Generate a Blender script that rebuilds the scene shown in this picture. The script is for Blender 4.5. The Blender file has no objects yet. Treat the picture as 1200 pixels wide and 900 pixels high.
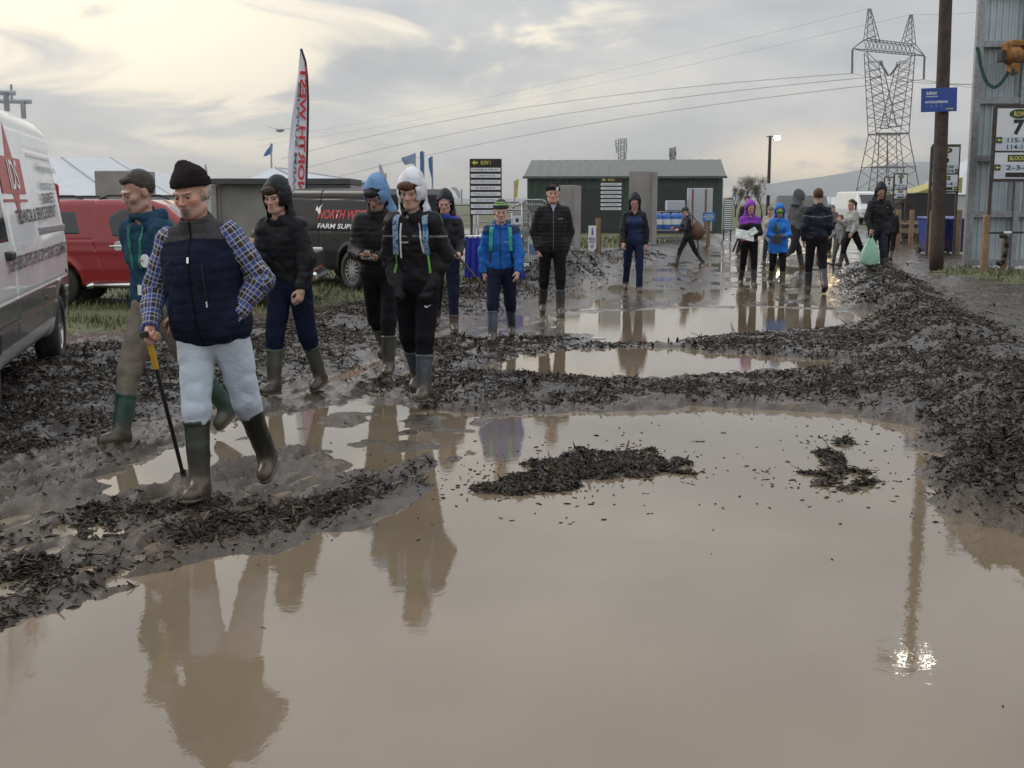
import bpy, bmesh, math, random
import numpy as np
from mathutils import Vector, Matrix
rnd = random.Random(7)
rng = np.random.default_rng(11)
SC = bpy.context.scene
COL = SC.collection
R = math.radians
# ---------------------------------------------------------------- camera
CAMH = 1.555
F = 1400.0
PITCH = math.atan(213.0 / F)
CP, SP = math.cos(PITCH), math.sin(PITCH)
cam_d = bpy.data.cameras.new("camera"); cam_d.sensor_width = 36; cam_d.lens = 36 * F / 1200.0
cam_d.clip_start = 0.1; cam_d.clip_end = 20000
cam = bpy.data.objects.new("camera", cam_d); COL.objects.link(cam)
cam.location = (0, 0, CAMH); cam.rotation_euler = (math.pi / 2 - PITCH, 0, 0)
SC.camera = cam

def ray(px, py):
    u, v = (px - 600) / F, (450 - py) / F
    return Vector((u, CP + v * SP, v * CP - SP))
def G(px, py, z=0.0):
    d = ray(px, py); t = (z - CAMH) / d.z
    return Vector((d.x * t, d.y * t, z))
def D(px, py, Y):
    d = ray(px, py); t = Y / d.y
    return Vector((d.x * t, Y, CAMH + d.z * t))
def pts(l, z=0.0):
    return np.array([G(a, b, z)[:2] for a, b in l])

# ---------------------------------------------------------------- tagging
def tag(o, label=None, cat=None, group=None, kind=None):
    if label: o["label"] = label
    if cat: o["category"] = cat
    if group: o["group"] = group
    if kind: o["kind"] = kind
    return o
def empty(name, loc, rz=0.0, label=None, cat=None, group=None):
    o = bpy.data.objects.new(name, None); COL.objects.link(o)
    o.location = loc; o.rotation_euler = (0, 0, rz); o.empty_display_size = 0.2
    return tag(o, label, cat, group)
def link(name, me, mat=None, parent=None, smooth=False):
    o = bpy.data.objects.new(name, me); COL.objects.link(o)
    if mat is not None:
        for m in (mat if isinstance(mat, (list, tuple)) else [mat]): me.materials.append(m)
    if parent is not None: o.parent = parent
    if smooth: me.shade_smooth()
    return o
def raw_mesh(name, V, Fc, nper):
    """fast mesh from numpy verts and faces with nper corners each"""
    me = bpy.data.meshes.new(name)
    V = np.ascontiguousarray(V, dtype=np.float32); Fc = np.ascontiguousarray(Fc, dtype=np.int32)
    me.vertices.add(len(V)); me.vertices.foreach_set("co", V.ravel())
    me.loops.add(Fc.size); me.loops.foreach_set("vertex_index", Fc.ravel())
    me.polygons.add(len(Fc)); me.polygons.foreach_set("loop_start", np.arange(0, Fc.size, nper, dtype=np.int32))
    me.update(calc_edges=True); me.validate()
    return me
def set_col(me, C, name="Col"):
    a = me.attributes.new(name, 'FLOAT_COLOR', 'POINT')
    if C.shape[1] == 3: C = np.concatenate([C, np.ones((len(C), 1))], 1)
    a.data.foreach_set("color", np.ascontiguousarray(C, dtype=np.float32).ravel())
def set_f(me, v, name):
    a = me.attributes.new(name, 'FLOAT', 'POINT'); a.data.foreach_set("value", np.ascontiguousarray(v, dtype=np.float32))

class MB:
    """collects boxes, tubes, lathes and prisms into one mesh"""
    def __init__(s): s.bm = bmesh.new()
    def box(s, c, size, rot=None, bev=0.0):
        r = bmesh.ops.create_cube(s.bm, size=1.0); vs = r["verts"]
        M = Matrix.Translation(c) @ (rot.to_4x4() if rot else Matrix()) @ Matrix.Diagonal((*size, 1))
        bmesh.ops.transform(s.bm, matrix=M, verts=vs)
        if bev > 0:
            es = list({e for v in vs for e in v.link_edges})
            bmesh.ops.bevel(s.bm, geom=es, offset=bev, segments=2, affect='EDGES', profile=0.5)
        return s
    def b2(s, a, b, bev=0.0):
        return s.box([(a[i] + b[i]) / 2 for i in range(3)], [abs(b[i] - a[i]) for i in range(3)], None, bev)
    def tube(s, a, b, r, r2=None, n=8):
        a, b = Vector(a), Vector(b); d = b - a; L = d.length
        if L < 1e-6: return s
        q = d.to_track_quat('Z', 'Y').to_matrix().to_4x4()
        res = bmesh.ops.create_cone(s.bm, cap_ends=True, segments=n, radius1=r, radius2=r if r2 is None else r2, depth=L)
        bmesh.ops.transform(s.bm, matrix=Matrix.Translation((a + b) / 2) @ q, verts=res["verts"])
        return s
    def path(s, P, r, n=6):
        for i in range(len(P) - 1): s.tube(P[i], P[i + 1], r if not isinstance(r, (list, tuple)) else r[i], n=n)
        return s
    def bar(s, a, b, w, h):
        a, b = Vector(a), Vector(b); d = b - a
        q = d.to_track_quat('X', 'Z').to_matrix()
        return s.box((a + b) / 2, (d.length, w, h), q)
    def prism(s, P, thick, M=None):
        """polygon P in local XZ, extruded along +Y by thick, then matrix M"""
        n = len(P); M = M or Matrix()
        v0 = [s.bm.verts.new(M @ Vector((p[0], 0, p[1]))) for p in P]
        v1 = [s.bm.verts.new(M @ Vector((p[0], thick, p[1]))) for p in P]
        s.bm.faces.new(v0); s.bm.faces.new(v1[::-1])
        for i in range(n): s.bm.faces.new((v0[i], v1[i], v1[(i + 1) % n], v0[(i + 1) % n]))
        return s
    def lathe(s, prof, c=(0, 0, 0), axis='Z', n=24):
        """profile list of (r, h) turned about axis"""
        rings = []
        for r, h in prof:
            ring = []
            for k in range(n):
                t = 2 * math.pi * k / n; x, y = r * math.cos(t), r * math.sin(t)
                p = {'Z': (x, y, h), 'Y': (x, h, y), 'X': (h, x, y)}[axis]
                ring.append(s.bm.verts.new(Vector(p) + Vector(c)))
            rings.append(ring)
        for a, b in zip(rings[:-1], rings[1:]):
            for k in range(n): s.bm.faces.new((a[k], a[(k + 1) % n], b[(k + 1) % n], b[k]))
        return s
    def quad(s, *P):
        s.bm.faces.new([s.bm.verts.new(Vector(p)) for p in P]); return s
    def build(s, name, mat=None, parent=None, smooth=False):
        bmesh.ops.recalc_face_normals(s.bm, faces=s.bm.faces[:])
        me = bpy.data.meshes.new(name); s.bm.to_mesh(me); s.bm.free()
        return link(name, me, mat, parent, smooth)

# ---------------------------------------------------------------- materials
MATS = {}
def mat(name, col=(0.5, 0.5, 0.5), rough=0.6, metal=0.0, var=0.12, scale=6.0, bump=0.0, bscale=40.0, attr=None, dirt=0.0,
        emit=None, estr=0.0, spec=0.5, coat=0.0, dirtz=0.5, wave=None):
    if name in MATS: return MATS[name]
    m = bpy.data.materials.new(name); m.use_nodes = True; nt = m.node_tree; N, L = nt.nodes, nt.links
    b = N["Principled BSDF"]
    b.inputs["Roughness"].default_value = rough; b.inputs["Metallic"].default_value = metal
    b.inputs["Specular IOR Level"].default_value = spec
    b.inputs["Coat Weight"].default_value = coat
    tc = N.new("ShaderNodeTexCoord")
    if attr:
        a = N.new("ShaderNodeAttribute"); a.attribute_name = attr; cs = a.outputs["Color"]
    else:
        a = N.new("ShaderNodeRGB"); a.outputs[0].default_value = (*col, 1); cs = a.outputs[0]
    if var > 0:
        n = N.new("ShaderNodeTexNoise"); n.inputs["Scale"].default_value = scale; n.inputs["Detail"].default_value = 6
        L.new(tc.outputs["Object"], n.inputs["Vector"])
        mr = N.new("ShaderNodeMapRange"); mr.inputs[1].default_value = 0.3; mr.inputs[2].default_value = 0.7
        mr.inputs[3].default_value = 1 - var; mr.inputs[4].default_value = 1 + var
        L.new(n.outputs["Fac"], mr.inputs[0])
        mx = N.new("ShaderNodeVectorMath"); mx.operation = 'SCALE'
        L.new(cs, mx.inputs[0]); L.new(mr.outputs[0], mx.inputs["Scale"]); cs = mx.outputs[0]
    if dirt > 0:   # mud splashed over the lowest part, thinning upwards
        sx = N.new("ShaderNodeSeparateXYZ"); L.new(tc.outputs["Object"], sx.inputs[0])
        n2 = N.new("ShaderNodeTexNoise"); n2.inputs["Scale"].default_value = 9; n2.inputs["Detail"].default_value = 8
        L.new(tc.outputs["Object"], n2.inputs["Vector"])
        m1 = N.new("ShaderNodeMapRange"); m1.inputs[1].default_value = 0; m1.inputs[2].default_value = dirtz
        m1.inputs[3].default_value = 0.98; m1.inputs[4].default_value = -0.25
        L.new(sx.outputs["Z"], m1.inputs[0])
        ad = N.new("ShaderNodeMath"); ad.operation = 'ADD'; L.new(m1.outputs[0], ad.inputs[0]); L.new(n2.outputs["Fac"], ad.inputs[1])
        m2 = N.new("ShaderNodeMapRange"); m2.inputs[1].default_value = 0.55; m2.inputs[2].default_value = 1.05; m2.inputs[4].default_value = dirt
        L.new(ad.outputs[0], m2.inputs[0])
        mm = N.new("ShaderNodeMix"); mm.data_type = 'RGBA'; L.new(m2.outputs[0], mm.inputs["Factor"])
        L.new(cs, mm.inputs["A"]); mm.inputs["B"].default_value = (0.075, 0.055, 0.04, 1); cs = mm.outputs["Result"]
    L.new(cs, b.inputs["Base Color"])
    if bump > 0:
        n3 = N.new("ShaderNodeTexNoise"); n3.inputs["Scale"].default_value = bscale; n3.inputs["Detail"].default_value = 5
        L.new(tc.outputs["Object"], n3.inputs["Vector"])
        bp = N.new("ShaderNodeBump"); bp.inputs["Strength"].default_value = bump; bp.inputs["Distance"].default_value = 0.02
        L.new(n3.outputs["Fac"], bp.inputs["Height"]); L.new(bp.outputs[0], b.inputs["Normal"])
    if emit:
        b.inputs["Emission Color"].default_value = (*emit, 1); b.inputs["Emission Strength"].default_value = estr
    MATS[name] = m
    return m

# ---------------------------------------------------------------- noise
def _h(ix, iy, iz, seed):
    n = (ix.astype(np.int64) * 374761393 + iy.astype(np.int64) * 668265263 + iz.astype(np.int64) * 2147483647 // 3 + seed * 974711) & 0xFFFFFFFF
    n = ((n ^ (n >> 13)) * 1274126177) & 0xFFFFFFFF
    n = n ^ (n >> 16)
    return (n & 0xFFFFFF).astype(np.float32) / float(0xFFFFFF)
def vn2(x, y, seed=0):
    ix, iy = np.floor(x), np.floor(y); fx, fy = (x - ix).astype(np.float32), (y - iy).astype(np.float32)
    fx = fx * fx * (3 - 2 * fx); fy = fy * fy * (3 - 2 * fy); z = np.zeros_like(ix)
    a, b = _h(ix, iy, z, seed), _h(ix + 1, iy, z, seed); c, d = _h(ix, iy + 1, z, seed), _h(ix + 1, iy + 1, z, seed)
    return (a + (b - a) * fx) * (1 - fy) + (c + (d - c) * fx) * fy
def fbm2(x, y, sc, octv=3, seed=0):
    s = 0; a = 1.0; t = 0
    for o in range(octv):
        s = s + a * vn2(x / sc * 2 ** o + 31.7 * o, y / sc * 2 ** o - 11.3 * o, seed + o); t += a; a *= 0.5
    return s / t * 2 - 1
def vn3(P, seed=0):
    I = np.floor(P); f = (P - I).astype(np.float32); f = f * f * (3 - 2 * f)
    x, y, z = I[:, 0], I[:, 1], I[:, 2]; r = 0
    for dz in (0, 1):
        wz = f[:, 2] if dz else 1 - f[:, 2]
        for dy in (0, 1):
            wy = f[:, 1] if dy else 1 - f[:, 1]
            a, b = _h(x, y + dy, z + dz, seed), _h(x + 1, y + dy, z + dz, seed)
            r = r + wz * wy * (a + (b - a) * f[:, 0])
    return r * 2 - 1
def sstep(a, b, x):
    t = np.clip((x - a) / (b - a), 0, 1); return t * t * (3 - 2 * t)
def sd_poly(P, poly):
    """signed distance to closed polygon, negative inside"""
    x, y = P[:, 0], P[:, 1]; d = np.full(len(P), 1e9); ins = np.zeros(len(P), bool); n = len(poly)
    for i in range(n):
        ax, ay = poly[i]; bx, by = poly[(i + 1) % n]; ex, ey = bx - ax, by - ay
        t = np.clip(((x - ax) * ex + (y - ay) * ey) / max(ex * ex + ey * ey, 1e-12), 0, 1)
        d = np.minimum(d, (x - ax - t * ex) ** 2 + (y - ay - t * ey) ** 2)
        c = (ay > y) != (by > y)
        with np.errstate(divide='ignore', invalid='ignore'):
            ins ^= c & (x < (bx - ax) * (y - ay) / (by - ay if by != ay else 1e-12) + ax)
    d = np.sqrt(d); return np.where(ins, -d, d)
def d_line(P, line):
    x, y = P[:, 0], P[:, 1]; d = np.full(len(P), 1e9)
    for i in range(len(line) - 1):
        ax, ay = line[i]; bx, by = line[i + 1]; ex, ey = bx - ax, by - ay
        t = np.clip(((x - ax) * ex + (y - ay) * ey) / max(ex * ex + ey * ey, 1e-12), 0, 1)
        d = np.minimum(d, (x - ax - t * ex) ** 2 + (y - ay - t * ey) ** 2)
    return np.sqrt(d)

# ---------------------------------------------------------------- lettering
def text_mesh(s, bold=0.0):
    cu = bpy.data.curves.new("t", 'FONT'); cu.body = s; cu.resolution_u = 3; cu.offset = bold; cu.fill_mode = 'FRONT'
    o = bpy.data.objects.new("t", cu); COL.objects.link(o)
    dg = bpy.context.evaluated_depsgraph_get(); dg.update()
    me = bpy.data.meshes.new_from_object(o.evaluated_get(dg)); bpy.data.objects.remove(o); bpy.data.curves.remove(cu)
    return me
def text(s, w, h, M, m, parent, bold=0.02, shear=0.0, name="lettering"):
    """text fitted to a w x h box centred on the origin of M; M's x runs along the line, its z up, the text faces M's -y"""
    me = text_mesh(s, bold)
    V = np.empty(len(me.vertices) * 3, np.float32); me.vertices.foreach_get("co", V); V = V.reshape(-1, 3)
    if not len(V): return None
    lo, hi = V.min(0), V.max(0); sz = np.maximum(hi - lo, 1e-6)
    x = (V[:, 0] - lo[0]) / sz[0] - 0.5; y = (V[:, 1] - lo[1]) / sz[1] - 0.5
    x = x * w + shear * y * h; y = y * h
    W = np.stack([x, np.zeros_like(x), y], 1)
    Mn = np.array(M); W = W @ Mn[:3, :3].T + Mn[:3, 3]
    me.vertices.foreach_set("co", W.astype(np.float32).ravel()); me.update()
    return link(name, me, m, parent)
# ---------------------------------------------------------------- world
w = bpy.data.worlds.new("World"); SC.world = w; w.use_nodes = True
nt = w.node_tree; N, L = nt.nodes, nt.links
for n in list(N): N.remove(n)
SUN_AZ, SUN_EL = R(-62), R(30)      # azimuth from +Y, negative to the left
out = N.new("ShaderNodeOutputWorld"); bg = N.new("ShaderNodeBackground"); L.new(bg.outputs[0], out.inputs[0])
sky = N.new("ShaderNodeTexSky"); sky.sky_type = 'NISHITA'; sky.sun_disc = False
sky.sun_elevation = SUN_EL; sky.sun_rotation = SUN_AZ; sky.dust_density = 3
geo = N.new("ShaderNodeTexCoord"); sep = N.new("ShaderNodeSeparateXYZ"); L.new(geo.outputs["Generated"], sep.inputs[0])
def mth(op, a, b=None, c=None):
    n = N.new("ShaderNodeMath"); n.operation = op
    for i, v in enumerate((a, b, c)):
        if v is None: continue
        if isinstance(v, (int, float)): n.inputs[i].default_value = v
        else: L.new(v, n.inputs[i])
    return n.outputs[0]
zc = mth('MAXIMUM', sep.outputs["Z"], 0.0)
den = mth('ADD', zc, 0.26)
cx = mth('DIVIDE', sep.outputs["X"], den); cy = mth('DIVIDE', sep.outputs["Y"], den)
cmb = N.new("ShaderNodeCombineXYZ"); L.new(cx, cmb.inputs[0]); L.new(cy, cmb.inputs[1])
def noise(scale, detail, rough, off=0.0, dist=0.0):
    n = N.new("ShaderNodeTexNoise"); n.inputs["Scale"].default_value = scale; n.inputs["Detail"].default_value = detail
    n.inputs["Roughness"].default_value = rough; n.inputs["Distortion"].default_value = dist
    mp = N.new("ShaderNodeMapping"); mp.inputs["Location"].default_value = (off, off * .7, off * 1.3)
    L.new(cmb.outputs[0], mp.inputs[0]); L.new(mp.outputs[0], n.inputs["Vector"]); return n.outputs["Fac"]
def ramp(f, stops):
    r = N.new("ShaderNodeValToRGB"); e = r.color_ramp.elements
    while len(e) > 1: e.remove(e[-1])
    e[0].position = stops[0][0]; e[0].color = (*stops[0][1], 1)
    for p, c in stops[1:]:
        k = e.new(p); k.color = (*c, 1)
    L.new(f, r.inputs[0]); return r.outputs[0]
def mixc(f, a, b, mode='MIX'):
    m = N.new("ShaderNodeMix"); m.data_type = 'RGBA'; m.blend_type = mode
    if isinstance(f, (int, float)): m.inputs["Factor"].default_value = f
    else: L.new(f, m.inputs["Factor"])
    for k, v in (("A", a), ("B", b)):
        if isinstance(v, tuple): m.inputs[k].default_value = (*v, 1)
        else: L.new(v, m.inputs[k])
    return m.outputs["Result"]
n1 = noise(1.5, 8, 0.55, 3.1, 0.3); n2 = noise(4.0, 7, 0.55, 9.4, 0.4)
cl = mth('ADD', mth('MULTIPLY', n1, 0.7), mth('MULTIPLY', n2, 0.3))
cloud = ramp(cl, [(0.33, (0.37, 0.385, 0.405)), (0.48, (0.455, 0.465, 0.48)), (0.62, (0.585, 0.58, 0.565))])
# warm thin places in the cloud, round two directions
def glow(px, py, width, lo, hi, nz):
    d = ray(px, py).normalized()
    v = N.new("ShaderNodeVectorMath"); v.operation = 'DISTANCE'; v.inputs[1].default_value = d
    # stretch vertically so the glow is a wide band
    s = N.new("ShaderNodeVectorMath"); s.operation = 'MULTIPLY'; s.inputs[1].default_value = (1, 1, 2.4)
    L.new(geo.outputs["Generated"], s.inputs[0]); v.inputs[1].default_value = (d.x, d.y, d.z * 2.4); L.new(s.outputs[0], v.inputs[0])
    g = N.new("ShaderNodeMapRange"); g.interpolation_type = 'SMOOTHSTEP'
    g.inputs[1].default_value = width; g.inputs[2].default_value = 0.0; L.new(v.outputs["Value"], g.inputs[0])
    h = N.new("ShaderNodeMapRange"); h.interpolation_type = 'SMOOTHSTEP'; h.inputs[1].default_value = lo; h.inputs[2].default_value = hi; L.new(nz, h.inputs[0])
    return mth('MULTIPLY', g.outputs[0], h.outputs[0])
n3 = noise(2.3, 8, 0.55, 1.7, 0.6)
g1 = mth('MAXIMUM', glow(60, 60, 0.52, 0.44, 0.60, n3), glow(560, 40, 0.24, 0.46, 0.62, n3))
g2 = glow(950, 210, 0.13, 0.34, 0.50, n2)
cloud = mixc(g1, cloud, (1.10, 0.97, 0.735))
cloud = mixc(g2, cloud, (1.35, 1.08, 0.70))
# paler towards the horizon
hz = N.new("ShaderNodeMapRange"); hz.inputs[1].default_value = 0.13; hz.inputs[2].default_value = 0.0; hz.inputs[4].default_value = 0.35
L.new(sep.outputs["Z"], hz.inputs[0])
cloud = mixc(hz.outputs[0], cloud, mixc(g2, (0.70, 0.70, 0.68), (1.4, 1.12, 0.72)))
skyc = N.new("ShaderNodeVectorMath"); skyc.operation = 'SCALE'; L.new(sky.outputs[0], skyc.inputs[0]); skyc.inputs["Scale"].default_value = 0.08
zen = N.new("ShaderNodeMapRange"); zen.interpolation_type = 'SMOOTHSTEP'; zen.inputs[1].default_value = 0.06; zen.inputs[2].default_value = 0.58; zen.inputs[3].default_value = 1.0; zen.inputs[4].default_value = 2.1
L.new(sep.outputs["Z"], zen.inputs[0])
czs = N.new("ShaderNodeVectorMath"); czs.operation = 'SCALE'; L.new(cloud, czs.inputs[0]); L.new(zen.outputs[0], czs.inputs["Scale"])
final = mixc(0.93, skyc.outputs[0], czs.outputs[0])
L.new(final, bg.inputs["Color"]); bg.inputs["Strength"].default_value = 1.0

sd_ = bpy.data.lights.new("sun", 'SUN'); sd_.energy = 0.9; sd_.angle = R(25); sd_.color = (1.0, 0.93, 0.82)
sun = bpy.data.objects.new("sun", sd_); COL.objects.link(sun); sun.location = (-20, 40, 30)
sv = Vector((math.sin(SUN_AZ) * math.cos(SUN_EL), math.cos(SUN_AZ) * math.cos(SUN_EL), math.sin(SUN_EL)))
sun.rotation_euler = sv.to_track_quat('Z', 'Y').to_euler()

# ---------------------------------------------------------------- ground shape
PUD = [pts(l) for l in (
    [(-500, 900), (-120, 800), (0, 752), (60, 722), (160, 697), (235, 668), (330, 655), (400, 628), (468, 612), (500, 592), (520, 570), (528, 552), (548, 535), (560, 505),
     (590, 490), (700, 483), (800, 480), (900, 482), (1000, 488), (1065, 500), (1082, 530), (1072, 570), (1085, 592), (1120, 606), (1200, 628), (1500, 690), (2200, 1000), (2600, 1500), (-1600, 1500)],
    [(588, 432), (620, 416), (700, 410), (760, 406), (800, 412), (900, 418), (990, 423), (960, 432), (880, 438), (800, 440), (700, 447), (640, 442)],
    [(662, 372), (700, 366), (800, 362), (900, 361), (1022, 365), (1032, 372), (975, 384), (900, 389), (850, 392), (800, 399), (770, 404), (700, 399), (675, 385)],
    [(150, 572), (175, 540), (250, 512), (310, 490), (390, 477), (470, 478), (550, 486), (560, 510), (545, 540), (500, 532), (440, 545), (395, 530), (350, 520), (300, 535), (250, 545), (200, 560)],
)]
ISL = [pts(l) for l in (
    [(552, 572), (600, 545), (660, 532), (740, 526), (800, 540), (808, 556), (740, 557), (680, 572), (620, 580)],
    [(932, 557), (958, 530), (985, 513), (1002, 530), (1026, 564), (990, 573), (950, 570)],
)]
BERM_R = pts([(1012, 322), (1040, 342), (1062, 366), (1110, 398), (1150, 440), (1190, 505), (1240, 600), (1320, 760)])
BERM_L = pts([(-300, 560), (-60, 480), (60, 450), (200, 425), (340, 398), (440, 372), (560, 345), (640, 332)])
BERM_L2 = pts([(655, 331), (690, 322)])
BERM_M = pts([(720, 309), (800, 291), (850, 281), (880, 277)])
BAR = [pts(l) for l in ([(500, 452), (600, 455), (700, 462), (850, 462), (1000, 462), (1100, 480)], [(780, 408), (900, 402), (1000, 398), (1080, 405)], [(480, 412), (560, 402), (640, 400)])]
RIDGE = pts([(240, 628), (330, 612), (420, 590), (490, 568), (530, 548)])
MR = pts([(470, 480), (490, 425), (600, 392), (680, 398), (780, 398), (1030, 372), (1000, 345), (1010, 322), (1060, 330), (1105, 368), (1170, 425), (1300, 560), (1500, 690), (1200, 625), (1085, 592), (1072, 510), (900, 480), (560, 487)])
ML = pts([(-500, 760), (-400, 430), (70, 408), (330, 378), (440, 355), (600, 335), (690, 316), (725, 333), (600, 362), (480, 392), (420, 432), (330, 458), (200, 500), (100, 522), (0, 552)])
LOWL = pts([(-400, 800), (-300, 640), (0, 600), (200, 590), (330, 560), (540, 540), (540, 575), (470, 612), (400, 628), (330, 655), (160, 700), (0, 755)])
GRASS = [pts(l) for l in (
    [(-100, 380), (-60, 318), (470, 306), (590, 312), (600, 322), (540, 340), (340, 366), (180, 380), (60, 402)],
    [(600, 298), (760, 291), (900, 266), (700, 262), (560, 262)],
    [(1096, 326), (1102, 316), (1160, 318), (1240, 330), (1230, 342), (1150, 330)],
)]
RUTS = [pts(l) for l in ([(-200, 660), (60, 600), (260, 548), (420, 470), (520, 420), (620, 376), (740, 338), (840, 306)], [(-300, 780), (40, 680), (260, 628), (400, 596), (500, 560)], [(330, 470), (450, 420), (560, 380), (660, 345), (790, 310), (880, 290)],
    [(1090, 620), (1110, 520), (1090, 450), (1060, 400), (1020, 350)], [(820, 355), (880, 320), (925, 295), (950, 280)], [(900, 358), (940, 325), (965, 300), (985, 280)])]
ROAD = pts([(300, 480), (520, 380), (620, 350), (720, 320), (860, 280), (930, 262), (1040, 262), (1060, 300), (1010, 330), (1020, 365), (500, 480)])
SIDE = pts([(1030, 330), (1040, 310), (1130, 312), (1130, 318), (1090, 322), (1400, 420), (1400, 520), (1200, 420)])

_r = random.Random(5); PRINTS = []
for _ in range(230):
    p_ = G(_r.uniform(-60, 640), _r.uniform(385, 700)); PRINTS.append((p_.x, p_.y, _r.gauss(-.35, .35)))
for _ in range(60):
    p_ = G(_r.uniform(900, 1250), _r.uniform(380, 640)); PRINTS.append((p_.x, p_.y, _r.gauss(0, .5)))
def ground_fields(x, y):
    x = np.asarray(x, np.float64); y = np.asarray(y, np.float64); P = np.stack([x, y], 1)
    dist = np.sqrt(x * x + y * y)
    near = np.clip(1 - dist / 60, 0, 1)
    mul = np.zeros(len(x)); h = 0.034 + 0.018 * fbm2(x, y, 1.6, 3, 1) + near * (0.024 * fbm2(x, y, 0.38, 3, 5) + 0.009 * fbm2(x, y, 0.10, 2, 6))
    far = sstep(60, 140, dist)
    h = h * (1 - far) + 0.05 * far
    g = np.zeros(len(x))
    for q in GRASS: g = np.maximum(g, sstep(0.35, -0.35, sd_poly(P, q) + 0.5 * fbm2(x, y, 0.8, 3, 40)))
    g = np.maximum(g, sstep(55, 75, y) * 0.7); g = np.maximum(g, sstep(16, 22, np.abs(x)) * 0.8)
    h = h + g * 0.02 + 0.03 * sstep(15, 26, dist)
    road = sstep(0.6, -0.6, sd_poly(P, ROAD)); h = h - road * (0.026 + 0.022 * sstep(15, 26, dist))
    side = sstep(0.5, -0.5, sd_poly(P, SIDE)); h = h - side * 0.012
    def berm(line, ht, wd, seed):
        d = d_line(P, line); n = 0.65 + 0.6 * fbm2(x, y, 0.9, 3, seed)
        b = np.exp(-(d / wd) ** 2) * np.clip(n, 0.15, 2)
        return b * ht, np.clip(np.exp(-(d / (wd * 1.35)) ** 2) * 1.5, 0, 1)
    for line, ht, wd, sd0 in ((BERM_R, 0.34, 0.55, 50), (BERM_L, 0.16, 0.70, 60), (BERM_L2, 0.50, 0.75, 70), (BERM_M, 0.26, 0.8, 80)):
        b, m = berm(line, ht, wd, sd0); h = h + b; mul = np.maximum(mul, m)
    for q in BAR:
        b, m = berm(q, 0.055, 0.42, 90); h = h + b; mul = np.maximum(mul, m)
    b, m = berm(RIDGE, 0.045, 0.15, 95); h = h + b; mul = np.maximum(mul, m)
    mn = fbm2(x, y, 1.1, 3, 20)
    mul = np.maximum(mul, sstep(0.25, -0.35, sd_poly(P, MR) + 0.35 * mn) * 0.85)
    mul = np.maximum(mul, sstep(0.3, -0.4, sd_poly(P, ML) + 0.4 * mn) * 0.9)
    mul = np.maximum(mul, sstep(0.2, -0.2, sd_poly(P, LOWL)) * np.clip(0.52 + 0.9 * fbm2(x, y, 0.4, 3, 21), 0.08, 1))
    mul = np.maximum(mul, near * np.clip(0.10 + 0.5 * fbm2(x, y, 0.9, 3, 33), 0, 0.5) * (1 - g))
    h = h + mul * near * (0.034 * (fbm2(x, y, 0.16, 3, 7)) + 0.012)
    # wheel ruts with pushed-up edges
    for q in RUTS:
        d = d_line(P, q) + 0.06 * fbm2(x, y, 0.4, 2, 44); h = h + near * (0.034 * np.exp(-((d - 0.19) / 0.07) ** 2) - 0.030 * np.exp(-(d / 0.10) ** 2)) * (1 - g)
    # churned clods and boot prints
    n1_ = fbm2(x, y, 0.17, 3, 81); clod = 1 - np.abs(n1_) * 3.2
    ch = near * (1 - road * sstep(12, 16, y)) * (1 - g); h = h + ch * (0.020 * np.clip(clod, -0.6, 1) - 0.006 + 0.007 * fbm2(x, y, 0.055, 2, 83))
    nm = (dist < 15) & (y > 3); xs_, ys_ = x[nm], y[nm]; dp_ = np.zeros(len(xs_))
    for (bx, by, ba) in PRINTS:
        ca, sa = math.cos(ba), math.sin(ba); m_ = (np.abs(xs_ - bx) < .3) & (np.abs(ys_ - by) < .3)
        if not m_.any(): continue
        u = (xs_[m_] - bx) * ca + (ys_[m_] - by) * sa; v = -(xs_[m_] - bx) * sa + (ys_[m_] - by) * ca; q_ = np.sqrt((u / .055) ** 2 + (v / .15) ** 2)
        dp_[m_] += 0.016 * np.exp(-((q_ - 1.35) / .3) ** 2) - 0.040 * np.exp(-q_ ** 4)
    h[nm] += dp_
    # puddles
    s = np.full(len(x), 1e9)
    for q in PUD: s = np.minimum(s, sd_poly(P, q))
    isl = np.full(len(x), 1e9)
    for q in ISL: isl = np.minimum(isl, sd_poly(P, q))
    wob = (0.16 * fbm2(x, y, 0.45, 4, 12) + 0.09 * fbm2(x, y, 0.13, 3, 13)) * np.clip(dist / 7, 0.55, 1.6)
    dD = sd_poly(P, PUD[3])
    t = sstep(-0.10, 0.22, s + wob)
    h = h * t + (1 - t) * (-0.045)
    shallow = sstep(0.05, -0.25, dD)     # the broken-up puddle by the boots: mud shows through
    h = np.where(shallow > 0, h + shallow * (0.046 + 0.045 * fbm2(x, y, 0.30, 4, 14)) * (dD < 0), h)
    low = sstep(0.2, -0.2, sd_poly(P, LOWL)); h = h * (1 - low * .45) + low * t * (0.012 * fbm2(x, y, 0.16, 3, 18) - 0.006)
    ti = sstep(0.05, -0.14, isl + 1.7 * wob - .01); h = h * (1 - ti) + ti * (0.018 + 0.03 * fbm2(x, y, 0.14, 3, 15))
    fr_ = road * sstep(12.5, 16, y); bm_ = np.zeros(len(x))
    for line, wd in ((BERM_R, .9), (BERM_L2, .9), (BERM_M, 1.0)): bm_ = np.maximum(bm_, np.exp(-(d_line(P, line) / wd) ** 2))
    k_ = fr_ * (1 - bm_); mul = mul * (1 - k_ * .93); h = h * (1 - k_) + k_ * (0.000 + 0.015 * fbm2(x, y * .45, 0.5, 4, 55)) * (s > .3) + k_ * h * (s <= .3)
    mul = mul * t; mul = np.maximum(mul, ti)
    return h, mul * (h > -0.012), g, road
def gz(x, y):
    h, m, g, r = ground_fields(np.array([x]), np.array([y])); return float(max(h[0], 0.0))

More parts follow.
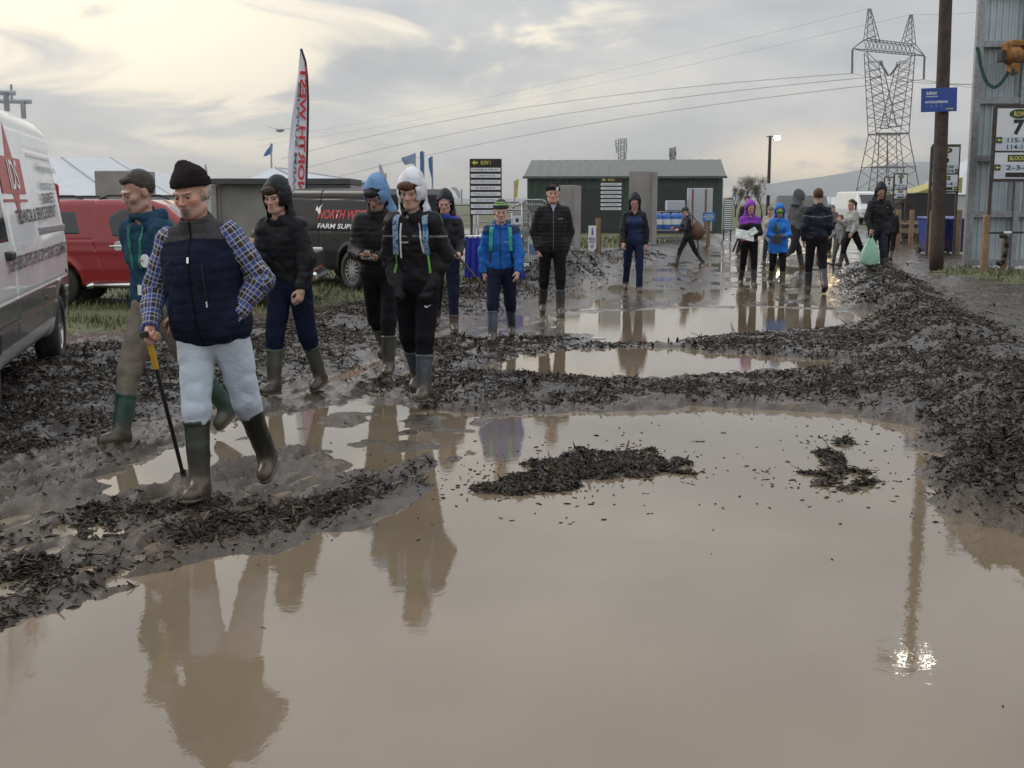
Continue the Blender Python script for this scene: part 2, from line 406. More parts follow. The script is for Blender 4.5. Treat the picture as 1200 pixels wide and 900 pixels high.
# one sheet, fine in front of the camera and reaching the horizon
ny = 620
ys = np.concatenate([[-3000, -800, -200, -60, -20, -6, -2, 0.0, 1.2, 2.0], 2.6 * (62 / 2.6) ** (np.arange(ny) / (ny - 1)), [66, 72, 80, 95, 120, 160, 240, 400, 700, 1200, 2200, 4000, 6000]])
us = np.concatenate([-np.array([60, 20, 8, 4, 2.4, 1.5, 1.0, .8, .7, .62]), np.linspace(-.56, .56, 720), np.array([.62, .7, .8, 1.0, 1.5, 2.4, 4, 8, 20, 60])])
ye = np.where(ys < 2.6, 2.6, ys)
ye = np.where(ys > 300, 300 + (ys - 300) * 0.25, ye)
Xg = us[None, :] * ye[:, None]; Yg = np.repeat(ys[:, None], len(us), 1)
Xg = np.clip(Xg, -7000, 7000)
hh, mul, gr, rd = ground_fields(Xg.ravel(), Yg.ravel())
V = np.stack([Xg.ravel(), Yg.ravel(), hh], 1)
nx = len(us); i0 = (np.arange(len(ys) - 1)[:, None] * nx + np.arange(nx - 1)[None, :]).ravel()
me = raw_mesh("ground", V, np.stack([i0, i0 + 1, i0 + nx + 1, i0 + nx], 1), 4)
set_f(me, mul, "mulch"); set_f(me, gr, "grass"); set_f(me, rd, "road")

m = bpy.data.materials.new("wet_mud"); m.use_nodes = True; nt = m.node_tree; N, L = nt.nodes, nt.links; b = N["Principled BSDF"]
geo = N.new("ShaderNodeTexCoord"); cmb = geo
def noise3(scale, detail, rough=0.6, dist=0.0):
    n = N.new("ShaderNodeTexNoise"); n.inputs["Scale"].default_value = scale; n.inputs["Detail"].default_value = detail
    n.inputs["Roughness"].default_value = rough; n.inputs["Distortion"].default_value = dist
    L.new(geo.outputs["Object"], n.inputs["Vector"]); return n.outputs["Fac"]
def attrf(nm):
    a = N.new("ShaderNodeAttribute"); a.attribute_name = nm; return a.outputs["Fac"]
a1, a2, a3 = noise3(1.4, 8, 0.6, 0.6), noise3(14, 8, 0.65), noise3(60, 6, 0.7)
mix = mth('ADD', mth('MULTIPLY', a1, 0.45), mth('MULTIPLY', a2, 0.55))
mud = ramp(mix, [(0.34, (0.018, 0.012, 0.008)), (0.50, (0.046, 0.032, 0.021)), (0.66, (0.115, 0.085, 0.060))])
mulc = ramp(a3, [(0.35, (0.009, 0.007, 0.0055)), (0.65, (0.034, 0.025, 0.019))])
grc = ramp(a2, [(0.35, (0.035, 0.040, 0.018)), (0.52, (0.075, 0.085, 0.030)), (0.70, (0.13, 0.12, 0.06))])
mm = mth('SMOOTHSTEP', 0, 1, 0) if False else None
mf = N.new("ShaderNodeMapRange"); mf.inputs[1].default_value = 0.25; mf.inputs[2].default_value = 0.75
L.new(mth('ADD', mth('MULTIPLY', attrf("mulch"), 0.8), mth('MULTIPLY', mth('SUBTRACT', a2, 0.5), 1.2)), mf.inputs[0])
c = mixc(mf.outputs[0], mud, mulc)
gf = N.new("ShaderNodeMapRange"); gf.inputs[1].default_value = 0.35; gf.inputs[2].default_value = 0.65
L.new(mth('ADD', attrf("grass"), mth('MULTIPLY', mth('SUBTRACT', a1, 0.5), 1.4)), gf.inputs[0])
c = mixc(gf.outputs[0], c, grc)
L.new(c, b.inputs["Base Color"])
# wetness: glossy film on bare mud, broken by rough crumbs
wr = N.new("ShaderNodeMapRange"); wr.inputs[1].default_value = 0.47; wr.inputs[2].default_value = 0.72; wr.inputs[3].default_value = 0.07; wr.inputs[4].default_value = 0.50
L.new(mth('ADD', mth('ADD', mth('MULTIPLY', a2, 0.6), mth('MULTIPLY', a1, 0.4)), mth('SUBTRACT', mth('MULTIPLY', mf.outputs[0], 0.16), mth('MULTIPLY', attrf("road"), 0.15))), wr.inputs[0])
L.new(mth('MAXIMUM', wr.outputs[0], mth('MULTIPLY', gf.outputs[0], 0.85)), b.inputs["Roughness"])
bp = N.new("ShaderNodeBump"); bp.inputs["Strength"].default_value = 0.8; bp.inputs["Distance"].default_value = 0.016
a4 = noise3(4.5, 5, 0.6, 0.8); L.new(mth('ADD', mth('ADD', mth('MULTIPLY', a2, 0.9), mth('MULTIPLY', a3, 0.35)), mth('MULTIPLY', a4, 1.6)), bp.inputs["Height"]); L.new(mth('SUBTRACT', 0.8, mth('MULTIPLY', attrf('road'), 0.35)), bp.inputs['Strength']); L.new(bp.outputs[0], b.inputs["Normal"])
gro = link("ground", me, m, None, True); tag(gro, kind="structure")

# ---------------------------------------------------------------- water
m = bpy.data.materials.new("muddy_water"); m.use_nodes = True; nt = m.node_tree; N, L = nt.nodes, nt.links; b = N["Principled BSDF"]
geo = N.new("ShaderNodeTexCoord")
a1 = noise3(0.5, 5, 0.5, 0.5)
c = ramp(a1, [(0.30, (0.150, 0.117, 0.079)), (0.70, (0.205, 0.161, 0.112))]); L.new(c, b.inputs["Base Color"])
b.inputs["Roughness"].default_value = 0.03; b.inputs["IOR"].default_value = 1.48
rp = N.new("ShaderNodeBump"); rp.inputs["Strength"].default_value = 0.10; rp.inputs["Distance"].default_value = 0.004
L.new(noise3(16, 3, 0.6, 0.3), rp.inputs["Height"]); L.new(rp.outputs[0], b.inputs["Normal"])
wat = MB().quad((-14, -4, 0), (14, -4, 0), (22, 60, 0), (-22, 60, 0)).build("puddle_water", m); tag(wat, kind="structure")

# ---------------------------------------------------------------- bark mulch chips
def chips(n, seed):
    r = np.random.default_rng(seed)
    yy = 3.0 * (34 / 3.0) ** (r.random(n) ** 0.85); xx = (r.random(n) * 2 - 1) * 0.52 * yy
    h, mu, g, rdv = ground_fields(xx, yy)
    keep = (r.random(n) < np.clip(mu, 0, 1) ** 2.4 * 1.5 * np.clip(.50 + 1.1 * fbm2(xx, yy, .35, 3, 61), .06, 1) + 0.004) & ((h > -0.004) | (r.random(n) < 0.020)) & (g < 0.5)
    isd = np.full(n, 9.0)
    for q in ISL + BAR[:0]: isd = np.minimum(isd, sd_poly(np.stack([xx, yy], 1), q))
    keep |= (r.random(n) < np.where(isd < .02, 0, 0.035 * np.exp(-np.clip(isd, 0, 9) / 0.25))) & (h <= -0.004)
    keep |= (isd < .12) & (h > -.004) & (r.random(n) < .9)
    xx, yy, h, mu = xx[keep], yy[keep], np.maximum(h[keep], 0.0), mu[keep]; k = len(xx)
    Ls = (0.006 + 0.026 * r.random(k) ** 2.2 + 0.04 * (r.random(k) < 0.03)) * (0.7 + 0.5 * mu); Ws = 0.003 + 0.009 * r.random(k) ** 1.6; Ts = 0.0015 + 0.003 * r.random(k)
    far = np.clip(yy / 9, 1, 2.2); Ls *= far ** 0.6; Ws *= far; Ts *= far
    az = r.random(k) * 2 * np.pi; tl = (r.random(k) - 0.5) * (0.7 + 0.9 * (r.random(k) < .3)) * np.where(h <= 0.0005, 0.1, 1)
    d = np.stack([np.cos(az) * np.cos(tl), np.sin(az) * np.cos(tl), np.sin(tl)], 1)
    s = np.stack([-np.sin(az), np.cos(az), (r.random(k) - 0.5) * 0.9], 1); s /= np.linalg.norm(s, axis=1)[:, None]
    u = np.cross(d, s); C = np.stack([xx, yy, h + Ts * 0.1 + Ls * np.abs(np.sin(tl)) * 0.35], 1)
    a1, a2 = (0.3 + 0.5 * r.random(k))[:, None], (0.3 + 0.7 * r.random(k))[:, None]
    Ld, Wd, Td = d * Ls[:, None], s * Ws[:, None], u * Ts[:, None]
    bend = u * (Ls * (r.random(k) - 0.5) * 0.35)[:, None]
    Vv = np.stack([C - Ld - Wd * a1 - bend, C - Ld * 0.9 + Wd * a2 - bend, C - Ld - bend + Td,
                   C - Wd + bend, C + Wd * 0.9 + bend, C + Td * 1.6 + bend,
                   C + Ld - Wd * a2 - bend, C + Ld * 0.85 + Wd * a1 - bend, C + Ld - bend + Td], 1).reshape(-1, 3)
    bidx = (np.arange(k) * 9)[:, None]
    q = []
    for o in (0, 3):
        for i, j in ((0, 1), (1, 2), (2, 0)): q.append([o + i, o + j, o + 3 + j, o + 3 + i])
    Q = (bidx[:, None, :] + np.array(q)[None]).reshape(-1, 4)
    me = raw_mesh("mulch", Vv, Q, 4)
    tone = np.repeat(r.random(k) ** 2.2, 9); set_f(me, tone, "tone")
    return me, k
me, k = chips(520000, 3); print("CHIPS", k)
m = bpy.data.materials.new("bark_chips"); m.use_nodes = True; nt = m.node_tree; N, L = nt.nodes, nt.links; b = N["Principled BSDF"]
geo = N.new("ShaderNodeTexCoord")
c = ramp(attrf("tone"), [(0.0, (0.008, 0.0055, 0.004)), (0.50, (0.026, 0.018, 0.012)), (0.80, (0.065, 0.046, 0.031)), (1.0, (0.15, 0.108, 0.072))]); L.new(c, b.inputs["Base Color"])
b.inputs["Roughness"].default_value = 0.5; b.inputs["Specular IOR Level"].default_value = 0.2
mo = link("mulch", me, m); tag(mo, "dark wet bark mulch churned over the muddy track", "mulch", kind="stuff")

# ---------------------------------------------------------------- grass tufts on the verges
def grass(n, seed):
    r = np.random.default_rng(seed)
    yy = 10 * (50 / 10.0) ** (r.random(n)); xx = (r.random(n) * 2 - 1) * 0.56 * yy
    h, mu, g, rdv = ground_fields(xx, yy); c = fbm2(xx, yy, 0.5, 2, 77)
    keep = (g > 0.45) & (mu < 0.6) & (c + r.random(n) * 0.8 > 0.25)
    xx, yy, h = xx[keep], yy[keep], h[keep]; k = len(xx)
    H = (0.03 + 0.09 * r.random(k) ** 1.5) * np.clip(yy / 25, 1, 1.6); W = 0.006 * np.clip(yy / 12, 1, 3); az = r.random(k) * 6.28; ln = (r.random(k) - .5) * 1.4
    s = np.stack([np.cos(az), np.sin(az), np.zeros(k)], 1) * W[:, None]
    B = np.stack([xx, yy, h - 0.01], 1); T = B + np.stack([-np.sin(az) * ln * H, np.cos(az) * ln * H, H], 1)
    Mi = (B + T) / 2 + np.stack([np.zeros(k)] * 2 + [H * .15], 1)
    Vv = np.stack([B - s, B + s, Mi + s * .8, Mi - s * .8, T + s * .15, T - s * .15], 1).reshape(-1, 3)
    bi = (np.arange(k) * 6)[:, None, None]; Q = (bi + np.array([[0, 1, 2, 3], [3, 2, 4, 5]])[None]).reshape(-1, 4)
    me = raw_mesh("grass", Vv, Q, 4); set_f(me, np.repeat(r.random(k), 6), "tone"); return me
m = bpy.data.materials.new("grass_blades"); m.use_nodes = True; nt = m.node_tree; N, L = nt.nodes, nt.links; b = N["Principled BSDF"]
c = ramp(attrf("tone"), [(0.0, (0.045, 0.065, 0.018)), (0.6, (0.085, 0.105, 0.03)), (1.0, (0.20, 0.17, 0.08))]); L.new(c, b.inputs["Base Color"]); b.inputs["Roughness"].default_value = 0.6
go = link("grass", grass(150000, 5), m); tag(go, "short trampled grass on the verges beside the track", "grass", kind="stuff")
# ---------------------------------------------------------------- shapes grown from distance fields
f32 = np.float32
def A(*v): return np.array(v, np.float32)
def sd_cone(P, a, b, ra, rb, ax=None):
    """tapered capsule; ax = per-axis stretch of space (flattens the shape along an axis when > 1)"""
    a, b = np.asarray(a, f32), np.asarray(b, f32)
    if ax is not None:
        ax = np.asarray(ax, f32); P = P * ax; a = a * ax; b = b * ax
    ab = b - a; t = np.clip(((P - a) @ ab) / max(float(ab @ ab), 1e-9), 0, 1)
    q = P - a - t[:, None] * ab
    d = np.sqrt((q * q).sum(1)) - (ra + (rb - ra) * t)
    return d / (float(ax.max()) ** 0.5 if ax is not None else 1.0)
def sd_ell(P, c, r):
    c, r = np.asarray(c, f32), np.asarray(r, f32); q = (P - c) / r
    k0 = np.sqrt((q * q).sum(1)); k1 = np.sqrt(((q / r) ** 2).sum(1)) + 1e-6
    return k0 * (k0 - 1) / k1
def sd_box(P, c, h, r=0.0):
    q = np.abs(P - np.asarray(c, f32)) - (np.asarray(h, f32) - r)
    return np.sqrt((np.maximum(q, 0) ** 2).sum(1)) + np.minimum(q.max(1), 0) - r
def smin(a, b, k):
    h = np.clip(0.5 + 0.5 * (b - a) / k, 0, 1); return b + (a - b) * h - k * h * (1 - h)
def smax(a, b, k): return -smin(-a, -b, k)

def polygonize(f, lo, hi, h, slack=1.0):
    """surface nets over the cells near the surface; f: (n,3) -> (n,)"""
    lo = np.asarray(lo, f32); hi = np.asarray(hi, f32); B = 8
    nb = np.ceil((hi - lo) / (h * B)).astype(int) + 1; n = nb * B
    bc = np.stack(np.meshgrid(*[np.arange(k) for k in nb], indexing='ij'), -1).reshape(-1, 3)
    ctr = (lo + (bc + 0.5) * (B * h)).astype(f32); dc = f(ctr)
    keep = np.abs(dc) < B * h * 0.9 * slack + 0.012
    Dn = np.where(dc > 0, f32(1), f32(-1)).reshape(nb)
    Dn = np.repeat(np.repeat(np.repeat(Dn, B, 0), B, 1), B, 2).astype(f32)
    kb = bc[keep]
    if not len(kb): return None
    off = np.stack(np.meshgrid(*[np.arange(B)] * 3, indexing='ij'), -1).reshape(-1, 3)
    for s in range(0, len(kb), 1200):
        I = (kb[s:s + 1200, None, :] * B + off[None]).reshape(-1, 3)
        Dn[I[:, 0], I[:, 1], I[:, 2]] = f((lo + I * h).astype(f32))
    S = Dn < 0
    c = [S[i:n[0] - 1 + i, j:n[1] - 1 + j, k:n[2] - 1 + k] for i in (0, 1) for j in (0, 1) for k in (0, 1)]
    anyt = c[0].copy(); allt = c[0].copy()
    for q in c[1:]: anyt |= q; allt &= q
    act = anyt & ~allt
    idx = np.full(act.shape, -1, np.int32); ci = np.argwhere(act); 
    if not len(ci): return None
    idx[act] = np.arange(len(ci))
    acc = np.zeros((len(ci), 3)); cnt = np.zeros(len(ci))
    co = [(i, j, k) for i in (0, 1) for j in (0, 1) for k in (0, 1)]
    val = [Dn[ci[:, 0] + i, ci[:, 1] + j, ci[:, 2] + k] for i, j, k in co]
    for a in range(8):
        for ax in range(3):
            if co[a][ax]: continue
            o = list(co[a]); o[ax] = 1; b = co.index(tuple(o))
            va, vb = val[a], val[b]; cr = (va < 0) != (vb < 0)
            t = np.where(cr, va / np.where(cr, va - vb, 1), 0)
            p = np.zeros((len(ci), 3)); p += np.array(co[a]); p[:, ax] += t
            acc += p * cr[:, None]; cnt += cr
    Vt = lo + (ci + acc / cnt[:, None]) * h
    Fs = []
    for ax in range(3):
        sl0 = [slice(1, n[k] - 1) for k in range(3)]; sl0[ax] = slice(0, n[ax] - 1); sl1 = list(sl0); sl1[ax] = slice(1, n[ax])
        s0, s1 = S[tuple(sl0)], S[tuple(sl1)]; e = np.argwhere(s0 != s1)
        if not len(e): continue
        flip = s0[e[:, 0], e[:, 1], e[:, 2]]
        e = e + np.array([0 if k == ax else 1 for k in range(3)])
        u, v = (ax + 1) % 3, (ax + 2) % 3; du = np.zeros(3, int); dv = np.zeros(3, int); du[u] = 1; dv[v] = 1
        q = [e - du - dv, e - dv, e, e - du]
        q = np.stack([idx[k[:, 0], k[:, 1], k[:, 2]] for k in q], 1)
        q = np.where(flip[:, None], q, q[:, ::-1]); Fs.append(q)
    Fq = np.concatenate(Fs); Fq = Fq[(Fq >= 0).all(1)]
    return Vt, Fq
def sdf_obj(name, f, lo, hi, h, m, parent, colf=None, slack=1.0, extra=None):
    r = polygonize(f, lo, hi, h, slack)
    if r is None: print("EMPTY", name); return None
    Vt, Fq = r
    me = raw_mesh(name, Vt, Fq, 4)
    if colf is not None: set_col(me, colf(Vt.astype(f32)))
    if extra is not None:
        for k, v in extra(Vt.astype(f32)).items(): set_f(me, v, k)
    return link(name, me, m, parent, True)

# ---------------------------------------------------------------- people
skin_m = mat("skin", attr="Col", rough=0.5, var=0.06, scale=30, bump=0.08, bscale=120)
denim_m = mat("pale_denim", attr="Col", rough=0.9, var=0.07, scale=5, bump=0.25, bscale=60, spec=0.15, dirt=.5, dirtz=.75)
cloth_m = mat("woven_cloth", attr="Col", rough=0.9, var=0.2, scale=14, bump=0.4, bscale=34, spec=0.12)
shell_m = mat("wet_shell_fabric", attr="Col", rough=0.55, var=0.15, scale=10, bump=0.5, bscale=24, spec=0.2)
rubber_m = mat("muddy_rubber", attr="Col", rough=0.32, var=0.12, scale=12, dirt=0.95, dirtz=0.33)
knit_m = mat("knitted_wool", attr="Col", rough=0.95, var=0.2, scale=60, bump=0.6, bscale=130, spec=0.2)
hair_m = mat("hair_strands", attr="Col", rough=0.55, var=0.35, scale=70, bump=0.7, bscale=90, spec=0.3)
eye_m = mat("eye_white", (0.26, 0.24, 0.23), 0.15, var=0.0)
iris_m = mat("eye_iris", (0.03, 0.03, 0.03), 0.1, var=0.0)
white_m = mat("white_print", (0.75, 0.75, 0.75), 0.5, var=0.03)

def rotx(a):
    c, s = math.cos(a), math.sin(a); return np.array([[1, 0, 0], [0, c, -s], [0, s, c]], f32)
def rotz(a):
    c, s = math.cos(a), math.sin(a); return np.array([[c, -s, 0], [s, c, 0], [0, 0, 1]], f32)
def nrm(v): v = np.asarray(v, f32); return v / max(float(np.linalg.norm(v)), 1e-6)

def person(label, fx, fy, headx, heady, yaw=0, tilt=0, swL=(10, 8), swR=(-10, 12), armL=(5, 6, 12, 5), armR=(5, 6, 12, 5),
           lean=2, build=1.0, hyaw=0, hpitch=8, skin=(0.42, 0.24, 0.17), hair=None, hairc=(0.05, 0.035, 0.025),
           top=(0.015, 0.015, 0.018), topmat="shell", legs=(0.012, 0.012, 0.016), legmat="cloth", boot=(0.02, 0.024, 0.018), bootH=0.36,
           beardc=None, hat=None, hatc=(0.01, 0.008, 0.01), hatc2=None, hood=None, hoodc=None, hoodin=None, hoodback=False, puffer=0.0, hem=0.86, handL="relaxed", handR="relaxed",
           topcol=None, legcol=None, h=0.010, beard=0, sleeve=None, vest=False, wr=1.0, female=False, group=None, z0=None, cat="person",
           liftL=0.0, liftR=0.0, loose=1.0, coatlen=0, shoes=False):
    gp = G(fx, fy, 0.0) if z0 is None else G(fx, fy, z0)
    zg = gz(gp.x, gp.y) if z0 is None else z0
    gp = G(fx, fy, zg)
    Y = gp.y
    topz = D(headx, heady, Y).z - zg
    extra = 0.035 if hood else (0.05 if hat == "tall" else (0.02 if hat else 0.01))
    # ---- joints for a 1.80 m body, scaled afterwards
    def build_joints(s):
        J = {}
        Ln = rotx(R(lean))
        def T(v, o=A(0, 0, .96)): return (Ln @ (A(*v) - o)) + o
        for sd_, (sw, kn), lift in ((1, swL, liftL), (-1, swR, liftR)):
            hip = A(.092 * sd_, 0, .93); a = R(sw); k = R(kn)
            knee = hip + .44 * A(.02 * sd_, -math.sin(a), -math.cos(a))
            b = a - k; ank = knee + .41 * A(.0, -math.sin(b), -math.cos(b))
            fp = -R(max(-8, min(48, -(math.degrees(b)) * 0.9 - 4))) if b < -0.12 else R(min(18, max(0, math.degrees(b) * 0.8)))
            J[sd_] = dict(hip=hip, knee=knee, ank=ank, pitch=fp)
        for sd_, (sw, ab, fl, inw) in ((1, armL), (-1, armR)):
            sh = T((.160 * sd_ * (0.93 if female else 1.0) * (0.4 + 0.6 * build), .005, 1.425)); a, b = R(sw), R(ab)
            el = sh + .285 * A(sd_ * math.sin(b), -math.sin(a) * math.cos(b), -math.cos(a) * math.cos(b))
            c, w_ = R(sw + fl), R(inw)
            fd = A(-sd_ * math.sin(w_), -math.sin(c) * math.cos(w_), -math.cos(c) * math.cos(w_))
            J[sd_].update(sh=sh, el=el, wr=el + .25 * fd, fd=fd)
        J["T"] = T; J["neck"] = T((0, .015, 1.50)); J["head"] = T((0, -.015, 1.665)); J["chest"] = T((0, 0, 1.33))
        J["Ln"] = Ln
        return J
    J = build_joints(1.0)
    # sole height of each foot
    def sole(jd): 
        p = jd["pitch"]; heel = jd["ank"] + A(0, .06 * math.cos(p), -.06 * math.sin(p)) + A(0, 0, -.085); toe = jd["ank"] + .17 * A(0, -math.cos(p), math.sin(p)) + A(0, 0, -.085)
        return min(heel[2], toe[2])
    zmin = min(sole(J[1]), sole(J[-1]))
    topn = J["head"][2] + .125 + extra - zmin
    s = topz / topn
    c_t, s_t = math.cos(R(tilt)), math.sin(R(tilt)); Rz = rotz(R(yaw)) @ np.array([[c_t, 0, s_t], [0, 1, 0], [-s_t, 0, c_t]], f32); low = J[1] if sole(J[1]) < sole(J[-1]) else J[-1]
    for _ in range(3):
        fw = Rz @ (low["ank"] + A(0, -.07, 0)) * s; hw = Rz @ J["head"] * s; hY = Y - float(fw[1]) + float(hw[1])
        s = (D(headx, heady, hY).z - zg) / topn
    fr = "person"
    root = empty("person", (gp.x, gp.y, zg), 0, label, cat, group)
    # feet are at fx: shift so the midpoint of the feet lies at the local origin
    # root rotation: facing -Y turned by yaw (positive turns towards image right)
    root.rotation_euler = (0, R(tilt), R(yaw)); root.scale = (s, s, s)
    mid = (J[1]["ank"] + J[-1]["ank"]) / 2
    # head should stand over headx: shift the whole figure sideways so the head is right, depth by the feet
    hx = D(headx, heady, hY).x
    root.location = (hx - float(hw[0]), Y - float(fw[1]), zg - zmin * s - .012)
    hs = h / s
    bl = build
    Ln = J["Ln"]; Li = Ln.T
    def toT(P): return (P - A(0, 0, .96)) @ Ln + A(0, 0, .96)      # world -> upright torso frame
    # ---- head frame
    HK = 1.08
    HR = Ln @ rotz(R(hyaw)) @ rotx(R(hpitch)); HC = J["head"]
    def toH(P): return (P - HC) @ HR / HK
    fem = 0.94 if female else 1.0
    def f_torso(P, off=0.0, hemz=None):
        Q = toT(P); ax = (1, 1.42 if bl < 1.1 else 1.12, 1)
        d = sd_cone(Q, (-.062 * bl, 0, .95), (.062 * bl, 0, .95), .108 * bl ** .5 + off, .108 * bl ** .5 + off, ax)
        wy = -.015 if bl > 1.1 else 0
        d = smin(d, sd_cone(Q, (-.035 * bl, wy, 1.02), (-.028 * bl, wy, 1.2), .112 * bl + off, .115 * bl + off, ax), .06)
        d = smin(d, sd_cone(Q, (.035 * bl, wy, 1.02), (.028 * bl, wy, 1.2), .112 * bl + off, .115 * bl + off, ax), .06)
        d = smin(d, sd_cone(Q, (-.060 * bl, 0, 1.31), (.060 * bl, 0, 1.31), .112 + off, .112 + off, ax), .08)
        for sx in (-1, 1):
            d = smin(d, sd_cone(Q, (sx * .04, .012, 1.475), (sx * .135 * bl * fem, .008, 1.405), .050 + off * .5, .056 + off * .7), .05)
        d = smin(d, sd_cone(Q, (0, .015, 1.42), (0, .0, 1.52), .075 + off * .5, .056 + off * .4), .04)
        if female: 
            for sx in (-1, 1): d = smin(d, sd_ell(Q, (sx * .075, -.075, 1.30), (.07 + off, .06 + off, .07 + off)), .05)
        return d, Q
    def f_arm(P, sd_, off, cut=0.0):
        j = J[sd_]; a = sd_cone(P, j["sh"], j["el"], .056 + off, .047 + off); b = sd_cone(P, j["el"], j["wr"] + j["fd"] * .03, .046 + off, .033 + off * .8)
        if cut is not None: b = smax(b, ((P - j["wr"]) @ j["fd"]) - cut, .01)
        return smin(a, b, .03)
    def wrinkle(P, amp, fr=1.0, seed=0, hor=1.0):
        if amp <= 0: return 0
        q = P * A(9 * fr, 9 * fr, 17 * fr * hor) + seed * 3.3
        n = vn3(q, seed); m_ = vn3(P * A(22, 22, 34) * fr + 5.1 + n[:, None] * 1.2, seed + 1)
        return amp * (1 - 2.4 * np.abs(n)) + amp * .45 * m_
    seedp = abs(hash(label)) % 50 if False else (int(fx * 7 + fy) % 50)
    # ---- body (skin): head, neck, trunk, arms, five-fingered hands, legs
    def hand(P, sd_, mode):
        j = J[sd_]; d_ = nrm(j["fd"]); w0 = j["wr"]
        if mode == "grip": n0 = nrm(A(-sd_ * 1.0, -.25, .0)); cu = (70, 80); tu = .3
        elif mode == "phone": n0 = nrm(A(-sd_ * .25, -.2, 1.0)); cu = (38, 35); tu = .4
        elif mode in ("fist", "pocket"): n0 = nrm(A(-sd_ * 1.0, .2, 0)); cu = (75, 85); tu = .2
        else: n0 = nrm(A(-sd_ * 1.0, .35, 0)); cu = (22, 26); tu = .8
        n_ = nrm(n0 - d_ * float(n0 @ d_)); u = nrm(np.cross(d_, n_)); 
        if float(u @ A(0, -1, .3)) < 0: u = -u       # thumb to the front
        Q = np.stack([(P - w0) @ d_, (P - w0) @ u, (P - w0) @ n_], 1)
        d = sd_cone(Q, (.0, 0, 0), (.075, 0, .0), .026, .036, (1, 1, 2.1))
        for k in range(4):
            uo = (.028, .0095, -.009, -.027)[k]; Lk = (.070, .078, .073, .058)[k]; r0 = (.0092, .0096, .0092, .0082)[k]
            a0 = A(.078 - abs(k - 1) * .004, uo, 0.002); c1, c2 = R(cu[0] * (1 + .06 * k)), R(cu[1])
            a1 = a0 + Lk * .5 * A(math.cos(c1), (k - 1.4) * -.03, math.sin(c1)); a2 = a1 + Lk * .5 * A(math.cos(c1 + c2), 0, math.sin(c1 + c2))
            d = smin(d, np.minimum(sd_cone(Q, a0 - A(.02, 0, 0), a1, r0 * 1.05, r0), sd_cone(Q, a1, a2, r0, r0 * .8)), .004)
        t0 = A(.02, .024, .004); t1 = t0 + A(.034, .026 * (.4 + tu), .016); t2 = t1 + A(.026, .002 - .012 * (1 - tu), .018)
        d = smin(d, np.minimum(sd_cone(Q, t0, t1, .0135, .011), sd_cone(Q, t1, t2, .0105, .009)), .008)
        return d + (.013 if mode == "pocket" else 0)
    def headsdf(P):
        Q = toH(P)
        d = sd_ell(Q, (0, .018, .035), (.074, .093, .086))
        jw = .052 + .006 * (bl > 1.1)
        d = smin(d, sd_ell(Q, (0, -.028, -.045), (jw, .060, .066)), .04)
        d = smin(d, sd_cone(Q, (-.010, -.068, -.092), (.010, -.068, -.092), .019, .019), .028)
        for sx in (-1, 1):
            d = smin(d, sd_ell(Q, (sx * .040, -.052, -.018), (.024, .026, .022)), .02)
            d = smin(d, sd_cone(Q, (sx * .052, .0, -.07), (sx * .03, -.05, -.088), .018, .017), .025)
            d = smax(d, -sd_ell(Q, (sx * .031, -.093, .005), (.018, .015, .010)), .014)
            d = smin(d, sd_cone(Q, (sx * .012, -.082, .026), (sx * .046, -.070, .026), .009, .008), .012)
            d = smin(d, sd_ell(Q, (sx * .076, .012, -.004), (.010, .020, .031)), .008)
            d = smin(d, sd_ell(Q, (sx * .011, -.098, -.027), (.008, .009, .007)), .006)
        d = smin(d, sd_cone(Q, (0, -.081, .018), (0, -.101, -.022), .007, .0105), .010)
        d = smin(d, sd_cone(Q, (-.018, -.083, -.053), (.018, -.083, -.053), .0065, .0065), .008)
        d = smin(d, sd_cone(Q, (-.015, -.081, -.066), (.015, -.081, -.066), .0075, .0075), .008)
        d = smax(d, -sd_ell(Q, (0, -.094, -.0595), (.026, .010, .0022)), .004)
        return d
    def f_body(P):
        d, Q = f_torso(P, -.012)
        d = smin(d, sd_cone(P, J["neck"] - A(0, 0, .04), HC + HR @ A(0, .015, -.05), .058, .053 * (1.08 if bl > 1.1 else .98)), .02)
        d = smin(d, headsdf(P), .015)
        for sd_, md in ((1, handL), (-1, handR)):
            j = J[sd_]
            d = smin(d, f_arm(P, sd_, -.006, None), .02)
            d = smin(d, hand(P, sd_, md), .012)
            d = smin(d, sd_cone(P, j["hip"], j["knee"], .075, .050), .03); d = smin(d, sd_cone(P, j["knee"], j["ank"], .048, .036), .02)
            d = smin(d, sd_cone(P, j["ank"] + A(0, .01, -.01), j["ank"] + .07 * A(0, -math.cos(j["pitch"]), math.sin(j["pitch"])) + A(0, 0, -.025), .026, .018), .02)
        return d
    sk = np.array(skin, f32)
    def c_body(P):
        Q = toH(P); C = np.tile(sk, (len(P), 1))
        def blob(c, r, col, a): 
            w_ = np.clip(1.3 - np.sqrt((((Q - A(*c)) / A(*r)) ** 2).sum(1)), 0, 1)[:, None] * a; return C * (1 - w_) + np.array(col, f32) * w_
        for sx in (-1, 1):
            C = blob((sx * .043, -.075, -.02), (.022, .03, .02), sk * A(1.08, .80, .80), .5)
        C = blob((0, -.105, -.02), (.014, .02, .018), sk * A(1.1, .72, .7), .5)
        C = blob((0, -.088, -.0595), (.021, .02, .009), sk * A(.80, .42, .42), .9)
        for sx in (-1, 1): C = blob((sx * .031, -.083, .023), (.019, .02, .0045), np.array(hairc, f32) * 1.2 + .03, .55)
        if beard > 0: C = blob((0, -.07, -.075), (.050, .06, .040), np.array(beardc if beardc is not None else hairc, f32), beard)
        if beardc is not None: C = blob((0, -.085, -.078), (.024, .03, .026), np.array(beardc, f32) * .40, .85)
        if hair in ("short", "grey"):
            sc = sstep(.004, .03, sd_hairline(Q) * -1)
            C = C * (1 - sc[:, None]) + np.array(hairc, f32) * sc[:, None]
        return C
